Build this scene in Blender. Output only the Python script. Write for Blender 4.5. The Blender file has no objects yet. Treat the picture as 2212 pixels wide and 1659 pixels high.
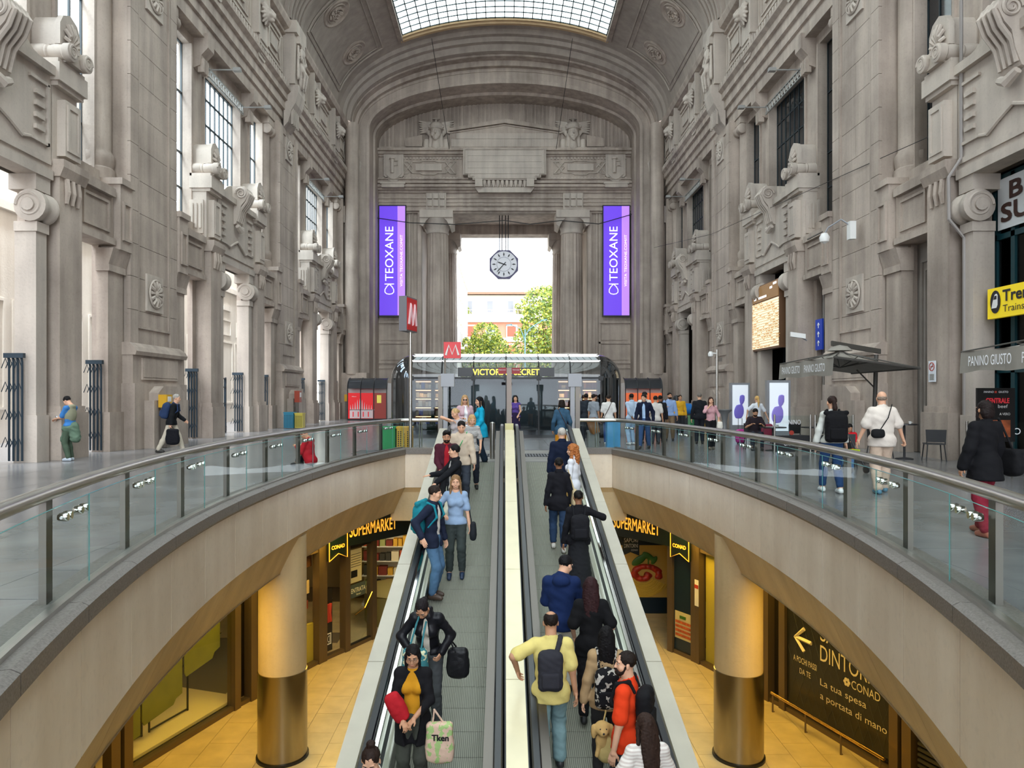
import bpy, math, random
import numpy as np
from mathutils import Vector, Matrix
sc = bpy.context.scene
COL = sc.collection
PI = math.pi
random.seed(7)

# ---------------------------------------------------------------- camera, sky, light, exposure
cam_d = bpy.data.cameras.new('camera')
cam = bpy.data.objects.new('camera', cam_d)
COL.objects.link(cam)
cam.location = (0, 0, 1.7)
cam.rotation_euler = (PI / 2, 0, 0)
cam_d.sensor_width = 36.0
cam_d.lens = 1550 / 2212 * 36.0
cam_d.shift_x = 16 / 2212
cam_d.shift_y = 25.5 / 2212
cam_d.clip_end = 600
sc.camera = cam

world = bpy.data.worlds.new('world')
sc.world = world
world.use_nodes = True
wn = world.node_tree
bg = wn.nodes['Background']
bg.inputs[0].default_value = (0.86, 0.93, 1.0, 1)
bg.inputs[1].default_value = 8.5

sc.view_settings.view_transform = 'Standard'
sc.view_settings.look = 'None'
sc.view_settings.gamma = 1.0
sc.view_settings.use_curve_mapping = False
sc.view_settings.exposure = -0.42
cy_ = sc.cycles
cy_.max_bounces = 6
cy_.diffuse_bounces = 4
cy_.glossy_bounces = 3
cy_.transparent_max_bounces = 16
cy_.transmission_bounces = 4
cy_.caustics_reflective = False
cy_.caustics_refractive = False
cy_.sample_clamp_indirect = 6
cy_.use_denoising = True

def area(name, loc, rot, sx, sy, power, color):
    l = bpy.data.lights.new(name, 'AREA')
    l.shape = 'RECTANGLE'; l.size = sx; l.size_y = sy; l.energy = power; l.color = color
    o = bpy.data.objects.new(name, l); COL.objects.link(o)
    o.location = loc; o.rotation_euler = rot
    return o
def spot(name, loc, power, color, r=0.15):
    l = bpy.data.lights.new(name, 'POINT')
    l.energy = power; l.color = color; l.shadow_soft_size = r
    o = bpy.data.objects.new(name, l); COL.objects.link(o); o.location = loc
    return o
# added unseen area lights that brighten the open carriage gallery beyond the left arcade
for cy in (18.0, 32.0, 46.0):
    area('gallery_fill', (-16.4, cy, 21.5), (0, math.radians(14), 0), 3.4, 13, 9000, (0.93, 0.97, 1.0))
# golden ceiling lamps of the lower floor
for s in (-1, 1):
    for (x, y) in ((5.6, 9.0), (5.7, 12.6), (5.3, 16.0), (4.6, 19.0), (7.4, 7.5)):
        area('lower_ceiling_lamp', (s * x + 0.12, y, -1.78), (0, 0, 0), 0.9, 0.9, 105, (1.0, 0.63, 0.10))

# ---------------------------------------------------------------- helpers
def tag(o, label=None, cat=None, group=None, kind=None):
    if label: o['label'] = label
    if cat: o['category'] = cat
    if group: o['group'] = group
    if kind: o['kind'] = kind
    return o
def empty(name, loc=(0, 0, 0), rz=0, label=None, cat=None, group=None, kind=None, parent=None):
    o = bpy.data.objects.new(name, None); COL.objects.link(o)
    o.location = loc; o.rotation_euler = (0, 0, rz); o.empty_display_size = 0.1
    if parent: o.parent = parent
    return tag(o, label, cat, group, kind)

class M:
    """collects shapes and links them as one mesh object"""
    def __init__(s, T=None):
        s.v = []; s.f = []; s.mi = []; s.T = T
    def add(s, vs, fs, mi=0):
        b = len(s.v)
        s.v += [tuple(s.T(p)) if s.T else tuple(p) for p in vs]
        for q in fs:
            s.f.append([b + i for i in q]); s.mi.append(mi)
        return s
    def box(s, x0, x1, y0, y1, z0, z1, mi=0):
        if x0 > x1: x0, x1 = x1, x0
        if y0 > y1: y0, y1 = y1, y0
        if z0 > z1: z0, z1 = z1, z0
        return s.add([(x0,y0,z0),(x1,y0,z0),(x1,y1,z0),(x0,y1,z0),(x0,y0,z1),(x1,y0,z1),(x1,y1,z1),(x0,y1,z1)],
              [(0,3,2,1),(4,5,6,7),(0,1,5,4),(1,2,6,5),(2,3,7,6),(3,0,4,7)], mi)
    def obox(s, c, u, v, w, mi=0):
        """box about c with half-vectors u, v, w"""
        c, u, v, w = map(Vector, (c, u, v, w))
        P = [c - u - v - w, c + u - v - w, c + u + v - w, c - u + v - w, c - u - v + w, c + u - v + w, c + u + v + w, c - u + v + w]
        return s.add(P, [(0,3,2,1),(4,5,6,7),(0,1,5,4),(1,2,6,5),(2,3,7,6),(3,0,4,7)], mi)
    def prism(s, poly, a, b, axis='y', mi=0):
        """poly: 2-D outline; axis y -> (x,z) outline, axis x -> (y,z), axis z -> (x,y)"""
        def P(p, t):
            return {'y': (p[0], t, p[1]), 'x': (t, p[0], p[1]), 'z': (p[0], p[1], t)}[axis]
        n = len(poly)
        vs = [P(p, a) for p in poly] + [P(p, b) for p in poly]
        fs = [tuple(range(n))[::-1], tuple(range(n, 2 * n))] + [(i, (i + 1) % n, (i + 1) % n + n, i + n) for i in range(n)]
        return s.add(vs, fs, mi)
    def tube(s, pts, r, n=8, mi=0, cap=True, up=None):
        pts = [Vector(p) for p in pts]
        R = r if isinstance(r, (list, tuple)) else [r] * len(pts)
        vs = []; prev = None
        for i, p in enumerate(pts):
            t = (pts[min(i + 1, len(pts) - 1)] - pts[max(i - 1, 0)])
            if t.length < 1e-9: t = Vector((0, 0, 1))
            t.normalize()
            if prev is None:
                a = Vector((0, 0, 1)) if abs(t.z) < 0.9 else Vector((1, 0, 0))
            else: a = prev
            u = (a - t * a.dot(t)).normalized(); w = t.cross(u); prev = u
            for k in range(n):
                an = 2 * PI * k / n
                vs.append(p + (u * math.cos(an) + w * math.sin(an)) * R[i])
        fs = []
        for i in range(len(pts) - 1):
            for k in range(n):
                a = i * n + k; b = i * n + (k + 1) % n
                fs.append((a, b, b + n, a + n))
        if cap:
            fs.append(tuple(range(n))[::-1]); fs.append(tuple(range((len(pts) - 1) * n, len(pts) * n)))
        return s.add(vs, fs, mi)
    def lathe(s, prof, n=16, c=(0, 0, 0), axis='z', a0=0.0, a1=2 * PI, mi=0, flute=None, cap=True):
        full = abs(a1 - a0 - 2 * PI) < 1e-6
        m = n if full else n + 1
        vs = []
        for (r, z) in prof:
            for k in range(m):
                a = a0 + (a1 - a0) * k / n
                rr = r * (flute(a) if flute else 1)
                x, y = rr * math.cos(a), rr * math.sin(a)
                if axis == 'z': p = (c[0] + x, c[1] + y, c[2] + z)
                elif axis == 'y': p = (c[0] + x, c[1] + z, c[2] + y)
                else: p = (c[0] + z, c[1] + x, c[2] + y)
                vs.append(p)
        fs = []
        for i in range(len(prof) - 1):
            for k in range(n):
                a = i * m + k; b = i * m + (k + 1) % m
                fs.append((a, b, b + m, a + m))
        if full and cap:
            if prof[0][0] > 1e-6: fs.append(tuple(range(m))[::-1])
            if prof[-1][0] > 1e-6: fs.append(tuple(range((len(prof) - 1) * m, len(prof) * m)))
        return s.add(vs, fs, mi)
    def sweep(s, path, sect, mi=0, close=True):
        """path: list of (point, right_vector, up_vector); sect: list of (r, u)"""
        vs = []
        for (p, rv, uv) in path:
            p, rv, uv = Vector(p), Vector(rv), Vector(uv)
            for (a, b) in sect: vs.append(p + rv * a + uv * b)
        n = len(sect); fs = []
        for i in range(len(path) - 1):
            for k in range(n if close else n - 1):
                a = i * n + k; b = i * n + (k + 1) % n
                fs.append((a, b, b + n, a + n))
        if close:
            fs.append(tuple(range(n))[::-1]); fs.append(tuple(range((len(path) - 1) * n, len(path) * n)))
        return s.add(vs, fs, mi)
    def mesh(s, name, mats, smooth=False, ang=40):
        me = bpy.data.meshes.new(name)
        me.from_pydata(s.v, [], s.f)
        for m in (mats if isinstance(mats, (list, tuple)) else [mats]): me.materials.append(m)
        if any(s.mi): me.polygons.foreach_set('material_index', s.mi)
        if smooth:
            me.polygons.foreach_set('use_smooth', [True] * len(s.f))
            me.set_sharp_from_angle(angle=math.radians(ang))
        me.update()
        return me
    def build(s, name, mats, parent=None, smooth=False, loc=None, ang=40, **kw):
        o = bpy.data.objects.new(name, s.mesh(name, mats, smooth, ang))
        COL.objects.link(o)
        if parent: o.parent = parent
        if loc: o.location = loc
        return tag(o, **kw)

def inst(name, me, parent=None, loc=(0, 0, 0), rz=0, scale=None, **kw):
    o = bpy.data.objects.new(name, me); COL.objects.link(o)
    if parent: o.parent = parent
    o.location = loc; o.rotation_euler = (0, 0, rz)
    if scale: o.scale = scale
    return tag(o, **kw)
def kids(o):
    return [c for c in bpy.data.objects if c.parent == o]
def copy_tree(o, parent=None, label=None, **kw):
    ch = list(o.children)
    c = o.copy(); COL.objects.link(c)
    if parent: c.parent = parent
    for k in ch: copy_tree(k, c)
    if label: c['label'] = label
    for a, b in kw.items(): c[a] = b
    return c

# ---------------------------------------------------------------- materials
def srgb(h):
    h = h.lstrip('#')
    c = [int(h[i:i + 2], 16) / 255 for i in (0, 2, 4)]
    return tuple((x / 12.92 if x <= 0.04045 else ((x + 0.055) / 1.055) ** 2.4) for x in c)
_mc = {}
def mat(name, col, rough=0.6, metal=0.0, var=0.0, scale=3.0, bump=0.0, bscale=40.0, emit=0.0, spec=0.5, alpha=None, stretch=(1, 1, 1), col2=None, coat=0):
    if name in _mc: return _mc[name]
    c = srgb(col) if isinstance(col, str) else col
    m = bpy.data.materials.new(name); m.use_nodes = True
    nt = m.node_tree; b = nt.nodes['Principled BSDF']
    b.inputs['Base Color'].default_value = (*c, 1)
    b.inputs['Roughness'].default_value = rough
    b.inputs['Metallic'].default_value = metal
    b.inputs['Specular IOR Level'].default_value = spec
    if coat: b.inputs['Coat Weight'].default_value = coat
    if emit:
        b.inputs['Emission Color'].default_value = (*c, 1)
        b.inputs['Emission Strength'].default_value = emit
    if var or bump:
        g = nt.nodes.new('ShaderNodeNewGeometry')
        mp = nt.nodes.new('ShaderNodeMapping'); mp.inputs['Scale'].default_value = stretch
        nt.links.new(g.outputs['Position'], mp.inputs['Vector'])
    if var:
        n = nt.nodes.new('ShaderNodeTexNoise'); n.inputs['Scale'].default_value = scale; n.inputs['Detail'].default_value = 5
        nt.links.new(mp.outputs[0], n.inputs['Vector'])
        r = nt.nodes.new('ShaderNodeValToRGB')
        lo = tuple(x * (1 - var) for x in c); hi = tuple(min(1, x * (1 + var)) for x in c)
        if col2: hi = srgb(col2) if isinstance(col2, str) else col2; lo = c
        r.color_ramp.elements[0].position = 0.3; r.color_ramp.elements[1].position = 0.7
        r.color_ramp.elements[0].color = (*lo, 1); r.color_ramp.elements[1].color = (*hi, 1)
        nt.links.new(n.outputs[0], r.inputs[0]); nt.links.new(r.outputs[0], b.inputs['Base Color'])
    if bump:
        n2 = nt.nodes.new('ShaderNodeTexNoise'); n2.inputs['Scale'].default_value = bscale; n2.inputs['Detail'].default_value = 3
        nt.links.new(mp.outputs[0], n2.inputs['Vector'])
        bp = nt.nodes.new('ShaderNodeBump'); bp.inputs['Strength'].default_value = bump; bp.inputs['Distance'].default_value = 0.02
        nt.links.new(n2.outputs[0], bp.inputs['Height']); nt.links.new(bp.outputs[0], b.inputs['Normal'])
    _mc[name] = m
    return m
def glass(name, tint=(0.86, 0.94, 0.93), refl=1.0, rough=0.02):
    if name in _mc: return _mc[name]
    m = bpy.data.materials.new(name); m.use_nodes = True
    nt = m.node_tree; nt.nodes.clear()
    o = nt.nodes.new('ShaderNodeOutputMaterial'); mx = nt.nodes.new('ShaderNodeMixShader')
    t = nt.nodes.new('ShaderNodeBsdfTransparent'); t.inputs[0].default_value = (*tint, 1)
    g = nt.nodes.new('ShaderNodeBsdfGlossy'); g.inputs['Roughness'].default_value = rough
    f = nt.nodes.new('ShaderNodeLayerWeight'); f.inputs[0].default_value = 0.5
    pw = nt.nodes.new('ShaderNodeMath'); pw.operation = 'POWER'; pw.inputs[1].default_value = 8.5
    ml = nt.nodes.new('ShaderNodeMath'); ml.operation = 'MULTIPLY_ADD'; ml.inputs[1].default_value = 0.42 * refl; ml.inputs[2].default_value = 0.03 * refl; ml.use_clamp = True
    nt.links.new(f.outputs['Facing'], pw.inputs[0]); nt.links.new(pw.outputs[0], ml.inputs[0]); nt.links.new(ml.outputs[0], mx.inputs[0])
    nt.links.new(t.outputs[0], mx.inputs[1]); nt.links.new(g.outputs[0], mx.inputs[2]); nt.links.new(mx.outputs[0], o.inputs[0])
    _mc[name] = m
    return m
def stone_mat(name, dark, light, stain=0.5, rough=0.75, sc_=0.35, bump=0.25):
    """weathered travertine: broad tone changes, vertical water streaks, fine pits"""
    m = bpy.data.materials.new(name); m.use_nodes = True
    nt = m.node_tree; b = nt.nodes['Principled BSDF']; L = nt.links.new
    b.inputs['Roughness'].default_value = rough
    g = nt.nodes.new('ShaderNodeNewGeometry')
    n1 = nt.nodes.new('ShaderNodeTexNoise'); n1.inputs['Scale'].default_value = sc_; n1.inputs['Detail'].default_value = 8; n1.inputs['Roughness'].default_value = 0.62
    L(g.outputs['Position'], n1.inputs['Vector'])
    mp = nt.nodes.new('ShaderNodeMapping'); mp.inputs['Scale'].default_value = (2.2, 2.2, 0.16)
    L(g.outputs['Position'], mp.inputs['Vector'])
    n2 = nt.nodes.new('ShaderNodeTexNoise'); n2.inputs['Scale'].default_value = 1.0; n2.inputs['Detail'].default_value = 6
    L(mp.outputs[0], n2.inputs['Vector'])
    n3 = nt.nodes.new('ShaderNodeTexNoise'); n3.inputs['Scale'].default_value = 14; n3.inputs['Detail'].default_value = 4
    L(g.outputs['Position'], n3.inputs['Vector'])
    r = nt.nodes.new('ShaderNodeValToRGB'); r.color_ramp.elements[0].position = 0.33; r.color_ramp.elements[1].position = 0.66
    r.color_ramp.elements[0].color = (*srgb(dark), 1); r.color_ramp.elements[1].color = (*srgb(light), 1)
    a = nt.nodes.new('ShaderNodeMath'); a.operation = 'MULTIPLY_ADD'; a.inputs[1].default_value = 0.55; 
    L(n1.outputs[0], a.inputs[0])
    a2 = nt.nodes.new('ShaderNodeMath'); a2.operation = 'MULTIPLY'; a2.inputs[1].default_value = 0.45
    L(n2.outputs[0], a2.inputs[0]); L(a2.outputs[0], a.inputs[2]); L(a.outputs[0], r.inputs[0])
    r3 = nt.nodes.new('ShaderNodeValToRGB'); r3.color_ramp.elements[0].position = 0.3; r3.color_ramp.elements[1].position = 0.45
    k = 1 - 0.2 * stain
    r3.color_ramp.elements[0].color = (k, k, k, 1); r3.color_ramp.elements[1].color = (1, 1, 1, 1)
    L(n3.outputs[0], r3.inputs[0])
    mx = nt.nodes.new('ShaderNodeMix'); mx.data_type = 'RGBA'; mx.blend_type = 'MULTIPLY'; mx.inputs[0].default_value = 1
    L(r.outputs[0], mx.inputs[6]); L(r3.outputs[0], mx.inputs[7]); L(mx.outputs[2], b.inputs['Base Color'])
    bp = nt.nodes.new('ShaderNodeBump'); bp.inputs['Strength'].default_value = bump; bp.inputs['Distance'].default_value = 0.02
    L(n3.outputs[0], bp.inputs['Height']); L(bp.outputs[0], b.inputs['Normal'])
    _mc[name] = m
    return m

STONE = stone_mat('travertine', '#85786f', '#c4b5a8')
STONE2 = stone_mat('travertine_pale', '#a0958c', '#cbbfb3', stain=0.35)
VAULT = stone_mat('vault_plaster', '#8f847b', '#b3a79c', stain=0.25, sc_=0.2)
MARBLE = stone_mat('cream_marble', '#dacab4', '#f4e8d5', stain=0.3, rough=0.35, sc_=0.8, bump=0.05)
GRANITE = mat('grey_granite', '#77716c', 0.45, var=0.3, scale=60, bump=0.05)
FLOORM = mat('floor_stone', '#7b7a7b', 0.22, var=0.22, scale=1.1, bump=0.03, bscale=8)
FLOORB = mat('floor_joint', '#55524f', 0.5)
TILE = mat('lower_tile', '#c6b488', 0.3, var=0.14, scale=2.2)
TILEJ = mat('lower_joint', '#6d6250', 0.7)
STEEL = mat('brushed_steel', '#b9b6b0', 0.33, 1.0, var=0.08, scale=4, stretch=(1, 1, 8))
DSTEEL = mat('post_steel', '#6e6862', 0.4, 0.8)
CHROME = mat('polished_steel', '#d8d6d2', 0.12, 1.0)
BRONZE = mat('bronze_frame', '#6f604e', 0.42, 0.6)
BLACK = mat('black_metal', '#16171a', 0.45)
RUBBER = mat('black_rubber', '#15171c', 0.35)
IRON = mat('window_iron', '#1d2a30', 0.5)
GATE = mat('gate_iron', '#2c3b47', 0.45, 0.2)
WHITE = mat('white_paint', '#e8e8e6', 0.5)
GLASS = glass('balustrade_glass', (0.92, 0.965, 0.96), 0.45)
WGLASS = glass('window_glass', (0.93, 0.97, 0.98), 0.8)
DGLASS = mat('dark_glass', '#1a1e22', 0.08, 0.0, spec=0.8)
LGREY = mat('light_grey_metal', '#8f9196', 0.45, 0.3)

_fc = {}
def text_geo(body):
    if body in _fc: return _fc[body]
    cu = bpy.data.curves.new('lettering', 'FONT'); cu.body = body; cu.size = 1.0; cu.resolution_u = 3
    o = bpy.data.objects.new('lettering', cu); COL.objects.link(o)
    dg = bpy.context.evaluated_depsgraph_get()
    me = bpy.data.meshes.new_from_object(o.evaluated_get(dg))
    v = [tuple(p.co) for p in me.vertices]; f = [tuple(p.vertices) for p in me.polygons]
    bpy.data.objects.remove(o); bpy.data.curves.remove(cu); bpy.data.meshes.remove(me)
    x0 = min(p[0] for p in v); x1 = max(p[0] for p in v); y0 = min(p[1] for p in v); y1 = max(p[1] for p in v)
    v = [(p[0] - x0, p[1] - y0) for p in v]
    _fc[body] = (v, f, x1 - x0, y1 - y0)
    return _fc[body]
def lettering(name, body, org, right, up, w, h, m, parent, n_off=0.006, label=None, shear=0.0, bold=0.0):
    """org = lower left corner; w, h = size of the printed word"""
    v, f, W, H = text_geo(body)
    org, right, up = Vector(org), Vector(right).normalized(), Vector(up).normalized()
    nrm = right.cross(up)
    mm = M()
    offs = [(0, 0)] if not bold else [(-bold, -bold), (bold, -bold), (bold, bold), (-bold, bold)]
    for k, (ox, oy) in enumerate(offs):
        mm.add([org + right * (p[0] / W * w + shear * p[1] / H * h + ox) + up * (p[1] / H * h + oy) + nrm * (n_off + k * 0.0006) for p in v], f)
    return mm.build(name, m, parent, label=label)
# ---------------------------------------------------------------- sculpting: smooth-union distance fields -> one continuous mesh
def cone(p0, p1, r0, r1, k=None): return ('c', np.array(p0, float), np.array(p1, float), r0, r1, k)
def ell(c, r, R=None, k=None): return ('e', np.array(c, float), np.array(r, float), None if R is None else np.array(R, float), k)
def rbox(c, r, rd, R=None, k=None): return ('b', np.array(c, float), np.array(r, float), rd, None if R is None else np.array(R, float), k)
def cut(prim): return ('-', prim)
def plane(n, d): return ('p', np.array(n, float), d)          # keeps n.p < d
def _bounds(p):
    if p[0] == 'c':
        r = max(p[3], p[4]); return np.minimum(p[1], p[2]) - r, np.maximum(p[1], p[2]) + r
    if p[0] == 'b':
        r = p[2] if p[4] is None else np.full(3, np.linalg.norm(p[2])); return p[1] - r, p[1] + r
    r = p[2] if p[3] is None else np.full(3, p[2].max())
    return p[1] - r, p[1] + r
def _dist(p, X, Y, Z):
    if p[0] == 'c':
        a, b, r0, r1 = p[1], p[2], p[3], p[4]
        d = b - a; L2 = float(d @ d) + 1e-12
        x, y, z = X - a[0], Y - a[1], Z - a[2]
        t = np.clip((x * d[0] + y * d[1] + z * d[2]) / L2, 0, 1)
        return np.sqrt((x - t * d[0]) ** 2 + (y - t * d[1]) ** 2 + (z - t * d[2]) ** 2) - (r0 + (r1 - r0) * t)
    if p[0] == 'b': c, r, R = p[1], p[2], p[4]
    else: c, r, R = p[1], p[2], p[3]
    x, y, z = X - c[0], Y - c[1], Z - c[2]
    if R is not None:
        x, y, z = (R[0, 0] * x + R[0, 1] * y + R[0, 2] * z, R[1, 0] * x + R[1, 1] * y + R[1, 2] * z, R[2, 0] * x + R[2, 1] * y + R[2, 2] * z)
    if p[0] == 'b':
        rd = p[3]; ax_, ay_, az_ = np.abs(x) - (r[0] - rd), np.abs(y) - (r[1] - rd), np.abs(z) - (r[2] - rd)
        return np.sqrt(np.maximum(ax_, 0) ** 2 + np.maximum(ay_, 0) ** 2 + np.maximum(az_, 0) ** 2) + np.minimum(np.maximum(np.maximum(ax_, ay_), az_), 0) - rd
    k0 = np.sqrt((x / r[0]) ** 2 + (y / r[1]) ** 2 + (z / r[2]) ** 2) + 1e-9
    k1 = np.sqrt((x / r[0] ** 2) ** 2 + (y / r[1] ** 2) ** 2 + (z / r[2] ** 2) ** 2) + 1e-9
    return k0 * (k0 - 1) / k1
def sdf_mesh(prims, h=0.012, k=0.03, wrinkle=None, lo=None, hi=None):
    add_ = [p for p in prims if p[0] in 'ceb']; rest = [p for p in prims if p[0] not in 'ceb']
    bs = [_bounds(p) for p in add_]
    l = np.min([b[0] for b in bs], 0) - 3 * h; u = np.max([b[1] for b in bs], 0) + 3 * h
    if lo is not None: l = np.maximum(l, lo)
    if hi is not None: u = np.minimum(u, hi)
    for p in rest:                                    # tighten with axis-aligned cutting planes
        if p[0] == 'p':
            for a in range(3):
                if abs(abs(p[1][a]) - 1) < 1e-6:
                    if p[1][a] > 0: u[a] = min(u[a], p[2] + 3 * h)
                    else: l[a] = max(l[a], -p[2] - 3 * h)
    n = np.maximum(np.ceil((u - l) / h).astype(int) + 1, 4)
    F = np.full(n, 0.5, np.float32)
    ax = [l[i] + h * np.arange(n[i]) for i in range(3)]
    def sub(b0, b1, pad):
        i0 = np.maximum(((b0 - pad - l) / h).astype(int), 0); i1 = np.minimum(((b1 + pad - l) / h).astype(int) + 2, n)
        return tuple(slice(a, b) for a, b in zip(i0, i1))
    for p, b in zip(add_, bs):
        kk = p[-1] if p[-1] is not None else k
        s = sub(b[0], b[1], kk + 2.5 * h)
        if any(q.stop <= q.start for q in s): continue
        X, Y, Z = np.ix_(ax[0][s[0]], ax[1][s[1]], ax[2][s[2]])
        d = _dist(p, X, Y, Z).astype(np.float32)
        f = F[s]
        if kk > 0:
            w = np.maximum(kk - np.abs(f - d), 0) / kk
            F[s] = np.minimum(f, d) - w * w * kk * 0.25
        else: F[s] = np.minimum(f, d)
    X, Y, Z = np.ix_(ax[0], ax[1], ax[2])
    if wrinkle:
        a, fr = wrinkle[:2]
        if len(wrinkle) > 2: a = a * np.clip((wrinkle[2] - Z) / .08, 0, 1).astype(np.float32)
        F += a * (np.sin(fr * X + 3 * np.sin(fr * 0.6 * Z)) * np.sin(fr * 0.8 * Z + 2.2 * np.sin(fr * 0.5 * Y + X * fr * .3)) + 0.5 * np.sin(fr * 2.1 * Z + fr * 1.3 * X) * np.sin(fr * 1.7 * Y)).astype(np.float32)
    for p in rest:
        if p[0] == 'p': F = np.maximum(F, (X * p[1][0] + Y * p[1][1] + Z * p[1][2] - p[2]).astype(np.float32))
        else:
            q = p[1]; b = _bounds(q); s = sub(b[0], b[1], 2 * h)
            if any(t.stop <= t.start for t in s): continue
            x, y, z = np.ix_(ax[0][s[0]], ax[1][s[1]], ax[2][s[2]])
            F[s] = np.maximum(F[s], -_dist(q, x, y, z).astype(np.float32))
    F[0] = F[-1] = 0.5; F[:, 0] = F[:, -1] = 0.5; F[:, :, 0] = F[:, :, -1] = 0.5
    # surface nets
    S = F < 0
    c = S[:-1, :-1, :-1].astype(np.int8)
    tot = sum(S[i:n[0] - 1 + i, j:n[1] - 1 + j, m:n[2] - 1 + m].astype(np.int8) for i in (0, 1) for j in (0, 1) for m in (0, 1))
    act = (tot > 0) & (tot < 8)
    idx = np.argwhere(act)
    if len(idx) == 0: return np.zeros((0, 3)), np.zeros((0, 4), int)
    ID = np.full(act.shape, -1, np.int64); ID[act] = np.arange(len(idx))
    C = {}
    for i in (0, 1):
        for j in (0, 1):
            for m in (0, 1): C[i, j, m] = F[idx[:, 0] + i, idx[:, 1] + j, idx[:, 2] + m]
    P = np.zeros((len(idx), 3)); N = np.zeros(len(idx))
    for a in range(3):
        for o1 in (0, 1):
            for o2 in (0, 1):
                q0 = [0, 0, 0]; q0[(a + 1) % 3] = o1; q0[(a + 2) % 3] = o2; q1 = list(q0); q1[a] = 1
                f0, f1 = C[tuple(q0)], C[tuple(q1)]
                m = (f0 < 0) != (f1 < 0)
                t = np.where(m, f0 / np.where(np.abs(f0 - f1) < 1e-9, 1, f0 - f1), 0)
                for b in range(3):
                    P[:, b] += np.where(m, q0[b] + (t if b == a else 0), 0)
                N += m
    V = l + h * (idx + P / N[:, None])
    faces = []
    for a in range(3):
        b, d = (a + 1) % 3, (a + 2) % 3
        s0 = [slice(None)] * 3; s1 = [slice(None)] * 3
        s0[a] = slice(0, n[a] - 1); s1[a] = slice(1, n[a])
        e = S[tuple(s0)] != S[tuple(s1)]
        w = np.argwhere(e)
        w = w[(w[:, b] > 0) & (w[:, d] > 0) & (w[:, b] < n[b] - 1) & (w[:, d] < n[d] - 1)]
        inside = S[w[:, 0], w[:, 1], w[:, 2]]
        def at(ob, od):
            q = w.copy(); q[:, b] -= ob; q[:, d] -= od
            return ID[q[:, 0], q[:, 1], q[:, 2]]
        A = np.stack([at(1, 1), at(0, 1), at(0, 0), at(1, 0)], 1)
        A[~inside] = A[~inside][:, ::-1]
        faces.append(A)
    Fc = np.concatenate(faces)
    Fc = Fc[(Fc >= 0).all(1)]
    return V, Fc
def np_mesh(name, V, Fc, mats, mi=None, smooth=True):
    me = bpy.data.meshes.new(name)
    V = np.asarray(V, np.float32)
    me.vertices.add(len(V)); me.vertices.foreach_set('co', V.ravel())
    me.loops.add(Fc.size); me.polygons.add(len(Fc))
    me.loops.foreach_set('vertex_index', Fc.astype(np.int32).ravel())
    me.polygons.foreach_set('loop_start', np.arange(0, Fc.size, Fc.shape[1], dtype=np.int32))
    for m in (mats if isinstance(mats, (list, tuple)) else [mats]): me.materials.append(m)
    if mi is not None: me.polygons.foreach_set('material_index', np.asarray(mi, np.int32))
    if smooth: me.polygons.foreach_set('use_smooth', np.ones(len(Fc), bool))
    me.update(calc_edges=True)
    return me
def sculpt(name, prims, mats, parent=None, h=0.012, k=0.03, loc=(0, 0, 0), rz=0, wrinkle=None, **kw):
    V, Fc = sdf_mesh(prims, h, k, wrinkle)
    return inst(name, np_mesh(name, V, Fc, mats), parent, loc, rz, **kw)
# ================================================================ THE HALL
BAYS = [16.8, 32.0, 47.2]
PIERS = [9.2, 24.4, 39.6]
SPR = 22.0; VA = 11.8; VB = 6.0
def arch_pts(a, b, spr=SPR, n=40, z0=0.0, legs=True):
    p = [(-a, z0)] if legs else []
    p += [(-a * math.cos(PI * k / n), spr + b * math.sin(PI * k / n)) for k in range(n + 1)]
    if legs: p += [(a, z0)]
    return p
def loft(stations, close=False):
    """stations: list of lists of points of the same length"""
    m = M(); n = len(stations[0]); vs = [p for s in stations for p in s]; fs = []
    for i in range(len(stations) - 1):
        for k in range(n - 1): fs.append((i * n + k, i * n + k + 1, (i + 1) * n + k + 1, (i + 1) * n + k))
    return m.add(vs, fs)

# ---- right-hand frame: x = distance from the hall's middle, y = along the wall from the bay's middle, z up
def wall_boxes(m, cy):
    d0, d1 = 12.4, 12.6
    for s in (-1, 1):
        def B(u0, u1, z0, z1): m.box(d0, d1, cy + s * u0, cy + s * u1, z0, z1)
        B(1.75, 3.5, 0, 8.4); B(3.5, 5.1, 6.3, 8.4); B(5.1, 7.6, 0, 8.4); B(0, 1.75, 7.35, 8.4)
        d0, d1 = 12.6, 13.05
        B(2.0, 3.3, 8.4, 16.3); B(0, 2.0, 15.4, 16.3); B(3.3, 5.1, 15.8, 16.3); B(3.3, 5.1, 8.4, 8.6); B(5.1, 7.6, 8.4, 16.3)
        d0, d1 = 12.4, 12.6
def ring_frame(m, u0, u1, z0, z1, d, t=0.09, w=0.035):
    """raised rectangular moulding on a face at x=d"""
    m.box(d - w, d + 0.02, u0, u1, z0, z0 + t); m.box(d - w, d + 0.02, u0, u1, z1 - t, z1)
    m.box(d - w, d + 0.02, u0, u0 + t, z0 + t, z1 - t); m.box(d - w, d + 0.02, u1 - t, u1, z0 + t, z1 - t)
def spiral(m, c, r, axis, th=0.05, turns=2.1, n=44, w=None):
    """a raised spiral band on a disc; axis 'x' lies in y,z; axis 'y' lies in x,z"""
    pts = []
    for i in range(n + 1):
        a = turns * 2 * PI * i / n; rr = r * (1 - 0.82 * i / n)
        if axis == 'x': pts.append((c[0], c[1] + rr * math.cos(a), c[2] + rr * math.sin(a)))
        else: pts.append((c[0] + rr * math.cos(a), c[1], c[2] + rr * math.sin(a)))
    m.tube(pts, [th * (1 - 0.5 * i / n) for i in range(n + 1)], 5)
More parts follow.
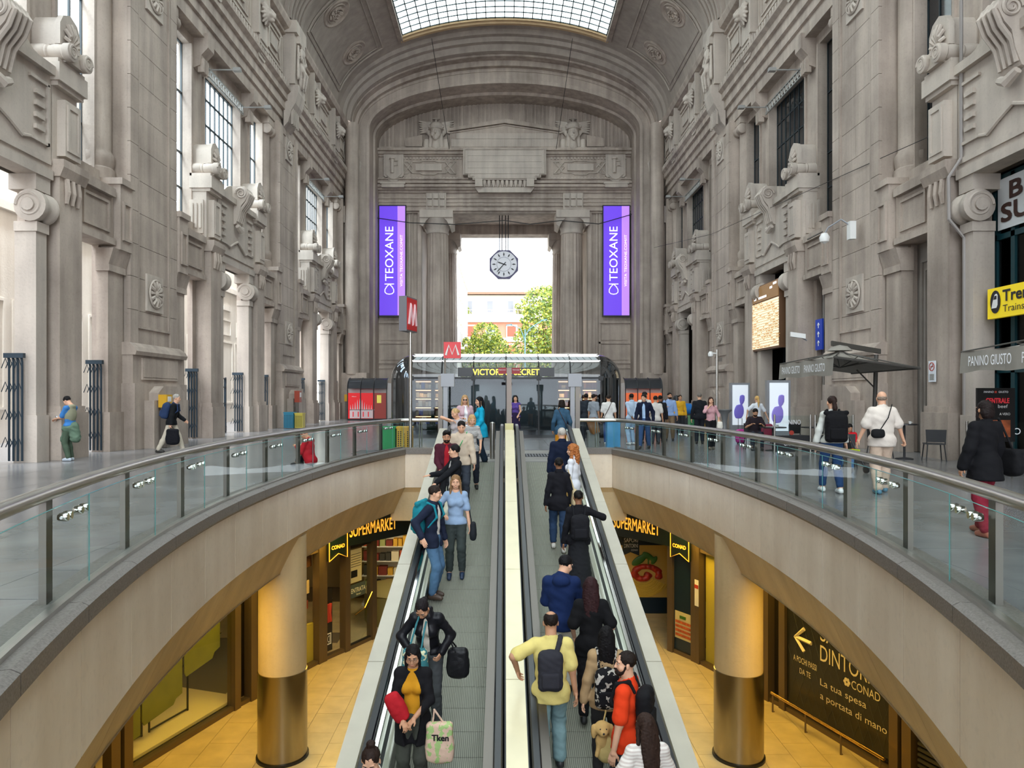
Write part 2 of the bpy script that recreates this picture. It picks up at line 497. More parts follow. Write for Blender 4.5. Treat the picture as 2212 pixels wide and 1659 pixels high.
def shell_medallion():
    m = M(); m.box(-0.03, 0.14, -0.56, 0.56, -0.62, 0.62)
    V = []
    for k in range(9):
        a = PI * (k / 8) - PI / 2
        c = Vector((-0.07, 0.0, 0.0)); d = Vector((0, math.cos(a) if True else 0, math.sin(a)))
    for k in range(12):
        a = 2 * PI * k / 12
        p0 = (-0.06, 0.10 * math.cos(a), 0.10 * math.sin(a)); p1 = (-0.04, 0.40 * math.cos(a), 0.42 * math.sin(a))
        m.tube([p0, ((-0.1), 0.27 * math.cos(a), 0.27 * math.sin(a)), p1], [0.02, 0.055, 0.075], 6)
    m.lathe([(0.46, -0.03), (0.50, -0.06), (0.46, -0.10), (0.42, -0.05)], 28, (0, 0, 0), 'x')
    m.lathe([(0.12, -0.03), (0.11, -0.10), (0.0, -0.13)], 12, (0, 0, 0), 'x')
    return m
medal_me = shell_medallion().mesh('shell_medallion', STONE2, True)

def lion_prims():
    P = []
    P.append(ell((-0.1, 0, 0.0), (0.30, 0.33, 0.38)))
    P.append(ell((-0.36, 0, -0.12), (0.20, 0.17, 0.15)))          # muzzle
    P.append(cone((-0.36, 0, 0.16), (-0.5, 0, -0.03), 0.07, 0.075))   # nose
    P.append(ell((-0.38, 0, -0.30), (0.13, 0.12, 0.09)))          # jaw
    for s in (-1, 1):
        P.append(ell((-0.30, s * 0.15, 0.15), (0.10, 0.10, 0.06)))  # brow
        P.append(ell((-0.36, s * 0.13, 0.03), (0.05, 0.05, 0.045), k=0.01))
        P.append(ell((-0.1, s * 0.30, 0.33), (0.09, 0.10, 0.12)))
        P.append(ell((-0.40, s * 0.14, -0.12), (0.09, 0.09, 0.08)))
    for k in range(16):                                            # mane locks
        a = 2 * PI * k / 16 + 0.2
        P.append(cone((-0.12, 0.33 * math.cos(a), 0.36 * math.sin(a)), (-0.02 - 0.06 * (k % 2), 0.47 * math.cos(a), 0.56 * math.sin(a)), 0.09, 0.05, 0.03))
    P.append(cut(ell((-0.54, 0, -0.235), (0.12, 0.11, 0.025))))
    return P
V, Fc = sdf_mesh(lion_prims(), 0.028, 0.06)
lion_me = np_mesh('lion_head', V, Fc, STONE2)
# seated figure with drapery on the frieze corbel
P = [ell((-0.15, 0, 1.5), (0.22, 0.2, 0.26)), ell((-0.12, 0, 1.9), (0.13, 0.13, 0.16)), ell((-0.12, 0, 0.85), (0.25, 0.33, 0.5)), ell((-0.1, 0, 0.25), (0.2, 0.3, 0.4))]
for s in (-1, 1):
    P += [cone((-0.15, s * 0.25, 1.6), (-0.28, s * 0.42, 1.15), 0.09, 0.07), cone((-0.28, s * 0.42, 1.15), (-0.3, s * 0.1, 1.0), 0.07, 0.06),
          cone((-0.2, s * 0.16, 0.8), (-0.42, s * 0.2, 0.55), 0.13, 0.1), cone((-0.42, s * 0.2, 0.55), (-0.3, s * 0.18, -0.1), 0.1, 0.07),
          cone((-0.05, s * 0.45, 1.7), (-0.08, s * 0.55, 0.3), 0.08, 0.12)]
V, Fc = sdf_mesh(P, 0.035, 0.06, wrinkle=(0.012, 26))
figure_me = np_mesh('carved_figure', V, Fc, STONE2)

def portal_parts():
    """one side (u>0) of the sculpted portal; mirrored for the other"""
    out = []
    m = M()
    m.box(11.78, 12.4, 2.2, 3.2, 0, 7.5); m.box(11.66, 12.4, 2.08, 3.32, 0, 1.25); m.box(11.72, 12.4, 2.14, 3.26, 1.25, 1.42)
    m.prism([(11.72, 7.5), (11.62, 7.75), (11.62, 7.95), (12.4, 7.95), (12.4, 7.5)], 2.12, 3.28, 'y')
    for k in range(3): m.tube([(11.74, 2.45 + 0.25 * k, 7.5), (11.71, 2.45 + 0.25 * k, 7.15), (11.75, 2.45 + 0.25 * k, 6.85)], [0.07, 0.08, 0.05], 6)
    out.append(('portal_pier', m.mesh('portal_pier', STONE, False)))
    m = M()
    m.box(11.95, 12.6, 2.15, 3.25, 7.95, 9.9); m.box(11.72, 11.95, 2.35, 3.05, 8.1, 9.6); m.box(12.05, 12.6, 2.08, 3.33, 8.2, 9.55)
    for s_ in (2.04, 3.33):
        for k in range(3): m.box(12.12 + 0.16 * k, 12.2 + 0.16 * k, s_, s_ + 0.05, 8.4, 9.4)
    m.box(11.78, 12.6, 2.12, 3.28, 9.9, 10.02); m.box(11.7, 12.6, 2.06, 3.34, 10.02, 10.5); m.box(11.76, 12.6, 2.1, 3.3, 10.5, 10.62)
    ring_frame(m, 2.42, 2.98, 8.25, 9.5, 11.72)
    out.append(('console', m.mesh('console', STONE2)))
    m = M()
    rp = [(0.18, 11.5), (0.24, 11.52), (0.24, 11.7), (0.20, 11.74), (0.22, 11.9), (0.19, 12.1), (0.22, 12.14), (0.2, 12.2), (0.23, 12.25), (0.23, 12.55), (0.16, 12.6)]
    for u_ in (2.36, 3.04):
        m.lathe(rp, 16, (0, u_, 10.86), 'x'); spiral(m, (11.51, u_, 10.86), 0.2, 'x', 0.04)
    m.box(11.62, 12.5, 2.36, 3.04, 10.62, 11.06)
    out.append(('scroll', m.mesh('scroll', STONE2, True)))
    m = M()
    ar = [(2.3, 11.06), (2.3, 11.6), (2.44, 11.85), (2.7, 11.97), (2.96, 11.85), (3.1, 11.6), (3.1, 11.06)]
    m.prism(ar, 11.95, 12.7, 'x')
    m.prism([(2.7 + (p[0] - 2.7) * 1.12, 11.06 + (p[1] - 11.06) * 1.05) for p in ar], 11.8, 11.95, 'x')
    for k in range(7):
        a = PI * (k + 0.5) / 7
        m.tube([(11.78, 2.7 + 0.08 * math.cos(a), 11.16 + 0.08 * math.sin(a)), (11.7, 2.7 + 0.22 * math.cos(a), 11.16 + 0.35 * math.sin(a)), (11.78, 2.7 + 0.32 * math.cos(a), 11.16 + 0.6 * math.sin(a))], [0.03, 0.055, 0.055], 6)
    out.append(('shell_crest', m.mesh('shell_crest', STONE2, True)))
    m = M()    # ionic jamb column inside the doorway
    m.box(11.95, 12.5, 1.5, 1.92, 0, 5.9); m.box(11.9, 12.5, 1.46, 1.95, 5.9, 6.15); m.box(11.9, 12.5, 1.46, 1.95, 0, 1.2); m.box(11.9, 12.6, 1.42, 2.0, 6.95, 7.35)
    m.lathe([(0.30, 1.36), (0.41, 1.40), (0.41, 1.56), (0.36, 1.62), (0.36, 1.76), (0.41, 1.82), (0.41, 1.98), (0.3, 2.02)], 20, (12.05, 0, 6.55), 'y')
    spiral(m, (12.05, 1.37, 6.55), 0.34, 'y', 0.05); m.lathe([(0.16, 1.30), (0.16, 1.38)], 12, (12.05, 0, 6.55), 'y')
    out.append(('ionic_jamb', m.mesh('ionic_jamb', STONE2, True)))
    m = M()    # side doorway surround
    m.box(12.0, 12.4, 3.35, 5.2, 6.3, 8.1); m.box(11.86, 12.0, 3.45, 5.1, 7.75, 8.0); m.box(11.9, 12.0, 3.4, 5.15, 6.3, 6.5)
    ring_frame(m, 3.6, 4.95, 6.65, 7.6, 12.0, 0.08, 0.05)
    m.box(11.8, 12.4, 5.25, 5.95, 6.2, 8.2); ring_frame(m, 5.35, 5.85, 6.5, 7.7, 11.8, 0.08, 0.06); m.box(11.72, 12.4, 5.2, 6.0, 8.2, 8.4)
    m.box(12.05, 12.4, 5.0, 5.85, 0, 5.5); m.box(11.96, 12.4, 4.94, 5.9, 0, 1.2); m.box(11.98, 12.4, 4.94, 5.9, 5.5, 5.7)
    m.prism([(12.0, 5.7), (11.85, 6.2), (12.4, 6.2), (12.4, 5.7)], 4.94, 5.95, 'y')
    out.append(('side_door_surround', m.mesh('side_door_surround', STONE)))
    m = M()    # half round pilaster of the upper storey
    prof = [(0.56, 8.4), (0.56, 8.75), (0.5, 8.8), (0.54, 9.0), (0.54, 9.2), (0.44, 9.35), (0.44, 15.6), (0.5, 15.7), (0.5, 15.85)]
    m.lathe(prof, 14, (12.78, 5.62, 0), 'z', PI / 2, 3 * PI / 2)
    m.box(12.2, 12.7, 5.15, 6.1, 15.85, 16.25)
    m.lathe([(0.2, 4.95), (0.27, 5.0), (0.27, 5.25), (0.2, 5.3), (0.2, 5.5), (0.27, 5.55), (0.27, 5.8), (0.2, 5.85)], 12, (12.35, 0.2, 15.6), 'y')
    out.append(('half_round_pilaster', m.mesh('half_round_pilaster', STONE, True)))
    m = M()    # bracket under the architrave, window surrounds
    m.prism([(12.6, 15.0), (12.35, 15.1), (12.28, 15.5), (12.0, 15.8), (12.0, 16.4), (12.6, 16.4)], 2.35, 2.95, 'y')
    for k in range(3): m.box(12.2, 12.45, 2.42 + 0.18 * k, 2.52 + 0.18 * k, 14.85, 15.4)
    m.box(12.52, 12.6, 2.0, 2.12, 8.4, 15.4); m.box(12.52, 12.6, 3.18, 3.3, 8.6, 15.8); m.box(12.52, 12.6, 5.1, 5.2, 8.6, 15.8)
    m.box(12.4, 13.0, 3.2, 5.15, 8.4, 8.6)
    out.append(('window_bracket', m.mesh('window_bracket', STONE)))
    return out
def centre_parts():
    out = []
    m = M()   # carved panel over the doorway
    m.box(11.95, 12.6, -2.1, 2.1, 7.35, 10.1); m.box(11.85, 11.95, -2.05, 2.05, 7.35, 7.6); m.box(11.9, 11.95, -2.05, 2.05, 7.75, 7.9)
    m.box(11.8, 12.4, -2.1, 2.1, 10.1, 10.35)
    for s in (-1, 1):
        m.box(11.88, 11.95, s * 1.25, s * 1.95, 8.2, 8.28); m.box(11.88, 11.95, s * 1.88, s * 1.95, 8.2, 9.8); m.box(11.88, 11.95, s * 1.2, s * 1.95, 9.75, 9.83)
        m.tube([(11.93, s * 1.25, 8.24), (11.9, s * 0.9, 8.15), (11.9, s * 0.5, 8.35), (11.9, 0, 8.55)], 0.05, 6)
        for k in range(4): m.box(11.87, 11.95, s * 1.4, s * 1.75, 8.5 + 0.3 * k, 8.62 + 0.3 * k)
        m.prism([(s * 2.1, 10.35), (s * 0.5, 10.35), (s * 0.5, 10.9), (s * 1.0, 10.75), (s * 1.4, 10.5)], 11.95, 12.5, 'x')
    out.append(('door_panel', m.mesh('door_panel', STONE2)))
    m = M()   # key scroll
    m.prism([(12.1, 9.2), (11.85, 9.3), (11.7, 9.7), (11.62, 10.1), (11.45, 10.3), (11.3, 10.6), (11.38, 10.85), (11.6, 10.95), (12.3, 10.95)], -0.36, 0.36, 'y')
    for u in (-0.38, 0.38): spiral(m, (11.62, u, 10.62), 0.25, 'y', 0.05)
    for k in range(4): m.tube([(11.55, -0.27 + 0.18 * k, 10.95), (11.28, -0.27 + 0.18 * k, 10.6), (11.42, -0.27 + 0.18 * k, 10.25), (11.68, -0.27 + 0.18 * k, 9.9), (11.8, -0.27 + 0.18 * k, 9.4)], 0.065, 6)
    m.tube([(11.8, -0.3, 9.2), (11.75, 0, 9.05), (11.8, 0.3, 9.2)], [0.1, 0.14, 0.1], 7)
    out.append(('key_scroll', m.mesh('key_scroll', STONE2, True)))
    return out
def entablature_mesh(y0, y1):
    prof = [(12.5, 16.2), (12.15, 16.2), (12.15, 16.75), (12.05, 16.78), (12.05, 17.2), (11.92, 17.24), (11.92, 17.7), (11.78, 17.74), (11.78, 18.05), (11.6, 18.2), (11.6, 18.32),
            (11.95, 18.6), (11.95, 18.75), (12.0, 18.8), (12.0, 21.2), (11.85, 21.25), (11.85, 21.4), (11.6, 21.5), (11.5, 21.75), (11.5, 21.9), (11.75, 22.02), (13.5, 22.02), (13.5, 16.2)]
    return M().prism(prof, y0, y1, 'y')
def frieze_frame():
    m = M()
    for (u0, u1) in ((-1.75, 1.75),):
        for (z0, z1) in ((19.05, 20.95),):
            ring_frame(m, u0, u1, z0, z1, 12.0, 0.1, 0.08); ring_frame(m, u0 + 0.3, u1 - 0.3, z0 + 0.3, z1 - 0.3, 12.0, 0.07, 0.06); ring_frame(m, -0.9, 0.9, 19.7, 20.3, 12.0, 0.3, 0.09)
    for s in (-1, 1):
        a, b = (3.65, 6.6)
        ring_frame(m, min(s * a, s * b), max(s * a, s * b), 19.05, 20.95, 12.0, 0.1, 0.08)
        ring_frame(m, min(s * (a + .3), s * (b - .3)), max(s * (a + .3), s * (b - .3)), 19.35, 20.65, 12.0, 0.07, 0.06)
        ring_frame(m, min(s * (a + .9), s * (b - .9)), max(s * (a + .9), s * (b - .9)), 19.7, 20.3, 12.0, 0.3, 0.09)
        for q in (0.35, -0.35):
            c = s * (a + b) / 2
            m.tube([(11.95, c + q * 3.4, 19.1), (11.93, c + q * 2.2, 20.0), (11.95, c + q * 3.4, 20.9)], 0.06, 5)
    return m.mesh('frieze_frame', STONE2)
def lion_shield():
    m = M()
    o = [(-0.72, 18.3), (-0.35, 17.95), (0.35, 17.95), (0.72, 18.3), (0.72, 21.2), (-0.72, 21.2)]
    m.prism(o, 11.72, 12.05, 'x'); m.prism([(p[0] * 0.84, 19.6 + (p[1] - 19.6) * 0.9) for p in o], 11.66, 11.72, 'x')
    m.box(11.6, 11.72, -0.6, 0.6, 18.5, 18.62); m.box(11.6, 11.72, -0.45, 0.45, 18.75, 18.85)
    m.box(11.6, 12.0, -0.8, -0.62, 18.9, 21.4); m.box(11.6, 12.0, 0.62, 0.8, 18.9, 21.4)
    return m.mesh('lion_shield', STONE2)
def dentil_mesh(y0, y1):
    m = M(); y = y0
    while y < y1:
        m.box(11.62, 11.8, y, y + 0.17, 18.34, 18.56); y += 0.32
    return m
PP, CP, FF, LS = portal_parts(), centre_parts(), frieze_frame(), lion_shield()
def pier_core():
    m = M(); m.box(11.98, 12.7, -1.62, 1.62, 3.4, 16.3)
    return m.mesh('pier_core', STONE)
def pier_pedestal():
    m = M()
    m.box(11.62, 12.4, -1.85, 1.85, 0, 2.1); m.box(11.72, 12.4, -1.78, 1.78, 2.1, 3.0)
    m.prism([(11.62, 3.0), (11.58, 3.12), (11.66, 3.25), (11.85, 3.4), (12.4, 3.4), (12.4, 3.0)], -1.82, 1.82, 'y')
    m.box(11.66, 11.72, -1.2, 1.2, 2.3, 2.85)
    ring_frame(m, -1.25, 1.25, 2.22, 2.92, 11.72, 0.07, 0.05)
    # drinking fountain front with stepped shoulders
    m.prism([(-1.25, 0), (1.25, 0), (1.25, 1.55), (0.95, 1.55), (0.95, 1.8), (0.6, 2.02), (-0.6, 2.02), (-0.95, 1.8), (-0.95, 1.55), (-1.25, 1.55)], 11.3, 11.62, 'x')
    m.prism([(-0.75, 0), (0.75, 0), (0.75, 1.2), (0.45, 1.2), (0.45, 1.5), (-0.45, 1.5), (-0.45, 1.2), (-0.75, 1.2)], 11.18, 11.3, 'x')
    return m.mesh('pedestal', STONE)
def block(w, h, d=0.1):
    return M().box(-d, 0.03, -w / 2 + 0.008, w / 2 - 0.008, 0.008, h - 0.008)
PC, PD = pier_core(), pier_pedestal()
BLK_S = block(0.5, 1.067, 0.1).mesh('stone_block', STONE); BLK_C = block(2.2, 1.067, 0.04).mesh('stone_block', STONE); BLK_H = block(1.1, 1.067, 0.04).mesh('stone_block', STONE)
m_ = M(); m_.box(-0.09, 0, -1.1, -1.02, 3.9, 15.9); m_.box(-0.09, 0, 1.02, 1.1, 3.9, 15.9); m_.box(-0.09, 0, -1.02, 1.02, 3.9, 3.98); m_.box(-0.09, 0, -1.02, 1.02, 15.82, 15.9)
PFR = m_.mesh('pier_moulding', STONE)
def corbel():
    m = M()
    m.prism([(12.0, 16.3), (11.75, 16.6), (11.6, 17.2), (11.35, 17.6), (11.2, 18.2), (11.2, 18.6), (12.0, 18.6)], -0.65, 0.65, 'y')
    m.box(11.35, 12.0, -0.8, 0.8, 18.6, 22.0); m.box(11.2, 12.0, -0.95, 0.95, 21.3, 21.95); m.box(11.15, 11.4, -0.5, 0.5, 20.9, 21.3)
    for k in range(5): m.box(11.5, 11.62, -0.55 + 0.25 * k, -0.45 + 0.25 * k, 16.5, 17.5)
    return m.mesh('corbel', STONE2)
CB = corbel()

def build_wall(side, name):
    s = 1 if side > 0 else -1
    T = (lambda p: (s * p[0], p[1], p[2]))
    m = M(T)
    for cy in BAYS: wall_boxes(m, cy)
    m.box(12.4, 13.5, -22, 9.2, 0, 22)
    m.box(12.4, 13.5, 54.8, 58.5, 0, 22); m.box(11.65, 13.5, 54.62, 58.5, 3, 30); m.box(12.3, 13.5, -22, 58.5, 22, 23.5)
    w = m.build(name, STONE, kind='structure')
    e = M(T); e.prism([(p[0], p[1]) for p in [(12.5, 16.2), (12.15, 16.2), (12.15, 16.75), (12.05, 16.78), (12.05, 17.2), (11.92, 17.24), (11.92, 17.7), (11.78, 17.74), (11.78, 18.05), (11.6, 18.2), (11.6, 18.32),
            (11.95, 18.6), (11.95, 18.75), (12.0, 18.8), (12.0, 21.2), (11.85, 21.25), (11.85, 21.4), (11.6, 21.5), (11.5, 21.75), (11.5, 21.9), (11.75, 22.02), (13.5, 22.02), (13.5, 16.2)]], -2, 56.5, 'y')
    e.build('entablature', STONE, w)
    d = M(T); y = 8.0
    while y < 53.5: d.box(11.62, 11.8, y, y + 0.17, 18.34, 18.56); y += 0.32
    d.build('dentils', STONE2, w, kind='stuff')
    for cy in BAYS:
        for nm, me in PP:
            for q in (1, -1): inst(nm, me, w, (0, cy, 0), scale=(s, q, 1))
        for nm, me in CP: inst(nm, me, w, (0, cy, 0), scale=(s, 1, 1))
        inst('frieze_frame', FF, w, (0, cy, 0), scale=(s, 1, 1))
        for q in (-2.7, 2.7):
            sh = inst('lion_shield', LS, w, (0, cy + q, 0), scale=(s, 1, 1))
            inst('lion_head', lion_me, sh, (11.62, 0, 20.15))
    for i, py in enumerate(PIERS + [54.8]):
        c = inst('pier', PC, w, (0, py, 0), scale=(s, 1, 1))
        inst('pedestal', PD, c); inst('pier_moulding', PFR, c, (11.98, 0, 0))
        if i in (1, 2):
            for r in range(12):
                z = 3.4 + 1.067 * r
                for q in (-1.37, 1.37): inst('stone_block', BLK_S, c, (11.98, q, z))
                if r % 2: inst('stone_block', BLK_C, c, (11.98, 0, z)); 
                else:
                    for q in (-0.55, 0.55): inst('stone_block', BLK_H, c, (11.98, q, z))
        for z in (5.15, 15.2): inst('shell_medallion', medal_me, c, (11.9, 0, z), label='round shell carving on a square plate')
        cb = inst('corbel', CB, w, (0, py, 0), scale=(s, 1, 1))
        inst('carved_figure', figure_me, cb, (11.3, 0, 18.7), scale=(0.8, 1.0, 1.2))
    return w
wall_left = build_wall(-1, 'wall_left')
wall_right = build_wall(1, 'wall_right')

# ---------------------------------------------------------------- vault
def vz(x, a=VA, b=VB): return SPR + b * math.sqrt(max(0, 1 - (x / a) ** 2))
SKX = 7.1
th0 = math.acos(SKX / VA)
ceiling = empty('ceiling', kind='structure')
for s in (-1, 1):
    st = []
    for y in (-22, 51.6):
        st.append([(s * VA * math.cos(th0 * k / 18), y, SPR + VB * math.sin(th0 * k / 18)) for k in range(19)])
    loft(st).build('vault_side', VAULT, ceiling, smooth=True)
    # raised outline of the long coffer
    def vp(x, y, off=0.0):
        t = math.acos(min(1, x / VA)); return (s * (x - off * math.cos(t) * 0.5), y, SPR + VB * math.sin(t) - off)
    for (yA, yB) in ((42.2, 50.3), (26.8, 37.6)):
        for (x0, x1, o) in ((8.55, 11.6, 0.0), (8.85, 11.5, 0.35)):
            for q in (yA + o, yB - o):
                pts = [vp(x1 + (x0 - x1) * k / 10, q, 0.03) for k in range(11)]
                M().tube(pts, 0.07 if not o else 0.04, 4).build('coffer_moulding', VAULT, ceiling)
            for x in (x0, x1):
                M().tube([vp(x, yA + o, 0.03), vp(x, yB - o, 0.03)], 0.07 if not o else 0.04, 4).build('coffer_moulding', VAULT, ceiling)
        for yy in ((43.6, 48.6) if yA > 40 else (29.5, 34.8)):
            x = 10.25; t = math.acos(x / VA)
            c = Vector(vp(x, yy, 0.0)); nrm = Vector((-s * math.cos(t) / VA, 0, -math.sin(t) / VB)).normalized()
            tu = Vector((0, 1, 0)); tv = nrm.cross(tu)
            m = M()
            R = Matrix((tu, tv, nrm)).transposed()
            m.T = lambda p, R=R, c=c: tuple(c + R @ Vector(p))
            m.lathe([(1.0, -0.05), (1.02, 0.08), (0.92, 0.13), (0.85, 0.08), (0.72, 0.06), (0.68, 0.12), (0.6, 0.05), (0.0, 0.05)], 30)
            for k in range(26):
                a = random.random() * 6.28; r = 0.5 * math.sqrt(random.random())
                m.tube([(r * math.cos(a), r * math.sin(a), 0.04), ((r + .05) * math.cos(a + .5), (r + .05) * math.sin(a + .5), 0.16), (r * math.cos(a + .9), r * math.sin(a + .9), 0.05)], 0.07, 5)
            m.build('vault_medallion', STONE, ceiling, smooth=True, label='round carved rosette on the vault')
    for py in (24.4, 39.6):                    # fluted transverse ribs above the piers
        for (w0, w1, dp) in ((-1.35, 1.35, 0.22), (-1.1, -0.9, 0.32), (-0.65, -0.45, 0.32), (-0.2, 0.0, 0.32), (0.25, 0.45, 0.32), (0.7, 0.9, 0.32)):
            st = []
            ks = [th0 * k / 14 for k in range(15)]
            for (yy, dd) in ((py + w0, 0), (py + w0, dp), (py + w1, dp), (py + w1, 0)):
                st.append([(s * (VA - dd) * math.cos(t), yy, SPR + (VB - dd) * math.sin(t)) for t in ks])
            loft(st).build('vault_rib', VAULT, ceiling)
# middle strip beyond the glazing
st = []
for y in (50.0, 51.6): st.append([(-VA * math.cos(th0 + (PI - 2 * th0) * k / 24), y, SPR + VB * math.sin(th0 + (PI - 2 * th0) * k / 24)) for k in range(25)])
loft(st).build('vault_crown', VAULT, ceiling, smooth=True)
# glazed skylight: iron grid and one pane per cell
def pane_mat():
    m = mat('skylight_pane', (0.82, 0.94, 0.95), 0.4, emit=1.0); b = m.node_tree.nodes['Principled BSDF']
    b.inputs['Base Color'].default_value = (0.5, 0.6, 0.6, 1); b.inputs['Emission Strength'].default_value = 5.2
    return m
PANE = pane_mat()
NX = 22; DY = 0.70
xs = [-SKX + 2 * SKX * i / NX for i in range(NX + 1)]
sky = empty('skylight', (0, 0, 0), label='long glazed skylight with a dark iron grid in the crown of the vault', cat='skylight')
rows = []; y = 49.9
while y > -21: rows.append(y); y -= DY
ironm = mat('skylight_iron', '#123036', 0.6)
far_rows = M()
for j in range(len(rows) - 1):
    y1, y0 = rows[j], rows[j + 1]
    for i in range(NX):
        x0, x1 = xs[i], xs[i + 1]
        q = [(x0 + .03, y0 + .03, vz(x0) + .05), (x1 - .03, y0 + .03, vz(x1) + .05), (x1 - .03, y1 - .03, vz(x1) + .05), (x0 + .03, y1 - .03, vz(x0) + .05)]
        Q = q + [(a, b, c + 0.02) for a, b, c in q]
        FQ = [(0, 3, 2, 1), (4, 5, 6, 7), (0, 1, 5, 4), (1, 2, 6, 5), (2, 3, 7, 6), (3, 0, 4, 7)]
        if j < 11: M().add(Q, FQ).build('pane', PANE, sky)
        else: far_rows.add(Q, FQ)
far_rows.build('pane_field', PANE, sky, kind='stuff')
g = M()
for x in xs: g.box(x - 0.03, x + 0.03, -21, 49.95, vz(x) - 0.02, vz(x) + 0.1)
for k, y in enumerate(rows):
    for i in range(NX):
        a, b = xs[i], xs[i + 1]
        g.add([(a, y - .03, vz(a)), (b, y - .03, vz(b)), (b, y + .03, vz(b)), (a, y + .03, vz(a)), (a, y - .03, vz(a) + .09), (b, y - .03, vz(b) + .09), (b, y + .03, vz(b) + .09), (a, y + .03, vz(a) + .09)],
              [(0,3,2,1),(4,5,6,7),(0,1,5,4),(1,2,6,5),(2,3,7,6),(3,0,4,7)])
g.build('iron_grid', ironm, sky)
fr = M()
WARM = stone_mat('ochre_plaster', '#b99a74', '#d0b48c', 0.1)
pts = [(-SKX - .2 + (2 * SKX + .4) * k / 24) for k in range(25)]
for (yy, hh, w) in ((50.05, 0.0, 0.14), (50.3, -0.1, 0.16), (50.62, -0.04, 0.1)):
    fr.tube([(x, yy, vz(x) + hh) for x in pts], w, 5)
fr.build('end_moulding', WARM, sky, smooth=True)
for s in (-1, 1):
    M().box(s * (SKX + .02), s * (SKX + .35), -22, 50.4, vz(SKX) - 0.28, vz(SKX) + 0.1).build('side_moulding', STONE, sky)
# roof over the glazing side: nothing; back of the vault stays open to the train shed

# ---------------------------------------------------------------- far arch and far wall
wf = empty('wall_far', kind='structure')
def ring(a, b, y, z0=0.0): return [(x, y, z) for x, z in arch_pts(a, b, z0=z0)]
loft([ring(11.8, 6.0, 51.4, 21.9), ring(11.75, 5.75, 51.6, 21.9), ring(11.75, 5.75, 52.0, 21.9), ring(11.55, 5.45, 52.1, 21.9), ring(11.55, 5.45, 52.5, 21.9), ring(11.35, 5.1, 52.8, 21.9), ring(11.35, 5.1, 53.3, 21.9)]).build('arch_moulding', VAULT, wf, smooth=True, ang=30)
loft([ring(11.35, 5.1, 53.3), ring(11.3, 4.95, 53.3), ring(11.3, 4.95, 54.0), ring(11.1, 4.6, 54.1), ring(11.1, 4.6, 54.5), ring(11.0, 4.35, 54.5), ring(11.0, 4.35, 54.56), ring(10.5, 3.75, 54.56), ring(10.5, 3.75, 54.5),
      ring(10.3, 3.5, 54.6), ring(10.3, 3.5, 56.2), ring(10.15, 3.3, 56.3), ring(10.15, 3.3, 58.1)]).build('end_arch', STONE, wf, smooth=True, ang=25)
for s in (-1, 1):                              # small relief plates along the arch soffit
    for t in (0.33, 0.62, 1.05):
        a, b = 11.45, 5.25
        x = s * a * math.cos(t); z = SPR + b * math.sin(t)
        m = M(); n_ = Vector((-x / a ** 2, 0, -(z - SPR) / b ** 2)).normalized(); tg = n_.cross(Vector((0, 1, 0)))
        m.obox(Vector((x, 53.1, z)) + n_ * 0.02, tg * 0.8, Vector((0, 0.26, 0)), n_ * 0.05)
        for k in range(5): m.obox(Vector((x, 53.1, z)) + n_ * 0.1 + tg * (-0.5 + 0.25 * k), tg * 0.05, Vector((0, 0.2, 0)), n_ * 0.04)
        m.build('soffit_relief', STONE, wf)
Y0 = 58.0
def fz(y): return 1.7 + (855 - y) / 26.724
m = M()
for s in (-1, 1):
    m.box(s * 6.7, s * 11.6, Y0, Y0 + 1.0, 0, 17.0)
m.box(-11.6, 11.6, Y0, Y0 + 1.0, 16.55, 26.5)
m.build('portal_wall', STONE, wf)
m = M()                                         # flutes of the lunette
x = -10.0
while x < 10.0:
    zt = SPR + 3.2 * math.sqrt(max(0, 1 - (x / 10.15) ** 2)) + 0.1
    m.box(x, x + 0.15, Y0 - 0.09, Y0 + 0.02, 21.4, zt); m.box(x + 0.2, x + 0.24, Y0 - 0.04, Y0 + 0.02, 21.4, zt); x += 0.31
m.build('lunette_fluting', STONE, wf, kind='stuff')
m = M()                                         # low gable in the lunette
m.prism([(-4.4, 21.6), (-4.4, 22.9), (0, 23.55), (4.4, 22.9), (4.4, 21.6)], Y0 - 0.2, Y0 + 0.05, 'y')
m.prism([(-4.55, 22.95), (0, 23.62), (4.55, 22.95), (4.55, 23.2), (0, 23.95), (-4.55, 23.2)], Y0 - 0.4, Y0 + 0.05, 'y')
m.prism([(-4.5, 22.8), (0, 23.47), (4.5, 22.8), (4.5, 22.9), (0, 23.55), (-4.5, 22.9)], Y0 - 0.28, Y0 + 0.05, 'y')
m.box(-10.1, 10.1, Y0 - 0.3, Y0 + 0.05, 21.35, 21.75)
for s in (-1, 1):
    m.prism([(s * 6.6, 21.7), (s * 6.6, 22.7), (s * 8.0, 22.4), (s * 8.0, 21.7)], Y0 - 0.3, Y0, 'y')
g_ = m.build('gable', STONE, wf)
for r, (z0, z1, n, h) in enumerate(((21.78, 22.36, 8, 4.3), (22.4, 22.84, 6, 3.9))):
    for k in range(n):
        w = 2 * h / n; M().box(-h + w * k + .015, -h + w * (k + 1) - .015, Y0 - 0.235, Y0 - 0.1, z0, z1).build('stone_block', STONE2, g_)
m = M()                                         # cornices and architrave bands
for (y1, y2, dp) in ((326, 331, 0.75), (331, 337, 0.55), (337, 341, 0.35), (388, 391, 0.5), (391, 396, 0.38), (396, 400, 0.65), (400, 404, 0.45), (404, 409, 0.75), (409, 414, 0.55), (414, 419, 0.35),
                     (428, 431, 0.32), (436, 439, 0.28), (444, 447, 0.34), (452, 458, 0.4)):
    m.box(-10.2, 10.2, Y0 - dp, Y0 + 0.05, fz(y2), fz(y1))
m.box(-10.2, 10.2, Y0 - 0.2, Y0, fz(388), fz(341)); m.box(-10.2, 10.2, Y0 - 0.22, Y0, fz(462), fz(419))
ent = m.build('portal_entablature', STONE, wf)
m = M(); x = -9.8
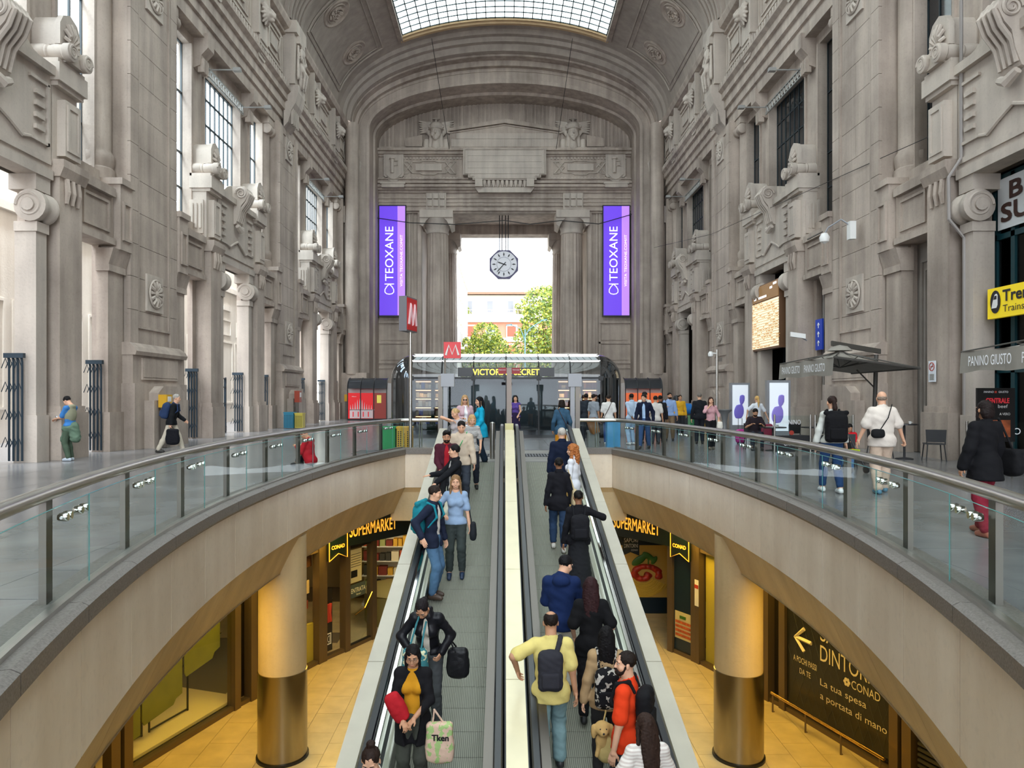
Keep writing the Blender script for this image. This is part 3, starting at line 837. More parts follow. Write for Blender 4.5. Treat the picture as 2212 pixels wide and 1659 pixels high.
while x < 9.8:
    if abs(x) > 3.5: m.box(x, x + 0.14, Y0 - 0.3, Y0 - 0.15, fz(346), fz(342)); m.box(x, x + 0.16, Y0 - 0.45, Y0 - 0.3, fz(390), fz(386))
    x += 0.27
m.build('bead_course', STONE2, wf, kind='stuff')
for s in (-1, 1):                               # interlaced relief panels either side of the tablet
    cx = s * 6.1
    m = M()
    m.box(cx - 1.05, cx + 1.05, Y0 - 0.34, Y0 - 0.15, fz(371), fz(357))
    m.tube([(cx - 2.2, Y0 - .25, fz(352)), (cx - 1.7, Y0 - .25, fz(352)), (cx - 1.3, Y0 - .25, fz(364)), (cx - 1.7, Y0 - .25, fz(377)), (cx - 2.2, Y0 - .25, fz(377))], 0.05, 4)
    m.tube([(cx + 2.2, Y0 - .25, fz(352)), (cx + 1.7, Y0 - .25, fz(352)), (cx + 1.3, Y0 - .25, fz(364)), (cx + 1.7, Y0 - .25, fz(377)), (cx + 2.2, Y0 - .25, fz(377))], 0.05, 4)
    for q in (-1, 1):
        m.tube([(cx + q * 2.05, Y0 - .27, fz(353)), (cx + q * 1.35, Y0 - .27, fz(376))], 0.06, 4); m.tube([(cx + q * 1.35, Y0 - .27, fz(353)), (cx + q * 2.05, Y0 - .27, fz(376))], 0.06, 4)
    for (a, b) in ((352, 350), (376, 379)):
        m.tube([(cx - 1.3, Y0 - .25, fz(a)), (cx - 0.7, Y0 - .25, fz(a)), (cx - 0.5, Y0 - .25, fz(b)), (cx + 0.5, Y0 - .25, fz(b)), (cx + 0.7, Y0 - .25, fz(a)), (cx + 1.3, Y0 - .25, fz(a))], 0.045, 4)
    m.build('interlace_relief', STONE2, wf)
    cx = s * 8.9                                 # shields at the ends
    m = M(); o = [(cx - .8, fz(337)), (cx + .8, fz(337)), (cx + .8, fz(383)), (cx + .4, fz(393)), (cx, fz(397)), (cx - .4, fz(393)), (cx - .8, fz(383))]
    m.prism(o, Y0 - 0.45, Y0 - 0.1, 'y'); m.prism([(cx + (a - cx) * .8, fz(362) + (b - fz(362)) * .85) for a, b in o], Y0 - 0.52, Y0 - 0.4, 'y')
    m.lathe([(0.14, -0.6), (0.16, 0.6)], 10, (cx - .1, Y0 - 0.55, fz(362)), 'z'); m.lathe([(0.24, 0.5), (0.24, 0.62)], 10, (cx - .1, Y0 - 0.55, fz(362)), 'z')
    m.tube([(cx - .1, Y0 - .6, fz(352)), (cx + .35, Y0 - .6, fz(352)), (cx + .35, Y0 - .6, fz(362)), (cx, Y0 - .6, fz(362))], 0.05, 5)
    m.box(cx - .9, cx + .9, Y0 - 0.9, Y0, fz(411), fz(402)); m.box(cx - 1.0, cx + 1.0, Y0 - 0.95, Y0, fz(404), fz(400))
    m.build('end_shield', STONE2, wf, smooth=False)
    cx = s * 5.5                                 # triple guttae block over each column
    m = M()
    for k in (-1, 0, 1):
        m.box(cx + k * .5 - .19, cx + k * .5 + .19, Y0 - 0.6, Y0 - 0.1, fz(433), fz(422)); m.box(cx + k * .5 - .19, cx + k * .5 + .19, Y0 - 0.6, Y0 - 0.1, fz(449), fz(436))
    m.box(cx - .8, cx + .8, Y0 - 0.42, Y0 - 0.1, fz(455), fz(420))
    m.build('triglyph', STONE2, wf)
m = M()                                         # central stepped tablet
tab = [(-3.3, fz(329)), (3.3, fz(329)), (3.3, fz(385)), (2.9, fz(385)), (2.9, fz(391)), (2.55, fz(391)), (2.55, fz(396)), (-2.55, fz(396)), (-2.55, fz(391)), (-2.9, fz(391)), (-2.9, fz(385)), (-3.3, fz(385))]
m.prism(tab, Y0 - 0.95, Y0 - 0.1, 'y')
tb = m.build('tablet', STONE2, wf)
for i in range(len(tab)):
    a, b = tab[i], tab[(i + 1) % len(tab)]
    M().tube([(a[0] * .96, Y0 - 0.96, fz(360) + (a[1] - fz(360)) * .92), (b[0] * .96, Y0 - 0.96, fz(360) + (b[1] - fz(360)) * .92)], 0.06, 4).build('tablet_moulding', STONE2, tb)
for r, (ya, yb, w, off) in enumerate(((334, 345, 1.2, 0), (345.5, 358, 1.35, .5), (358.5, 371, 1.2, 0), (371.5, 383, 1.35, .4))):
    x = -2.95
    while x < 2.9:
        x1 = min(x + w * (0.6 if (x < -2.9 and off) else 1), 2.95); M().box(x + .012, x1 - .012, Y0 - 0.985, Y0 - 0.9, fz(yb), fz(ya)).build('stone_block', STONE2, tb); x = x1 + .001
m = M()
for s in (-1, 1): m.box(s * 1.75, s * 2.35, Y0 - 1.0, Y0 - 0.1, fz(410), fz(390))
for k in range(10): m.lathe([(0.05, -0.28), (0.13, -0.1), (0.15, 0.15), (0.12, 0.25)], 8, (-1.6 + k * 0.356, Y0 - 0.8, fz(403)), 'z')
m.box(-1.8, 1.8, Y0 - 0.6, Y0, fz(419), fz(396)); m.prism([(-2.4, fz(410)), (2.4, fz(410)), (2.1, fz(421)), (-2.1, fz(421))], Y0 - 0.75, Y0, 'y')
m.build('tablet_bracket', STONE2, wf, smooth=True, ang=35)

# helmeted heads on the cornice
P = [ell((0, -.1, 0.95), (0.40, 0.42, 0.58)), ell((0, -0.3, 0.55), (0.22, 0.2, 0.2)), cone((0, -.05, 0.4), (0, 0, -0.1), 0.27, 0.36), cone((0, -0.5, 1.08), (0, -0.6, 0.82), 0.05, 0.09, 0.04),
     ell((0, -0.48, 0.62), (0.13, 0.07, 0.035), k=.02), ell((0, -0.46, 0.54), (0.10, 0.07, 0.035), k=.02), ell((0, -0.42, 0.38), (0.12, 0.1, 0.1))]
for s in (-1, 1):
    P += [ell((s * 0.17, -0.44, 0.98), (0.09, 0.06, 0.045), k=.02), ell((s * 0.24, -0.33, 0.75), (0.12, 0.12, 0.16)), cone((s * .38, -.05, .8), (s * .42, 0, -0.05), 0.12, 0.14), ell((s * 0.17, -0.46, 1.12), (0.12, 0.05, 0.03), k=.02)]
V, Fc = sdf_mesh(P, 0.035, 0.07); face_me = np_mesh('carved_face', V, Fc, STONE2)
P = [ell((0, -0.05, 1.42), (0.54, 0.56, 0.42)), ell((0, -0.1, 1.2), (0.64, 0.62, 0.10)), ell((s * 0, -.35, 1.22), (0.5, 0.4, 0.09)), cone((0, 0, 1.8), (0, 0, 2.05), 0.1, 0.09), ell((0, 0, 2.1), (0.32, 0.2, 0.07), k=.03)]
for s in (-1, 1):
    for k in range(6):
        a = 0.15 + k * 0.16
        P.append(cone((s * 0.5, 0.0, 1.15 + k * 0.12), (s * (1.28 + 0.02 * k), 0.1, 1.0 + k * 0.19), 0.13, 0.06, .02))
    P += [cone((s * .5, 0, 0.75), (s * .7, 0.05, 1.2), .1, .2), ell((s * 0.55, -0.2, 1.45), (0.1, 0.1, 0.14))]
V, Fc = sdf_mesh(P, 0.035, 0.06); helm_me = np_mesh('winged_helmet', V, Fc, STONE2)
for s in (-1, 1):
    h = empty('carved_head', (s * 5.5, Y0 - 0.35, 21.75), label='carved %s head with a winged helmet above the portal, %s the clock' % ('stone', 'to the left of' if s < 0 else 'to the right of'), cat='sculpture', group='helmeted heads above the portal')
    inst('face', face_me, h, (0, -.1, 0), scale=(1.08, 1.08, 1.06)); inst('winged_helmet', helm_me, h, (0, 0.06, .10))
    for q in (-1, 1): M().lathe([(0.27, -0.3), (0.25, 0.42), (0.2, 0.52), (0.0, 0.56)], 12, (q * 0.78, 0, 0), 'z').build('plinth_block', STONE2, h, smooth=True)
    M().box(-1.05, 1.05, -0.35, 0.3, -0.4, -0.2).build('plinth', STONE2, h)

# columns: fluted drums on a plain base
def column(name, x, y, r, top, **kw):
    c = empty(name, (x, y, 0), **kw)
    fl = lambda a: 1 - 0.05 * abs(math.sin(a * 10))
    m = M(); m.lathe([(r * 1.0, 0), (r * 1.0, 5.2)], 32); m.build('plain_drum', STONE2, c, smooth=True)
    m = M(); m.lathe([(r * 0.985, 5.2), (r * 0.95, 9.5), (r * 0.88, top - 1.75)], 160, flute=fl); m.build('fluted_shaft', STONE, c, smooth=True, ang=60)
    m = M(); m.lathe([(r * .88, top - 1.75), (r * .93, top - 1.7), (r * .93, top - 1.6), (r * .9, top - 1.5), (r * 0.95, top - 1.3), (r * 1.15, top - 0.9), (r * 1.3, top - 0.65), (r * 1.3, top - 0.55)], 32); m.build('necking', STONE2, c, smooth=True)
    q = r * 1.36
    m = M(); m.box(-q, q, -q, q, top - 0.6, top); 
    for s in (-1, 1):
        m.prism([(s * q, top - .6), (s * q, top - 1.15), (s * q * .8, top - 1.3), (s * q * .62, top - .85), (s * q * .4, top - .6)], -q * .9, q * .9, 'y')
    m.build('abacus', STONE2, c)
    return c
for s in (-1, 1):
    w_ = 'left' if s < 0 else 'right'
    column('column', s * 5.46, 58.55, 0.98, 16.55, label='stout fluted stone column %s the hanging clock, inner face of the portal' % ('left of' if s < 0 else 'right of'), cat='column')
    column('column', s * 5.28, 67.0, 0.9, 16.6, label='fluted stone column further out behind the %s front column of the portal' % w_, cat='column')
m = M()
for s in (-1, 1):
    m.box(s * 5.9, s * 9, 66.6, 67.8, 0, 17); m.box(s * 7.0, s * 8.2, 59, 66.7, 0, 17)
m.box(-9, 9, 66.2, 67.8, 16.6, 20)
for (a, b) in ((59.0, 66.2),): m.box(-9, 9, a, b, 17.4, 18.2)
for k in range(3): m.box(-5.2 + .5 * k, 5.2 - .5 * k, 59.05 + .12 * k, 59.25 + .12 * k, 16.6 + .22 * k, 17.4)
m.build('porch', STONE, wf)
m = M()
for s in (-1, 1):                               # pilaster strips and panels beside the portal
    m.box(s * 6.72, s * 7.0, Y0 - 0.25, Y0, 0, 16.5); m.box(s * 7.35, s * 7.5, Y0 - 0.12, Y0, 0, 16.5)
    for (z0, z1, dp) in ((7.55, 7.75, .15), (4.3, 4.45, .12), (3.9, 4.0, .08), (5.9, 6.05, .12)):
        m.box(s * 7.6, s * 10.2, Y0 - dp, Y0, z0, z1)
    m.box(s * 7.8, s * 10.0, Y0 - .06, Y0, 4.6, 5.8); m.box(s * 7.8, s * 10.0, Y0 - .06, Y0, 6.2, 7.4); m.box(s * 7.6, s * 7.75, Y0 - .12, Y0, 4.4, 16.4)
    m.box(s * 11.1, s * 11.6, 54.0, 58, 0, 22)
m.build('portal_panels', STONE, wf)
for s in (-1, 1):                               # round shafts between end arch and side wall
    M().lathe([(0.5, 3.3), (0.5, 21.9)], 14, (s * 11.35, 53.35, 0)).build('corner_shaft', STONE, wf, smooth=True)
    M().box(s * 10.2, s * 11.9, 53.0, 54.9, 0, 3.4).build('corner_pedestal', STONE, wf)
    inst('shell_medallion', medal_me, wf, (s * 11.9, 53.9, 15.2), scale=(s, 1, 1))
# ================================================================ FLOOR WITH THE CURVED OPENING
CX = 0.12; YE = 21.15; YC = 17.35; LZ = -5.5
def halfw(y):
    t = y - 12
    return max(0.5, 4.15 - (0.0197 * t * t if t < 0 else 0.0095 * t * t + 0.0004 * t ** 3))
# opening outline (right side, from behind the camera to the far corner, then in to the walkway)
ys = [-6 + (YE + 6) * k / 56 for k in range(57)]
def edge_pt(s, y, off=0.0):
    t = y - 12; dx = -0.0394 * t if t < 0 else -0.019 * t - 0.0012 * t * t; n = Vector((1, -dx, 0)).normalized()     # outward normal of the right edge
    return Vector((CX + s * (halfw(y) + n.x * off), y + n.y * off, 0))
WK = 1.72                                    # half width of the pair of walkways
floor = empty('floor', kind='structure')
hw = {y: halfw(y) for y in ys}
for s in (-1, 1):
    m = M(); vs = []; fs = []
    for y in ys:
        e = edge_pt(s, y); vs += [(e.x, y, -0.012), (s * 18.5, y, -0.012)]
    n = len(ys)
    for i in range(n - 1): fs.append((2 * i, 2 * i + 1, 2 * i + 3, 2 * i + 2))
    m.add(vs, fs); m.box(s * 1.5, s * 18.5, -24, -5.9, -0.3, -0.012); m.box(s * 3.0 if s > 0 else -3.0, s * 18.5, YE, 75, -0.3, -0.012)
    m.build('slab', FLOORB, floor)
M().box(-4, 4, YE, 75, -0.3, -0.012).build('slab', FLOORB, floor)
M().box(-1.6 + CX, 1.6 + CX, YC + 0.05, YE, -0.3, -0.012).build('slab', FLOORB, floor)
S = 1.5
slab_tiles = []; rest = M()
for ix in range(-9, 9):
    for iy in range(0, 48):
        x0, x1 = ix * S, ix * S + S; y0, y1 = -3 + iy * S * 1.0, -3 + iy * S + S
        x0 = max(x0, -12.4); x1 = min(x1, 12.4)
        if x1 - x0 < 0.2: continue
        ok = True
        if y0 < YE + 0.35:
            for yy in (y0, (y0 + y1) / 2, y1):
                w = halfw(min(yy, YE)) + 0.42
                if x0 < CX + w and x1 > CX - w: ok = False
        if not ok or y0 < 1.5: continue
        slab_tiles.append((x0, x1, y0, y1))
slab_tiles.sort(key=lambda t: t[2])
tm = {}
for k, (x0, x1, y0, y1) in enumerate(slab_tiles):
    w = round(x1 - x0, 3)
    if k < 290:
        if w not in tm: tm[w] = M().box(0, w - 0.012, 0, S - 0.012, -0.03, 0).mesh('floor_stone', FLOORM)
        inst('floor_stone', tm[w], floor, (x0 + .006, y0 + .006, random.uniform(-.0012, 0)))
    else: rest.box(x0 + .006, x1 - .006, y0 + .006, y1 - .006, -0.03, 0)
rest.box(-18, -12.4, 0, 75, -0.03, 0); rest.box(-9, 9, 60, 75, -0.03, 0)
rest.build('floor_stones_far', FLOORM, floor, kind='stuff')
# infill stones that follow the curve
for s in (-1, 1):
    yy = [1.0 + 1.0 * k for k in range(21)]
    for i in range(len(yy) - 1):
        a0, a1 = edge_pt(s, yy[i] + .01, .3), edge_pt(s, yy[i + 1] - .01, .3)
        xo = s * (math.ceil((halfw(yy[i]) + 0.42 + S) / S) * S + 0.02)
        m = M(); q = [(a0.x, yy[i] + .01), (xo, yy[i] + .01), (xo, yy[i + 1] - .01), (a1.x, yy[i + 1] - .01)]
        m.prism(q, -0.03, -0.002, 'z'); m.build('floor_stone', FLOORM, floor)
# landing in front of the walkways: stone bands, entrance mats
for (x0, x1) in ((-1.5 + CX, -0.12 + CX), (0.12 + CX, 1.5 + CX)):
    M().box(x0, x1, YC + 0.02, YC + 1.25, -0.03, 0.004).build('landing_plate', mat('comb_plate', '#74746f', 0.55, 0.1), floor, label='ribbed metal landing plate')
    for k in range(5): M().box(x0, x1, YC + 1.3 + k * 0.75, YC + 2.03 + k * 0.75, -0.03, 0.0).build('landing_stone', mat('pale_landing', '#8f8c88', 0.5, var=0.15, scale=1.5), floor)
for s in (-1, 1):
    g = M(); x = CX + s * 0.82
    g.box(x - 0.5, x + 0.5, 20.0, 21.0, 0.0, 0.006)
    mt = g.build('entrance_mat', mat('mat_dark', '#2b2c30', 0.9), label='dark slatted entrance mat in front of the %s walkway' % ('left' if s < 0 else 'right'), cat='mat')
    for k in range(12): M().box(x - 0.49 + k * .083, x - 0.45 + k * .083, 20.02, 20.98, 0.006, 0.012).build('slat', mat('mat_slat', '#6f7076', 0.6), mt)

# curb stones, cream fascia panels, sloping soffit panels following the curve
def fz_low(y): return -1.0
curb = empty('curb', (0, 0, 0), kind='structure')
fascia = empty('wall_opening', (0, 0, 0), kind='structure')
soffit = empty('ceiling_lower', (0, 0, 0), kind='structure')
SOF = stone_mat('soffit_stone', '#b5a07a', '#dcc89e', 0.25, rough=0.5)
SEG = 1.32
for s in (-1, 1):
    y = -5.2; k = 0
    while y < YE - 0.01:
        y1 = min(y + SEG, YE)
        if YE - y1 < 0.5: y1 = YE
        g = 0.006
        sub = [y + g + (y1 - y - 2 * g) * t / 4 for t in range(5)]
        def strip(prof, name, m_, par):
            path = [(edge_pt(s, t), (edge_pt(s, t, 1) - edge_pt(s, t)), (0, 0, 1)) for t in sub]
            M().sweep(path, prof(0) if callable(prof) else prof).build(name, m_, par)
        strip([(-0.05, 0.0), (-0.05, 0.13), (0.0, 0.16), (0.34, 0.16), (0.34, -0.05), (0.0, -0.05)], 'curb_stone', GRANITE, curb)
        # fascia panel
        vs = []; fs = []
        for t in sub:
            a, b = edge_pt(s, t), edge_pt(s, t, 0.12)
            vs += [(a.x, a.y, -0.005), (a.x, a.y, fz_low(t)), (b.x, b.y, fz_low(t)), (b.x, b.y, -0.005)]
        for i in range(4):
            for j in range(4): fs.append((i * 4 + j, i * 4 + (j + 1) % 4, (i + 1) * 4 + (j + 1) % 4, (i + 1) * 4 + j))
        fs += [(0, 1, 2, 3), (16, 17, 18, 19)]
        M().add(vs, fs).build('fascia_panel', MARBLE, fascia)
        vs = []
        for t in sub:
            a, b = edge_pt(s, t, 0.02), edge_pt(s, t, 0.36)
            zl = fz_low(t) - 0.002
            vs += [(a.x, a.y, zl), (b.x, b.y, -1.75), (b.x + s * .1, b.y, -1.75), (a.x + s * .1, a.y, zl)]
        M().add(vs, fs).build('soffit_panel', SOF, soffit)
        y = y1; k += 1
    # far short return
    a = edge_pt(s, YE); x1 = CX + s * WK
    M().box(a.x, x1, YE - 0.03, YE + 0.12, -1.0, -0.0).build('fascia_panel', MARBLE, fascia)
    M().box(a.x + s * .34, x1, YE - 0.08, YE + 0.34, -0.01, 0.16).build('curb_stone', GRANITE, curb)
    M().box(a.x + s * 2.5, x1 - s * .4, YE + 0.1, YE + 0.3, -2.0, -1.0).build('bulkhead', SOF, soffit)
    m = M(); m.add([(a.x, YE, -1.0), (x1 - s * .4, YE, -1.0), (x1 - s * .4, YE + 0.5, -1.75), (a.x + s * .4, YE + 0.5, -1.75)], [(0, 1, 2, 3)]); m.build('soffit_panel', SOF, soffit)
    # ceiling slab
    m = M(); vs = []; fs = []
    for y in ys:
        e = edge_pt(s, y, 0.34); vs += [(e.x, e.y, -1.75), (s * 13, y, -1.75)]
    for i in range(len(ys) - 1): fs.append((2 * i, 2 * i + 1, 2 * i + 3, 2 * i + 2))
    m.add(vs, fs); m.box(0, s * 13, YE + .3, 32, -1.75, -1.73); m.build('ceiling_slab', mat('lower_ceiling', '#b9a67e', 0.8), soffit)

# ================================================================ LOWER FLOOR
lf = empty('floor_lower', kind='structure')
M().box(-13, 13, -8, 30, LZ - 0.3, LZ - 0.01).build('slab', TILEJ, lf)
TW, TD = 0.62, 0.93
tme = M().box(0.004, TW - 0.004, 0.004, TD - 0.004, -0.02, 0).mesh('floor_tile', TILE)
band = mat('band_tile', '#8a7c5e', 0.3, var=0.2, scale=3)
tcand = []
FAC = [(9.6, 7.0), (7.35, 13.4), (6.3, 16.6), (5.11, 19.4), (4.58, 20.3), (4.04, 21.3)]      # shop front line (right side, mirrored left)
def facx(y):
    for (a, b), (c, d) in zip(FAC, FAC[1:]):
        if b <= y <= d: return a + (c - a) * (y - b) / (d - b)
    return FAC[-1][0] if y > FAC[-1][1] else FAC[0][0]
for s in (-1, 1):
    for i in range(0, 17):
        for j in range(0, 30):
            x = 1.9 + i * TW; y = 6.5 + j * TD + (0.46 if i % 2 else 0)
            if x > facx(y) + 0.3 and y < 21: continue
            if y > 25: continue
            tcand.append((s, x, y))
tcand.sort(key=lambda t: abs(t[1] * 1.0 / t[2] - 0.33))
restt = M()
for k, (s, x, y) in enumerate(tcand):
    if k < 290: inst('floor_tile', tme, lf, (CX + (x if s > 0 else -x - TW), y, LZ))
    else:
        xx = CX + (x if s > 0 else -x - TW); restt.box(xx + .004, xx + TW - .004, y + .004, y + TD - .004, LZ - .02, LZ)
restt.build('floor_tiles_edge', TILE, lf, kind='stuff')

# round columns with a steel collar
for s in (-1, 1):
    x = CX + s * 4.56
    c = empty('round_column', (x, 14.35, LZ), label='thick round stone column with a polished steel sleeve, lower floor %s of the walkways' % ('left' if s < 0 else 'right'), cat='column')
    M().lathe([(0.465, 1.72), (0.465, 4.42)], 40).build('stone_shaft', SOF, c, smooth=True)
    M().lathe([(0.48, 0.05), (0.48, 1.74), (0.466, 1.745)], 40).build('steel_sleeve', mat('sleeve_steel', '#a49a86', 0.25, 1.0, var=0.15, scale=2, stretch=(1, 1, 0.2)), c, smooth=True)
    M().lathe([(0.51, 0.0), (0.51, 0.05)], 40).build('base_ring', BLACK, c, smooth=True)

# ================================================================ MOVING WALKWAYS
TAN = 0.25; Z0 = -4.33
def bz(y): return Z0 + TAN * y
yB, yT = -2.0, YC
RUN = Vector((0, 1, TAN)).normalized(); UPN = Vector((0, -TAN, 1)).normalized()
def slope_box(m, x0, x1, y0, y1, h0, h1, mi=0):
    return m.add([(x0, y0, bz(y0) + h0), (x1, y0, bz(y0) + h0), (x1, y1, bz(y1) + h0), (x0, y1, bz(y1) + h0), (x0, y0, bz(y0) + h1), (x1, y0, bz(y0) + h1), (x1, y1, bz(y1) + h1), (x0, y1, bz(y1) + h1)],
           [(0,3,2,1),(4,5,6,7),(0,1,5,4),(1,2,6,5),(2,3,7,6),(3,0,4,7)], mi)
def tread_mat():
    m = mat('ribbed_tread', '#8a8b80', 0.5, 0.25); nt = m.node_tree; b = nt.nodes['Principled BSDF']
    g = nt.nodes.new('ShaderNodeNewGeometry'); w = nt.nodes.new('ShaderNodeTexWave'); w.inputs['Scale'].default_value = 14; w.bands_direction = 'X'
    nt.links.new(g.outputs['Position'], w.inputs['Vector'])
    r = nt.nodes.new('ShaderNodeValToRGB'); r.color_ramp.elements[0].color = (*srgb('#6f7066'), 1); r.color_ramp.elements[1].color = (*srgb('#a3a395'), 1)
    nt.links.new(w.outputs[0], r.inputs[0]); nt.links.new(r.outputs[0], b.inputs['Base Color'])
    bp = nt.nodes.new('ShaderNodeBump'); bp.inputs['Strength'].default_value = 0.5; bp.inputs['Distance'].default_value = 0.01
    nt.links.new(w.outputs[0], bp.inputs['Height']); nt.links.new(bp.outputs[0], b.inputs['Normal']); return m
TREAD = tread_mat()
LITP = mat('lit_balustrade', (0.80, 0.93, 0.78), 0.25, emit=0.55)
CLAD = mat('cream_cladding', '#bcb6a6', 0.32, 0.1, var=0.06, scale=3)
EDGE = mat('black_edge', '#1b1e22', 0.4)
walks = []
for s, nm in ((-1, 'moving walkway sloping down on the left, people face the camera on it'), (1, 'moving walkway sloping up on the right, people seen from behind on it')):
    w = empty('moving_walkway', (0, 0, 0), label=nm, cat='moving walkway', group='inclined moving walkways')
    walks.append(w)
    xi, xo = CX + s * 0.325, CX + s * 1.33
    y = yB; pal = 0.40; k = 0
    pal_y = []
    while y < yT - 0.05: pal_y.append(y); y += pal
    pm = M(); x0, x1 = min(xi, xo), max(xi, xo)
    slope_box(pm, x0, x1, 0, pal - 0.006, -0.05, 0); pme = pm.mesh('pallet', TREAD)
    for y in pal_y:
        if y > 5: inst('pallet', pme, w, (0, y, TAN * y))
    m = M(); slope_box(m, x0, x1, yB, 5.2, -0.06, -0.002); slope_box(m, x0, x1, yB, yT, -0.4, -0.055); m.build('track_bed', EDGE, w)
    m = M(); slope_box(m, xi, xi - s * 0.05, yB, yT, -0.05, 0.22); slope_box(m, xo, xo + s * 0.05, yB, yT, -0.05, 0.22); m.build('skirt', mat('skirt_metal', '#8f918c', 0.3, 0.8), w)
    slope_box(M(), xi, xi - s * 0.03, yB, yT, 0.22, 0.8).build('inner_balustrade', mat('inner_panel', '#8b8f8c', 0.35, 0.7), w)
    yy = yB
    while yy < yT:
        y1 = min(yy + 1.25, yT + .3)
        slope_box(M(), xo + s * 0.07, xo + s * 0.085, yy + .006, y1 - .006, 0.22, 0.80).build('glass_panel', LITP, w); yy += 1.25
    for (a, b, h0, h1, mt) in ((xo + s * .0, xo + s * .09, 0.22, 0.25, CHROME), (xo + s * .1, xo + s * .12, 0.26, 0.78, mat('backing', '#9aa08c', 0.6)), (xo + s * .03, xo + s * .13, 0.80, 0.845, CHROME), (xi, xi - s * .1, 0.80, 0.845, DSTEEL), (xo + s * .02, xo + s * .06, 0.5, 0.515, EDGE)):
        slope_box(M(), a, b, yB, yT, h0, h1).build('trim_rail', mt, w)
    # rubber handrails, rounded section, running round a newel at the top
    for (c0, inner) in ((CX + s * 0.185, True), (CX + s * 1.455, False)):
        pts = [Vector((c0, y, bz(y) + 0.88)) for y in (yB, 5, 12, yT - 0.5)]
        pts += [Vector((c0, YC + 0.2, bz(YC) + 0.93)), Vector((c0, YC + 0.9, 0.95)), Vector((c0, YC + 1.5, 0.93)), Vector((c0, YC + 1.75, 0.84)), Vector((c0, YC + 1.85, 0.66)), Vector((c0, YC + 1.75, 0.45)), Vector((c0, YC + 1.5, 0.36))]
        path = [(p, (1, 0, 0), UPN) for p in pts[:4]] + [(pts[4], (1, 0, 0), (0, -.1, 1)), (pts[5], (1, 0, 0), (0, 0, 1)), (pts[6], (1, 0, 0), (0, .3, 1)), (pts[7], (1, 0, 0), (0, .8, .6)), (pts[8], (1, 0, 0), (0, 1, 0)), (pts[9], (1, 0, 0), (0, .8, -.6)), (pts[10], (1, 0, 0), (0, .2, -1))]
        M().sweep(path, [(-0.04, -0.02), (-0.045, 0.01), (-0.03, 0.03), (0.03, 0.03), (0.045, 0.01), (0.04, -0.02)]).build('handrail', RUBBER, w, smooth=True)
        m = M(); m.box(c0 - 0.02, c0 + 0.02, YC + 0.1, YC + 1.7, 0.0, 0.9); m.lathe([(0.28, -0.02), (0.28, 0.02)], 20, (c0, YC + 1.5, 0.64), 'x'); m.build('newel', CHROME, w)
    # outer cladding: cream top plates with joints + dark side truss
    yy = -1.0; n = 0
    while yy < yT:
        y1 = min(yy + 2.35, yT + 0.3)
        slope_box(M(), CX + s * 1.535, CX + s * WK, yy + .008, y1 - .008, 0.74, 0.82).build('cladding_panel', CLAD, w)
        yy += 2.35
    m = M(); slope_box(m, CX + s * 1.50, CX + s * (WK - .01), yB, yT, -0.55, 0.76); m.build('side_truss', mat('truss_panel', '#b3a98e', 0.5, 0.3), w)
    slope_box(M(), CX + s * 0.1, CX + s * 1.52, yB, yT, -0.9, -0.4).build('underside', EDGE, w)
dv = empty('divider', (0, 0, 0), label='cream painted metal strip between the two moving walkways', cat='divider')
yy = 0.5; n = 0
while yy < yT:
    y1 = min(yy + 2.5, yT)
    slope_box(M(), CX - 0.105, CX + 0.105, yy + .006, y1 - .006, 0.80, 0.87).build('cover_plate', mat('divider_cream', '#dcd2b0', 0.3, 0.1, var=0.06, scale=2.5), dv)
    yy += 2.5
slope_box(M(), CX - 0.12, CX + 0.12, yB, yT, 0.0, 0.81).build('core', EDGE, dv)
M().box(CX - 0.10, CX + 0.10, YC, YC + 1.25, 0, 0.82).build('end_block', mat('divider_cream', '#e6dcb8'), dv)
m = M(); m.box(CX - 0.11, CX + 0.11, YC + 1.25, YC + 1.4, 0, 0.98); m.build('control_box', mat('ivory', '#d8cf98', 0.5), dv)
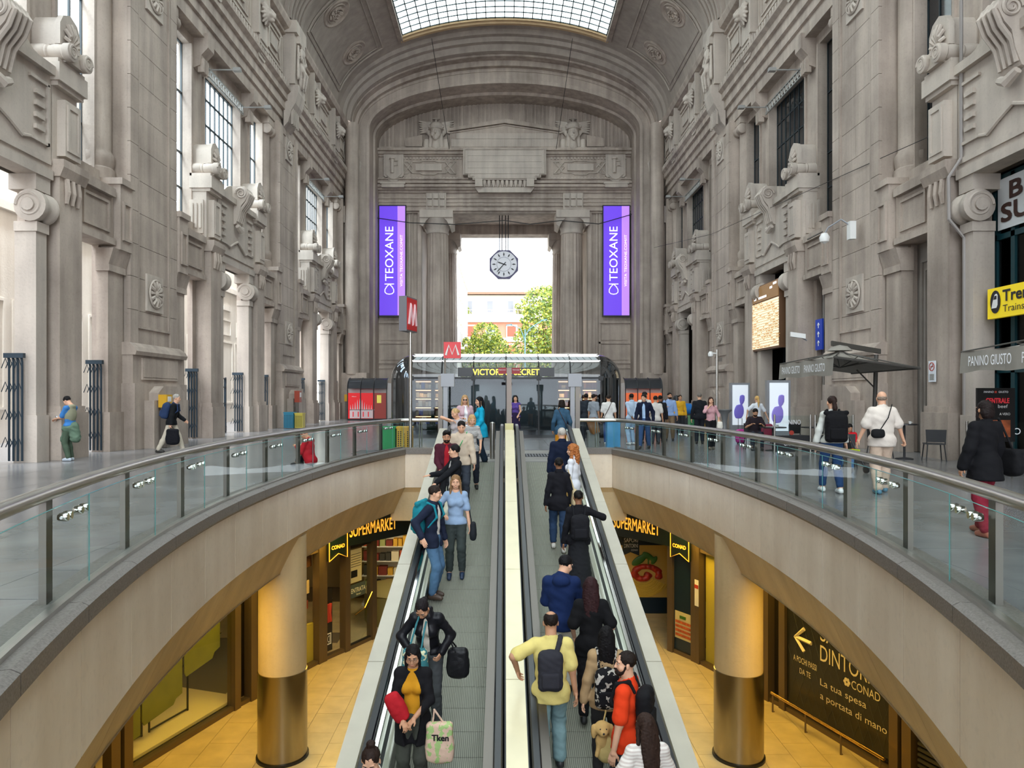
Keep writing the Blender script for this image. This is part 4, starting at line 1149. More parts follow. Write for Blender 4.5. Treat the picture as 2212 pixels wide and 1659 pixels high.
# ================================================================ BALUSTRADES
def off_path(s, y0, y1, off, n, z):
    out = []
    for k in range(n + 1):
        y = y0 + (y1 - y0) * k / n; p = edge_pt(s, y, off); out.append((p.x, p.y, z))
    return out
post_me = M().box(-0.025, 0.025, -0.065, 0.065, 0.1, 0.92).mesh('post', DSTEEL)
m = M(); m.tube([(0, 0, 0), (0, 0.47, 0)], 0.012, 6)
for y in (0.05, 0.14, 0.40, 0.54): m.lathe([(0.03, -0.035), (0.035, -0.02), (0.035, 0.02), (0.03, 0.035)], 10, (0, y, 0), 'x')
clamp_me = m.mesh('clamp', CHROME, True)
PY = [1.6, 3.5, 5.4, 7.3, 9.15, 11.0, 12.8, 14.6, 16.4, 18.2, 20.0]
for s in (-1, 1):
    b = empty('balustrade', (0, 0, 0), label='curved glass balustrade with steel handrail along the %s edge of the opening' % ('left' if s < 0 else 'right'), cat='balustrade', group='balustrades round the opening')
    hp = off_path(s, -1, YE + 0.15, 0.25, 60, 0.97)
    a = edge_pt(s, YE + .15, 0.25)
    xe = CX + s * 1.80
    hp += [(a.x + (xe - a.x) * 0.12, YE + 0.28, 0.97), (a.x + (xe - a.x) * 0.3, YE + 0.3, 0.97), (xe, YE + 0.3, 0.97)]
    M().tube(hp, 0.056, 14).build('handrail', STEEL, b, smooth=True)
    for py in PY:
        p, q = edge_pt(s, py, 0.25), edge_pt(s, py + 0.01, 0.25)
        rz = -math.atan2((q - p).x, (q - p).y)
        po = inst('post', post_me, b, (p.x, p.y, 0.05), rz)
        p2, q2 = edge_pt(s, py, 0.12), edge_pt(s, py + .5, 0.12)
        inst('clamp', clamp_me, po, (-s * 0.09, 0.04, 0.73), 0)
    js = [0.2] + [y + 0.48 for y in PY] + [YE + .1]
    for y0, y1 in zip(js, js[1:]):
        if y1 - y0 < .3: continue
        vs = []; fs = []; N = 6
        for k in range(N + 1):
            y = y0 + 0.008 + (y1 - y0 - 0.016) * k / N; p, q = edge_pt(s, y, 0.105), edge_pt(s, y, 0.12)
            vs += [(p.x, p.y, 0.17), (q.x, q.y, 0.17), (q.x, q.y, 0.90), (p.x, p.y, 0.90)]
        for i in range(N):
            for j in range(4): fs.append((i * 4 + j, i * 4 + (j + 1) % 4, (i + 1) * 4 + (j + 1) % 4, (i + 1) * 4 + j))
        fs += [(0, 1, 2, 3)[::-1], tuple(N * 4 + i for i in range(4))]
        g = M().add(vs, fs).build('glass_panel', GLASS, b, smooth=True)
        EM = mat('glass_edge', '#5f9c9a', 0.15)
        p, q = edge_pt(s, y1 - .006, 0.100), edge_pt(s, y1 - .006, 0.125)
        M().tube([(p.x, p.y, 0.17), (p.x, p.y, 0.90)], 0.005, 4).build('glass_edge', EM, g)
        M().tube([v for v in vs[3::4]], 0.004, 4).build('glass_edge', EM, g)
    path = [(Vector(p), (s, 0, 0), (0, 0, 1)) for p in off_path(s, -1, YE, 0.08, 50, 0.16)]
    M().sweep(path, [(0, 0), (0, 0.035), (0.075, 0.035), (0.075, 0)]).build('base_channel', STEEL, b)
    # short straight run beside the walkway head
    for (xa, xb) in ((a.x, (a.x + xe) / 2), ((a.x + xe) / 2, xe)):
        M().box(xa + s * .01 * -1, xb + s * .01, YE + 0.17, YE + 0.185, 0.17, 0.9).build('glass_panel', GLASS, b)
    for px in ((a.x + xe) / 2 + .1 * s, xe + .06 * s):
        for d in (-0.035, 0.035): M().tube([(px + d, YE + 0.26, 0.0), (px + d, YE + 0.26, 0.93)], 0.015, 8).build('post', STEEL, b)

# ================================================================ UPPER WINDOWS, GATES, DOORS
wi = 0
for side in (-1, 1):
    T = (lambda p, s=side: (s * p[0], p[1], p[2]))
    for cy in BAYS:
        for (u0, u1, z0, z1, nx, zs) in ((-2.0, 2.0, 8.4, 15.4, 8, (8.4, 11.0, 13.4, 14.5, 15.4)), (-5.1, -3.3, 8.6, 15.8, 3, (8.6, 10.0, 11.4, 13.8, 15.8)), (3.3, 5.1, 8.6, 15.8, 3, (8.6, 10.0, 11.4, 13.8, 15.8))):
            wi += 1
            w = empty('window_%d' % wi, kind='structure')
            m = M(T); U = [u0 + (u1 - u0) * k / nx for k in range(nx + 1)]
            for u in U: m.box(12.9, 12.97, cy + u - 0.025, cy + u + 0.025, z0, z1)
            for z in zs: m.box(12.9, 12.97, cy + u0, cy + u1, z - 0.03, z + 0.03)
            m.build('window_frame', IRON, w)
            for i in range(nx):
                for j in range(len(zs) - 1):
                    M(T).box(12.93, 12.94, cy + U[i] + .02, cy + U[i + 1] - .02, zs[j] + .02, zs[j + 1] - .02).build('pane', WGLASS if side < 0 else DGLASS, w)
            if nx == 8:          # blind box, truss and two floodlight arms at the head
                m = M(T); m.box(12.35, 12.42, cy - 2.0, cy + 2.0, 15.0, 15.06); m.box(12.35, 12.42, cy - 2.0, cy + 2.0, 15.36, 15.42)
                for k in range(14):
                    a = cy - 2 + 4 * k / 14; m.tube([T((12.38, a, 15.03)), T((12.38, a + .14, 15.39)), T((12.38, a + .28, 15.03))], 0.015, 4) if False else m.tube([(12.38, a, 15.03), (12.38, a + .14, 15.39), (12.38, a + .28, 15.03)], 0.015, 4)
                m.build('lighting_truss', mat('truss_alu', '#a9a9a6', 0.4, 0.7), w)
                for q in (-1.95, 1.95):
                    m = M(T); m.tube([(12.5, cy + q, 15.35), (11.2, cy + q, 15.35)], 0.03, 6); m.box(11.05, 11.35, cy + q - .1, cy + q + .1, 15.28, 15.42)
                    m.build('lamp_arm', mat('arm_grey', '#9b9a97', 0.5, 0.3), w)
# rooms behind the right wall keep it dark there
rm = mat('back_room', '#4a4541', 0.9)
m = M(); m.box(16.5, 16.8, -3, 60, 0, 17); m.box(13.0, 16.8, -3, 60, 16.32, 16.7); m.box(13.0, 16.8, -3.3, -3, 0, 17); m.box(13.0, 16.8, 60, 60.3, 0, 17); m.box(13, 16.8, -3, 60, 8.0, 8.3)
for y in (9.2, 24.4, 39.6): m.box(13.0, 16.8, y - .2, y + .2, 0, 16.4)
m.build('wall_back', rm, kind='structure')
# grey stone linings of the right-hand doorways
gm = mat('grey_door', '#96908a', 0.5, var=0.1, scale=2)
di = 0
for cy in BAYS:
    for q in (-1, 1):
        di += 1
        m = M(); m.box(12.62, 12.8, cy + q * 3.35, cy + q * 5.2, 0, 6.4)
        d = m.build('door_%d' % di, gm, kind='structure')
        m = M(); a, b = sorted((cy + q * 3.7, cy + q * 4.9)); ring_frame(m, a, b, 0.3, 5.8, 12.62, 0.09, 0.06); ring_frame(m, a + .2, b - .2, 0.5, 5.5, 12.62, 0.05, 0.04)
        m.build('door_moulding', gm, d)
for cy in BAYS[1:]:
    di += 1
    m = M(); m.box(13.2, 13.35, cy - 1.75, cy + 1.75, 0, 7.35); d = m.build('door_%d' % di, mat('dark_door', '#2a2c30', 0.4), kind='structure')
    m = M(); 
    for u in (-1.7, -0.6, 0.6, 1.7): m.box(13.1, 13.2, cy + u - .05, cy + u + .05, 0, 7.3)
    for z in (2.6, 4.9): m.box(13.1, 13.2, cy - 1.7, cy + 1.7, z, z + .1)
    m.build('door_frame', IRON, d)

# ---- open carriage gallery outside the left wall
gal = empty('wall_gallery', kind='structure')
GALM = stone_mat('gallery_stone', '#c3bcb2', '#ddd8ce', 0.2)
M().box(-18.4, -18, -2, 60, 0, 10.5).build('gallery_wall', GALM, gal)
for k in range(20):
    y = 14 + k * 2.4
    m = M(); m.T = lambda p: (-p[0], p[1], p[2])
    ring_frame(m, y + .2, y + 2.2, 1.2, 5.2, 18.0, 0.09, 0.05); ring_frame(m, y + .5, y + 1.9, 5.6, 6.6, 18.0, 0.07, 0.05); m.box(17.9, 18, y + .6, y + 1.8, 7.2, 7.5); m.box(17.85, 18, y, y + 2.4, 8.4, 8.7)
    m.build('gallery_panel', GALM, gal)
# iron gates in the left doorways
def gate(cy, u0, u1, fold, label):
    g = empty('iron_gate', (-12.95, cy, 0), label=label, cat='gate', group='iron gates of the left arcade')
    m = M(); w = u1 - u0
    for u in (u0 + .04, u1 - .04): m.box(-.03, .03, u - .03, u + .03, 0.0, 2.55)
    for z in (0.28, 0.62, 1.35, 2.1, 2.5): m.box(-.02, .02, u0, u1, z - .025, z + .025)
    m.box(-.03, .03, u0, u1, 0.05, 0.3)
    m.build('gate_frame', GATE, g)
    n = int(w / 0.17); bm_ = M().tube([(0, 0, 0.3), (0, 0, 2.5)], 0.022, 5).mesh('bar', GATE)
    for k in range(1, n): inst('bar', bm_, g, (0, u0 + w * k / n, 0))
    e = u1 if fold > 0 else u0
    m = M()
    for k in range(4):
        x = 0.75 - .11 * k
        m.tube([(x, e, 0.05), (x, e, 2.55), (x - .03, e, 2.72), (x - .08, e, 2.74)], 0.028, 5)
        for z in (0.4, 1.1, 1.8, 2.4): m.tube([(x, e, z), (x - .1, e, z + .25), (x - .2, e, z)], 0.014, 4)
    m.box(0.3, 0.8, e - .05, e + .05, 2.66, 2.78); m.build('folded_leaf', GATE, g)
gate(16.8, -1.35, 1.35, 1, 'folding iron gate at the far left, left of the standing man with a phone')
gate(16.8, 3.55, 4.9, 1, 'narrow iron gate between the first pier and the man with a phone')
gate(32.0, -4.9, -3.55, 1, 'narrow iron gate just behind the walking man with a backpack')
gate(32.0, -1.35, 1.35, 1, 'wide iron gate in the second sculpted doorway on the left')
gate(32.0, 3.55, 4.9, 1, 'narrow iron gate before the second tall pier on the left')
gate(47.2, -4.9, -3.55, 1, 'narrow iron gate right after the second tall pier, by the bins')
gate(47.2, -1.35, 1.35, 1, 'wide iron gate in the farthest sculpted doorway on the left')
gate(47.2, 3.55, 4.9, 1, 'farthest narrow iron gate on the left, next to the red kiosk')

# ================================================================ THINGS ON THE FAR WALL AND IN THE AIR
VIOL = mat('violet_print', (0.155, 0.055, 0.80), 0.4, emit=0.75); LILAC = mat('lilac_print', (0.56, 0.26, 0.93), 0.4, emit=0.75); GLOW = mat('glow_white', (1, 1, 1), 0.5, emit=1.0)
for s in (-1, 1):
    x0 = -10.03 if s < 0 else 7.93
    b = empty('light_box', (x0, 57.55, 8.15), label='tall violet lit advertising panel on the far wall, %s of the hanging clock' % ('left' if s < 0 else 'right'), cat='advertising panel', group='violet advertising panels')
    M().box(-0.08, 2.14, -0.05, 0.2, -0.1, 8.85).build('casing', BLACK, b)
    M().box(0, 1.45, -0.08, -0.04, 0, 8.75).build('violet_field', VIOL, b)
    M().box(1.45, 2.06, -0.08, -0.04, 0, 8.75).build('lilac_field', LILAC, b)
    lettering('lettering', 'TEOXANE', (1.12, -0.085, 2.75), (0, 0, 1), (-1, 0, 0), 4.35, 0.66, GLOW, b, 0.012)
    lettering('small_lettering', 'VISITA TEOXANE.COM/IT', (1.86, -0.085, 2.3), (0, 0, 1), (-1, 0, 0), 4.15, 0.2, GLOW, b, 0.012)
    m = M(); m.tube([(0.42, -.1, 2.5), (1.18, -.1, 2.5)], 0.035, 6)
    m.tube([(0.8, -.1, 2.5), (0.58, -.1, 2.28), (0.45, -.1, 2.05), (0.45, -.1, 1.85), (0.58, -.1, 1.72), (0.8, -.1, 1.68), (1.02, -.1, 1.72), (1.15, -.1, 1.85), (1.15, -.1, 2.05), (1.02, -.1, 2.28), (0.8, -.1, 2.5)], 0.035, 6)
    m.build('drop_emblem', GLOW, b)
# octagonal clock
cl = empty('clock', (0.0, 54.2, 11.6), label='octagonal station clock with a white dial hanging on four rods in the portal', cat='clock')
cl.location = (-0.06, 60.5, 12.75)
fr_ = mat('clock_frame', '#4b4560', 0.4, 0.4)
R = 1.17
cl.scale = (1.116, 1, 1.116)
oc = [(R * math.cos(PI / 8 + k * PI / 4), R * math.sin(PI / 8 + k * PI / 4)) for k in range(8)]
M().prism(oc, -0.18, 0.18, 'y').build('casing', fr_, cl)
M().lathe([(0.98, -0.23), (0.98, -0.17)], 48, (0, 0, 0), 'y').build('dial', mat('dial_white', '#dcdde4', 0.5, emit=0.3), cl, smooth=True)
m = M(); m.lathe([(0.52, -0.236), (0.545, -0.236), (0.545, -0.232), (0.52, -0.232)], 40, (0, 0, 0), 'y', cap=False); m.build('chapter_ring', mat('ring_grey', '#8a8892', 0.5), cl)
hm = M(); hm.prism([(0, 0.60), (0.06, 0.74), (0, 0.90), (-0.06, 0.74)], -0.245, -0.235, 'y')
for k in range(12):
    a = PI / 6 * k; m = M(); m.T = lambda p, a=a: (p[0] * math.cos(a) + p[2] * math.sin(a), p[1], -p[0] * math.sin(a) + p[2] * math.cos(a))
    m.prism([(0, 0.58), (0.055, 0.74), (0, 0.92), (-0.055, 0.74)], -0.245, -0.235, 'y'); m.build('hour_mark', BLACK, cl)
def hand(a, L, w, t):
    m = M(); m.T = lambda p: (p[0] * math.cos(a) + p[2] * math.sin(a), p[1], -p[0] * math.sin(a) + p[2] * math.cos(a))
    m.prism([(-w, -t), (w, -t), (w * 1.2, L * .8), (0, L), (-w * 1.2, L * .8)], -0.27, -0.255, 'y'); return m
hand(math.radians(290), 0.52, 0.035, 0.2).build('hour_hand', BLACK, cl)
hand(math.radians(222), 0.82, 0.03, 0.22).build('minute_hand', BLACK, cl)
for x in (-0.33, -0.13, 0.13, 0.33): M().tube([(x, 0, 1.05), (x, 0, 3.4), (x, 4.4, 5.1)] if False else [(x, 0, 1.05), (x, 0, 4.17)], 0.035, 6).build('rod', BLACK, cl)
M().box(-0.45, 0.45, -0.08, 0.08, 4.1, 4.17).build('bracket', BLACK, cl)
m = M(); pts = [(-10.2, 57.3, 15.9), (-7.6, 57.2, 15.5), (-4, 57.15, 15.35), (0, 57.1, 15.65), (2.0, 57.1, 15.35), (4.5, 57.1, 15.65), (7.5, 57.2, 15.4), (10.2, 57.3, 16.2), (11.9, 54, 17.0)]
m.tube(pts, 0.035, 5); tag(m.build('cable', BLACK), 'dark slack cable strung across the far wall above the portal', 'cable')
for s, x in ((-1, -4.4), (1, 4.1)):
    tag(M().tube([(x * 1.15, 49.8, 26.5), (x, 57.0, 21.3)], 0.02, 4).build('suspension_wire', BLACK), 'thin wire hanging from the %s end of the skylight' % ('left' if s < 0 else 'right'), 'wire')
tag(M().tube([(12.0, 20.0, 9.0), (11.5, 40, 10.7), (11.0, 54, 12.8)], 0.012, 4).build('cable', BLACK), 'thin cable sagging along the right wall', 'cable')
# departures board
AMB = mat('board_glow', (1.0, 0.80, 0.52), 0.5, emit=1.1)
bd = empty('departures_board', (11.85, 32.9, 3.85), label='lit departures board with orange rows in the sculpted doorway on the right', cat='departures board')
M().box(0, 0.3, -1.95, 1.95, -0.05, 2.95).build('casing', mat('board_brown', '#6a4a30', 0.5), bd)
M().box(-0.03, 0, -1.9, 1.9, 2.2, 2.9).build('header', mat('board_head', '#9a7347', 0.5, emit=0.35), bd)
rg = random.Random(3)
for k in range(19):
    z = 0.04 + k * 0.112
    M().box(-0.03, 0, -1.88, 1.88, z, z + 0.085).build('row', AMB, bd)
tx = mat('board_text', '#c98a2e', 0.5, emit=0.3)
m = M()
for k in range(19):
    z = 0.06 + k * 0.112; y = 1.8
    while y > -1.7:
        w = rg.uniform(.1, .45)
        if rg.random() < .55: m.box(-.035, -.03, y - w, y, z + .01, z + .045)
        y -= w + .08
m.build('row_text', tx, bd, kind='stuff')
for (y0, y1, z) in ((1.75, 0.5, 2.62), (-0.9, -1.2, 2.62), (1.1, 0.8, 2.32), (0.5, -0.5, 2.32), (-1.3, -1.7, 2.75)): M().box(-.035, -.03, y1, y0, z, z + .1).build('header_text', GLOW, bd)
# shop front in the nearest right doorway: teal frame, banner, yellow trains sign
TEAL = mat('teal_frame', '#123a42', 0.4)
sf = empty('shop_front', (12.7, 16.8, 0), label='tall teal framed glass shop front in the nearest doorway on the right', cat='shop front')
m = M()
for u in (-1.7, -0.9, 0.2, 1.05, 1.7): m.box(-.06, .06, u - .07, u + .07, 0, 7.3)
for z in (2.35, 2.55, 5.75, 7.25): m.box(-.06, .06, -1.7, 1.7, z - .07, z + .07)
m.build('shop_frame', TEAL, sf)
M().box(0.0, 0.02, -1.7, 1.7, 0.1, 5.7).build('glass', glass('shop_glass', (0.35, 0.38, 0.38), 1.2), sf)
M().box(0.35, 0.5, -1.7, 1.7, 0, 7.3).build('interior', mat('shop_dim', '#3a2d22', 0.8, var=0.4, scale=1.5), sf)
M().box(0.3, 0.34, 0.3, 0.9, 2.6, 2.95).build('blue_screen', mat('screen_blue', (0.05, 0.12, 0.75), 0.3, emit=0.9), sf)
M().box(0.3, 0.34, 0.5, 0.8, 1.2, 2.2).build('white_notice', WHITE, sf)
M().box(0.3, 0.34, -0.6, 0.2, 1.3, 2.2).build('food_picture', mat('food_red', '#a0522d', 0.5, var=0.5, scale=6), sf)
bn = empty('banner', (12.58, 16.8, 5.9), label='white shop banner with dark brown lettering at the top of the teal shop front', cat='banner')
M().box(0, 0.03, -1.65, 1.5, 0, 1.28).build('board', mat('banner_white', '#cfd3d6', 0.6), bn)
BR = mat('dark_brown', '#3b221b', 0.7)
lettering('lettering', 'BIG', (-0.005, 1.05, 0.72), (0, -1, 0), (0, 0, 1), 1.3, 0.42, BR, bn, 0.01, bold=.018)
lettering('lettering', 'SUSS', (-0.005, 1.35, 0.18), (0, -1, 0), (0, 0, 1), 1.9, 0.44, BR, bn, 0.01, bold=.018)
ts = empty('trains_sign', (12.15, 16.9, 3.62), label='yellow sign reading Treni and Trains with a black train symbol', cat='sign')
M().box(0, 0.12, -1.4, 1.15, 0, 0.75).build('board', mat('sign_yellow', '#f0d21a', 0.45, emit=0.25), ts)
m = M(); m.T = lambda p: (p[0], p[1], p[2]); m.lathe([(0.21, -.012), (0.21, 0)], 26, (-0.005, 0.85, 0.42), 'x'); m.v = [(a, 0.85 + (b - .85) * .85, .40 + (c - .42) * 1.35) for a, b, c in m.v]; m.build('roundel', BLACK, ts)
m = M(); m.prism([(0.98, 0.25), (0.93, 0.42), (0.86, 0.58), (0.80, 0.60), (0.76, 0.56), (0.76, 0.32), (0.80, 0.25)], -.022, -.014, 'x'); m.build('train_symbol', WHITE, ts)
m = M(); m.prism([(0.90, 0.46), (0.86, 0.55), (0.79, 0.55), (0.79, 0.46)], -.026, -.023, 'x'); m.build('train_window', BLACK, ts)
lettering('lettering', 'Treni', (-0.004, 0.58, 0.38), (0, -1, 0), (0, 0, 1), 0.95, 0.27, BLACK, ts, 0.01, bold=.01)
lettering('lettering', 'Trains', (-0.004, 0.58, 0.12), (0, -1, 0), (0, 0, 1), 0.72, 0.17, BLACK, ts, 0.01)
# ================================================================ SHOPS OF THE LOWER FLOOR
H_ = 3.75
def seg(s, i, inset=0.0):
    """frame of the shop front between two points of FAC (i counts from far to near); x runs from far to near, y towards the walkways, z from the floor"""
    pts = FAC[::-1]; A, B = pts[i], pts[i + 1]
    A = Vector((CX + s * A[0], A[1], LZ)); B = Vector((CX + s * B[0], B[1], LZ)); d = (B - A).normalized()
    n = Vector((-s * abs(d.y), d.x * s * -1 if False else 0, 0)); n = Vector((d.y, -d.x, 0)); 
    if n.x * s > 0: n = -n
    T = lambda p: tuple(A + d * p[0] + n * p[1] + Vector((0, 0, p[2])))
    return T, (B - A).length, A, d, n
ORANGE = mat('orange_glow', (1.0, 0.50, 0.05), 0.5, emit=1.0)
NAVY = mat('navy_panel', '#0e2536', 0.35)
lw = empty('wall_lower', kind='structure')
M().box(-13, 13, 27, 27.3, LZ, -1.7).build('back_wall', mat('lower_wall', '#a5916a', 0.8), lw)
M().box(-13, 13, -6.6, -6.3, LZ, 0.0).build('end_wall', mat('lower_wall', '#a5916a', 0.8), lw)
M().box(-13, 13, -6.6, -5.0, -0.3, -0.02).build('landing_slab', FLOORB, lw)
for s in (-1, 1):
    m = M(); m.box(s * 11.4, s * 11.6, -6, 27, LZ, -1.7); m.build('end_wall', mat('lower_wall', '#a5916a', 0.8), lw)
# bronze posts along both shop fronts
POSTS = {0: (0.02,), 1: (0.06, 0.97), 2: (0.06, 1.0, 2.6), 3: (0.1, 3.2), 4: (0.12, 2.4, 4.6, 6.4)}
for s in (-1, 1):
    for i in POSTS:
        if s > 0 and i == 0: continue
        T, L, A, d, n = seg(s, i)
        for u in POSTS[i]:
            M(T).box(u - 0.1, u + 0.1, -0.12, 0.10, 0, H_).build('bronze_post', BRONZE, lw)
        m = M(T); m.box(0, L, -0.1, 0.06, 0, 0.1); m.box(0, L, -0.1, 0.06, 3.0 if i > 1 else 2.95, 3.75); m.build('bronze_rail', BRONZE, lw)
# ---- left: shop window with hanging green blinds
T, L, A, d, n = seg(-1, 3)
sw = empty('shop_window', tuple(A), label='lower left shop window with olive green blinds and a bare lit interior', cat='shop window')
def at0(T, A): return lambda p: tuple(Vector(T(p)) - A)
T0 = at0(T, A)
M(T0).box(0.2, 3.1, -0.02, -0.01, 0.1, 3.0).build('glass', WGLASS, sw)
OL = mat('olive_blind', '#7d7b35', 0.8, var=0.1, scale=3)
for (u0, u1, zb, sk) in ((0.25, 1.35, 1.15, 0.3), (1.42, 2.5, 0.6, 0.25), (2.55, 3.1, 0.35, 0.1)):
    m = M(T0); m.prism([(u0, 3.0), (u0, zb + sk), (u0 + .18, zb + sk * .8), (u0 + .25, zb + sk * .4), (u1 - .05, zb), (u1, zb + .1), (u1, 3.0)], -0.3, -0.28, 'y'); m.build('blind', OL, sw)
M(T0).box(-0.2, 3.4, -2.6, -2.5, 0, 3.7).build('interior_wall', mat('shop_cream', '#d9c48c', 0.8), sw)
M(T0).box(-0.2, 3.4, -2.6, -0.15, 0.1, 0.16).build('interior_floor', mat('shop_cream', '#d9c48c'), sw)
m = M(T0)
for (x0, x1) in ((0.8, 1.9), (2.1, 3.0)):
    for u in (x0, x1):
        for yv in (-1.3, -0.7): m.box(u - .015, u + .015, yv - .015, yv + .015, 0.15, 1.2)
    for z in (0.2, 1.2):
        for yv in (-1.3, -0.7): m.box(x0, x1, yv - .015, yv + .015, z - .015, z + .015)
m.build('display_frame', BLACK, sw)
spot('shop_window_lamp', T((1.6, -1.2, 3.3)), 110, (1.0, 0.78, 0.35))
T, L, A, d, n = seg(-1, 4)
M(T).box(0.3, 6.6, -0.3, -0.2, 0.1, 3.0).build('dark_panel', mat('panel_olive', '#5d5428', 0.6), lw)
T, L, A, d, n = seg(-1, 2)
M(T).box(1.7, L, -0.25, -0.15, 0.1, 3.0).build('dark_panel', mat('dark_display', '#1d1a14', 0.3), lw)
m = M(T); m.box(0.1, 1.0, -0.2, -0.1, 0, 1.1); m.build('poster_field', mat('olive_yellow', '#b0a548', 0.5), lw)
for (u, z, w, h, c) in ((0.55, 1.9, .7, .35, '#c8b690'), (.55, 1.5, .6, .22, '#7d3a2c'), (.5, 2.6, .8, .4, '#5a3a24')): M(T).box(u - w / 2, u + w / 2, -.24, -.2, z, z + h).build('shelf_goods', mat('goods' + c, c, 0.6), lw)
# ---- left: poster pillar with a framed D, glass entrance door
T, L, A, d, n = seg(-1, 1); T0 = at0(T, A)
po = empty('poster', tuple(A), label='narrow dark poster with red figures and a framed letter D beside the entrance', cat='poster')
M(T0).box(0.58, 0.88, -0.03, 0.0, 0.2, 1.9).build('board', mat('poster_black', '#17161a', 0.4), po)
m = M(T0); 
for (a, b, c, e) in ((.63, .83, .38, .41), (.63, .83, .66, .69), (.63, .655, .38, .69), (.805, .83, .38, .69)): m.box(a, b, 0.0, 0.01, c, e)
m.build('frame_mark', WHITE, po)
lettering('letter', 'D', Vector(T0((0.69, 0.004, 0.44))), d, (0, 0, 1), 0.09, 0.19, WHITE, po, 0.004 if d.cross(Vector((0, 0, 1))).dot(n) > 0 else -0.01)
m = M(T0)
for u in (.66, .76): m.tube([(u, .01, 1.0), (u + .03, .01, 1.25), (u, .01, 1.5)], .045, 6)
m.build('red_figure', mat('poster_red', '#b0392f', 0.5), po)
T, L, A, d, n = seg(-1, 0); T0 = at0(T, A)
dr = empty('entrance_door', tuple(A), label='glass supermarket door with an Entrata sign and a brass push bar', cat='door')
m = M(T0)
for u in (0.02, L - .04): m.box(u - .04, u + .04, -.04, .04, 0, 3.0)
m.box(0, L, -.04, .04, 0.0, .12); m.box(0, L, -.04, .04, 2.85, 3.0); m.build('door_frame', BLACK, dr)
M(T0).box(0.06, L - .08, -.01, .01, .12, 2.85).build('glass', WGLASS, dr)
M(T0).box(0.35, L - .1, 0.012, 0.02, 1.42, 1.80).build('sign_plate', mat('sign_grey', '#4e5a50', 0.5), dr)
dirL = -d; off = 0.006
def on(T0, u, z, v=0.022): return Vector(T0((u, v, z)))
upz = Vector((0, 0, 1))
def lettr(T0, d, n, u_near, z, body, w, h, m_, par, nm='lettering', v=0.024, **k):
    """writes on the n side; the word reads from left to right as seen from there"""
    r = upz.cross(n).normalized()            # right direction when looking against n
    start = Vector(T0((u_near, v, z)))
    return lettering(nm, body, start, r, upz, w, h, m_, par, 0.004, **k)
lettr(T0, d, n, L - .15, 1.56, 'ENTRATA', 0.62, 0.13, mat('gold_text', '#e8dd9c', 0.5, emit=.3), dr)
lettr(T0, d, n, L - .38, 1.47, 'Enter', 0.2, 0.05, mat('gold_text', '#e8dd9c'), dr)
M(T0).box(L - .62, L - .1, 0.012, 0.018, 1.85, 2.8).build('notice', mat('notice_cream', '#d8cf9a', 0.6), dr)
m = M(T0); m.box(L - .42, L - .15, 0.02, 0.025, 2.0, 2.2); m.build('notice_mark', BLACK, dr)
m = M(T0)
for k in range(6): m.box(L - .58, L - .15, 0.02, 0.023, 2.3 + k * .07, 2.32 + k * .07)
m.build('notice_text', mat('text_grey', '#6a6550', 0.6), dr)
M(T0).tube([(0.9, .1, 0.95), (0.5, .12, 1.05), (0.2, .15, 1.45)], .02, 6).build('push_bar', mat('brass', '#d9b368', 0.25, 1.0), dr)
# supermarket interior behind the door
si = empty('supermarket_shelf', (-3.3, 24.6, LZ), label='lit supermarket shelf with packets seen through the glass door', cat='shelf')
M().box(-1.6, 1.6, 0, 0.5, 0, 0.1).build('base', WHITE, si)
M().box(-1.6, 1.6, 0.45, 0.5, 0, 3.3).build('back_panel', mat('shelf_white', '#d7d2bd', 0.7), si)
rg = random.Random(5); cols = ['#b2502c', '#d8a83a', '#e6dcc0', '#7a2f26', '#3b3a36', '#9aa26a']
for z in (0.5, 1.0, 1.5, 2.0, 2.5):
    M().box(-1.6, 1.6, 0.02, 0.45, z, z + .03).build('shelf', WHITE, si); u = -1.55
    while u < 1.45:
        w = rg.uniform(.12, .3); h = rg.uniform(.2, .38); c = rg.choice(cols)
        M().box(u, u + w, .08, .35, z + .03, z + h).build('packet', mat('pack' + c, c, 0.6), si); u += w + .03
spot('supermarket_lamp', (-3.6, 23.0, -2.3), 120, (1.0, 0.86, 0.55)); 
m = M(); m.lathe([(1.25, 0), (1.25, 0.9), (1.3, 0.95)], 24, (-3.3, 23.4, LZ)); tag(m.build('counter', mat('counter_olive', '#8d8350', 0.5), smooth=True), 'curved olive counter just inside the glass supermarket door', 'counter')
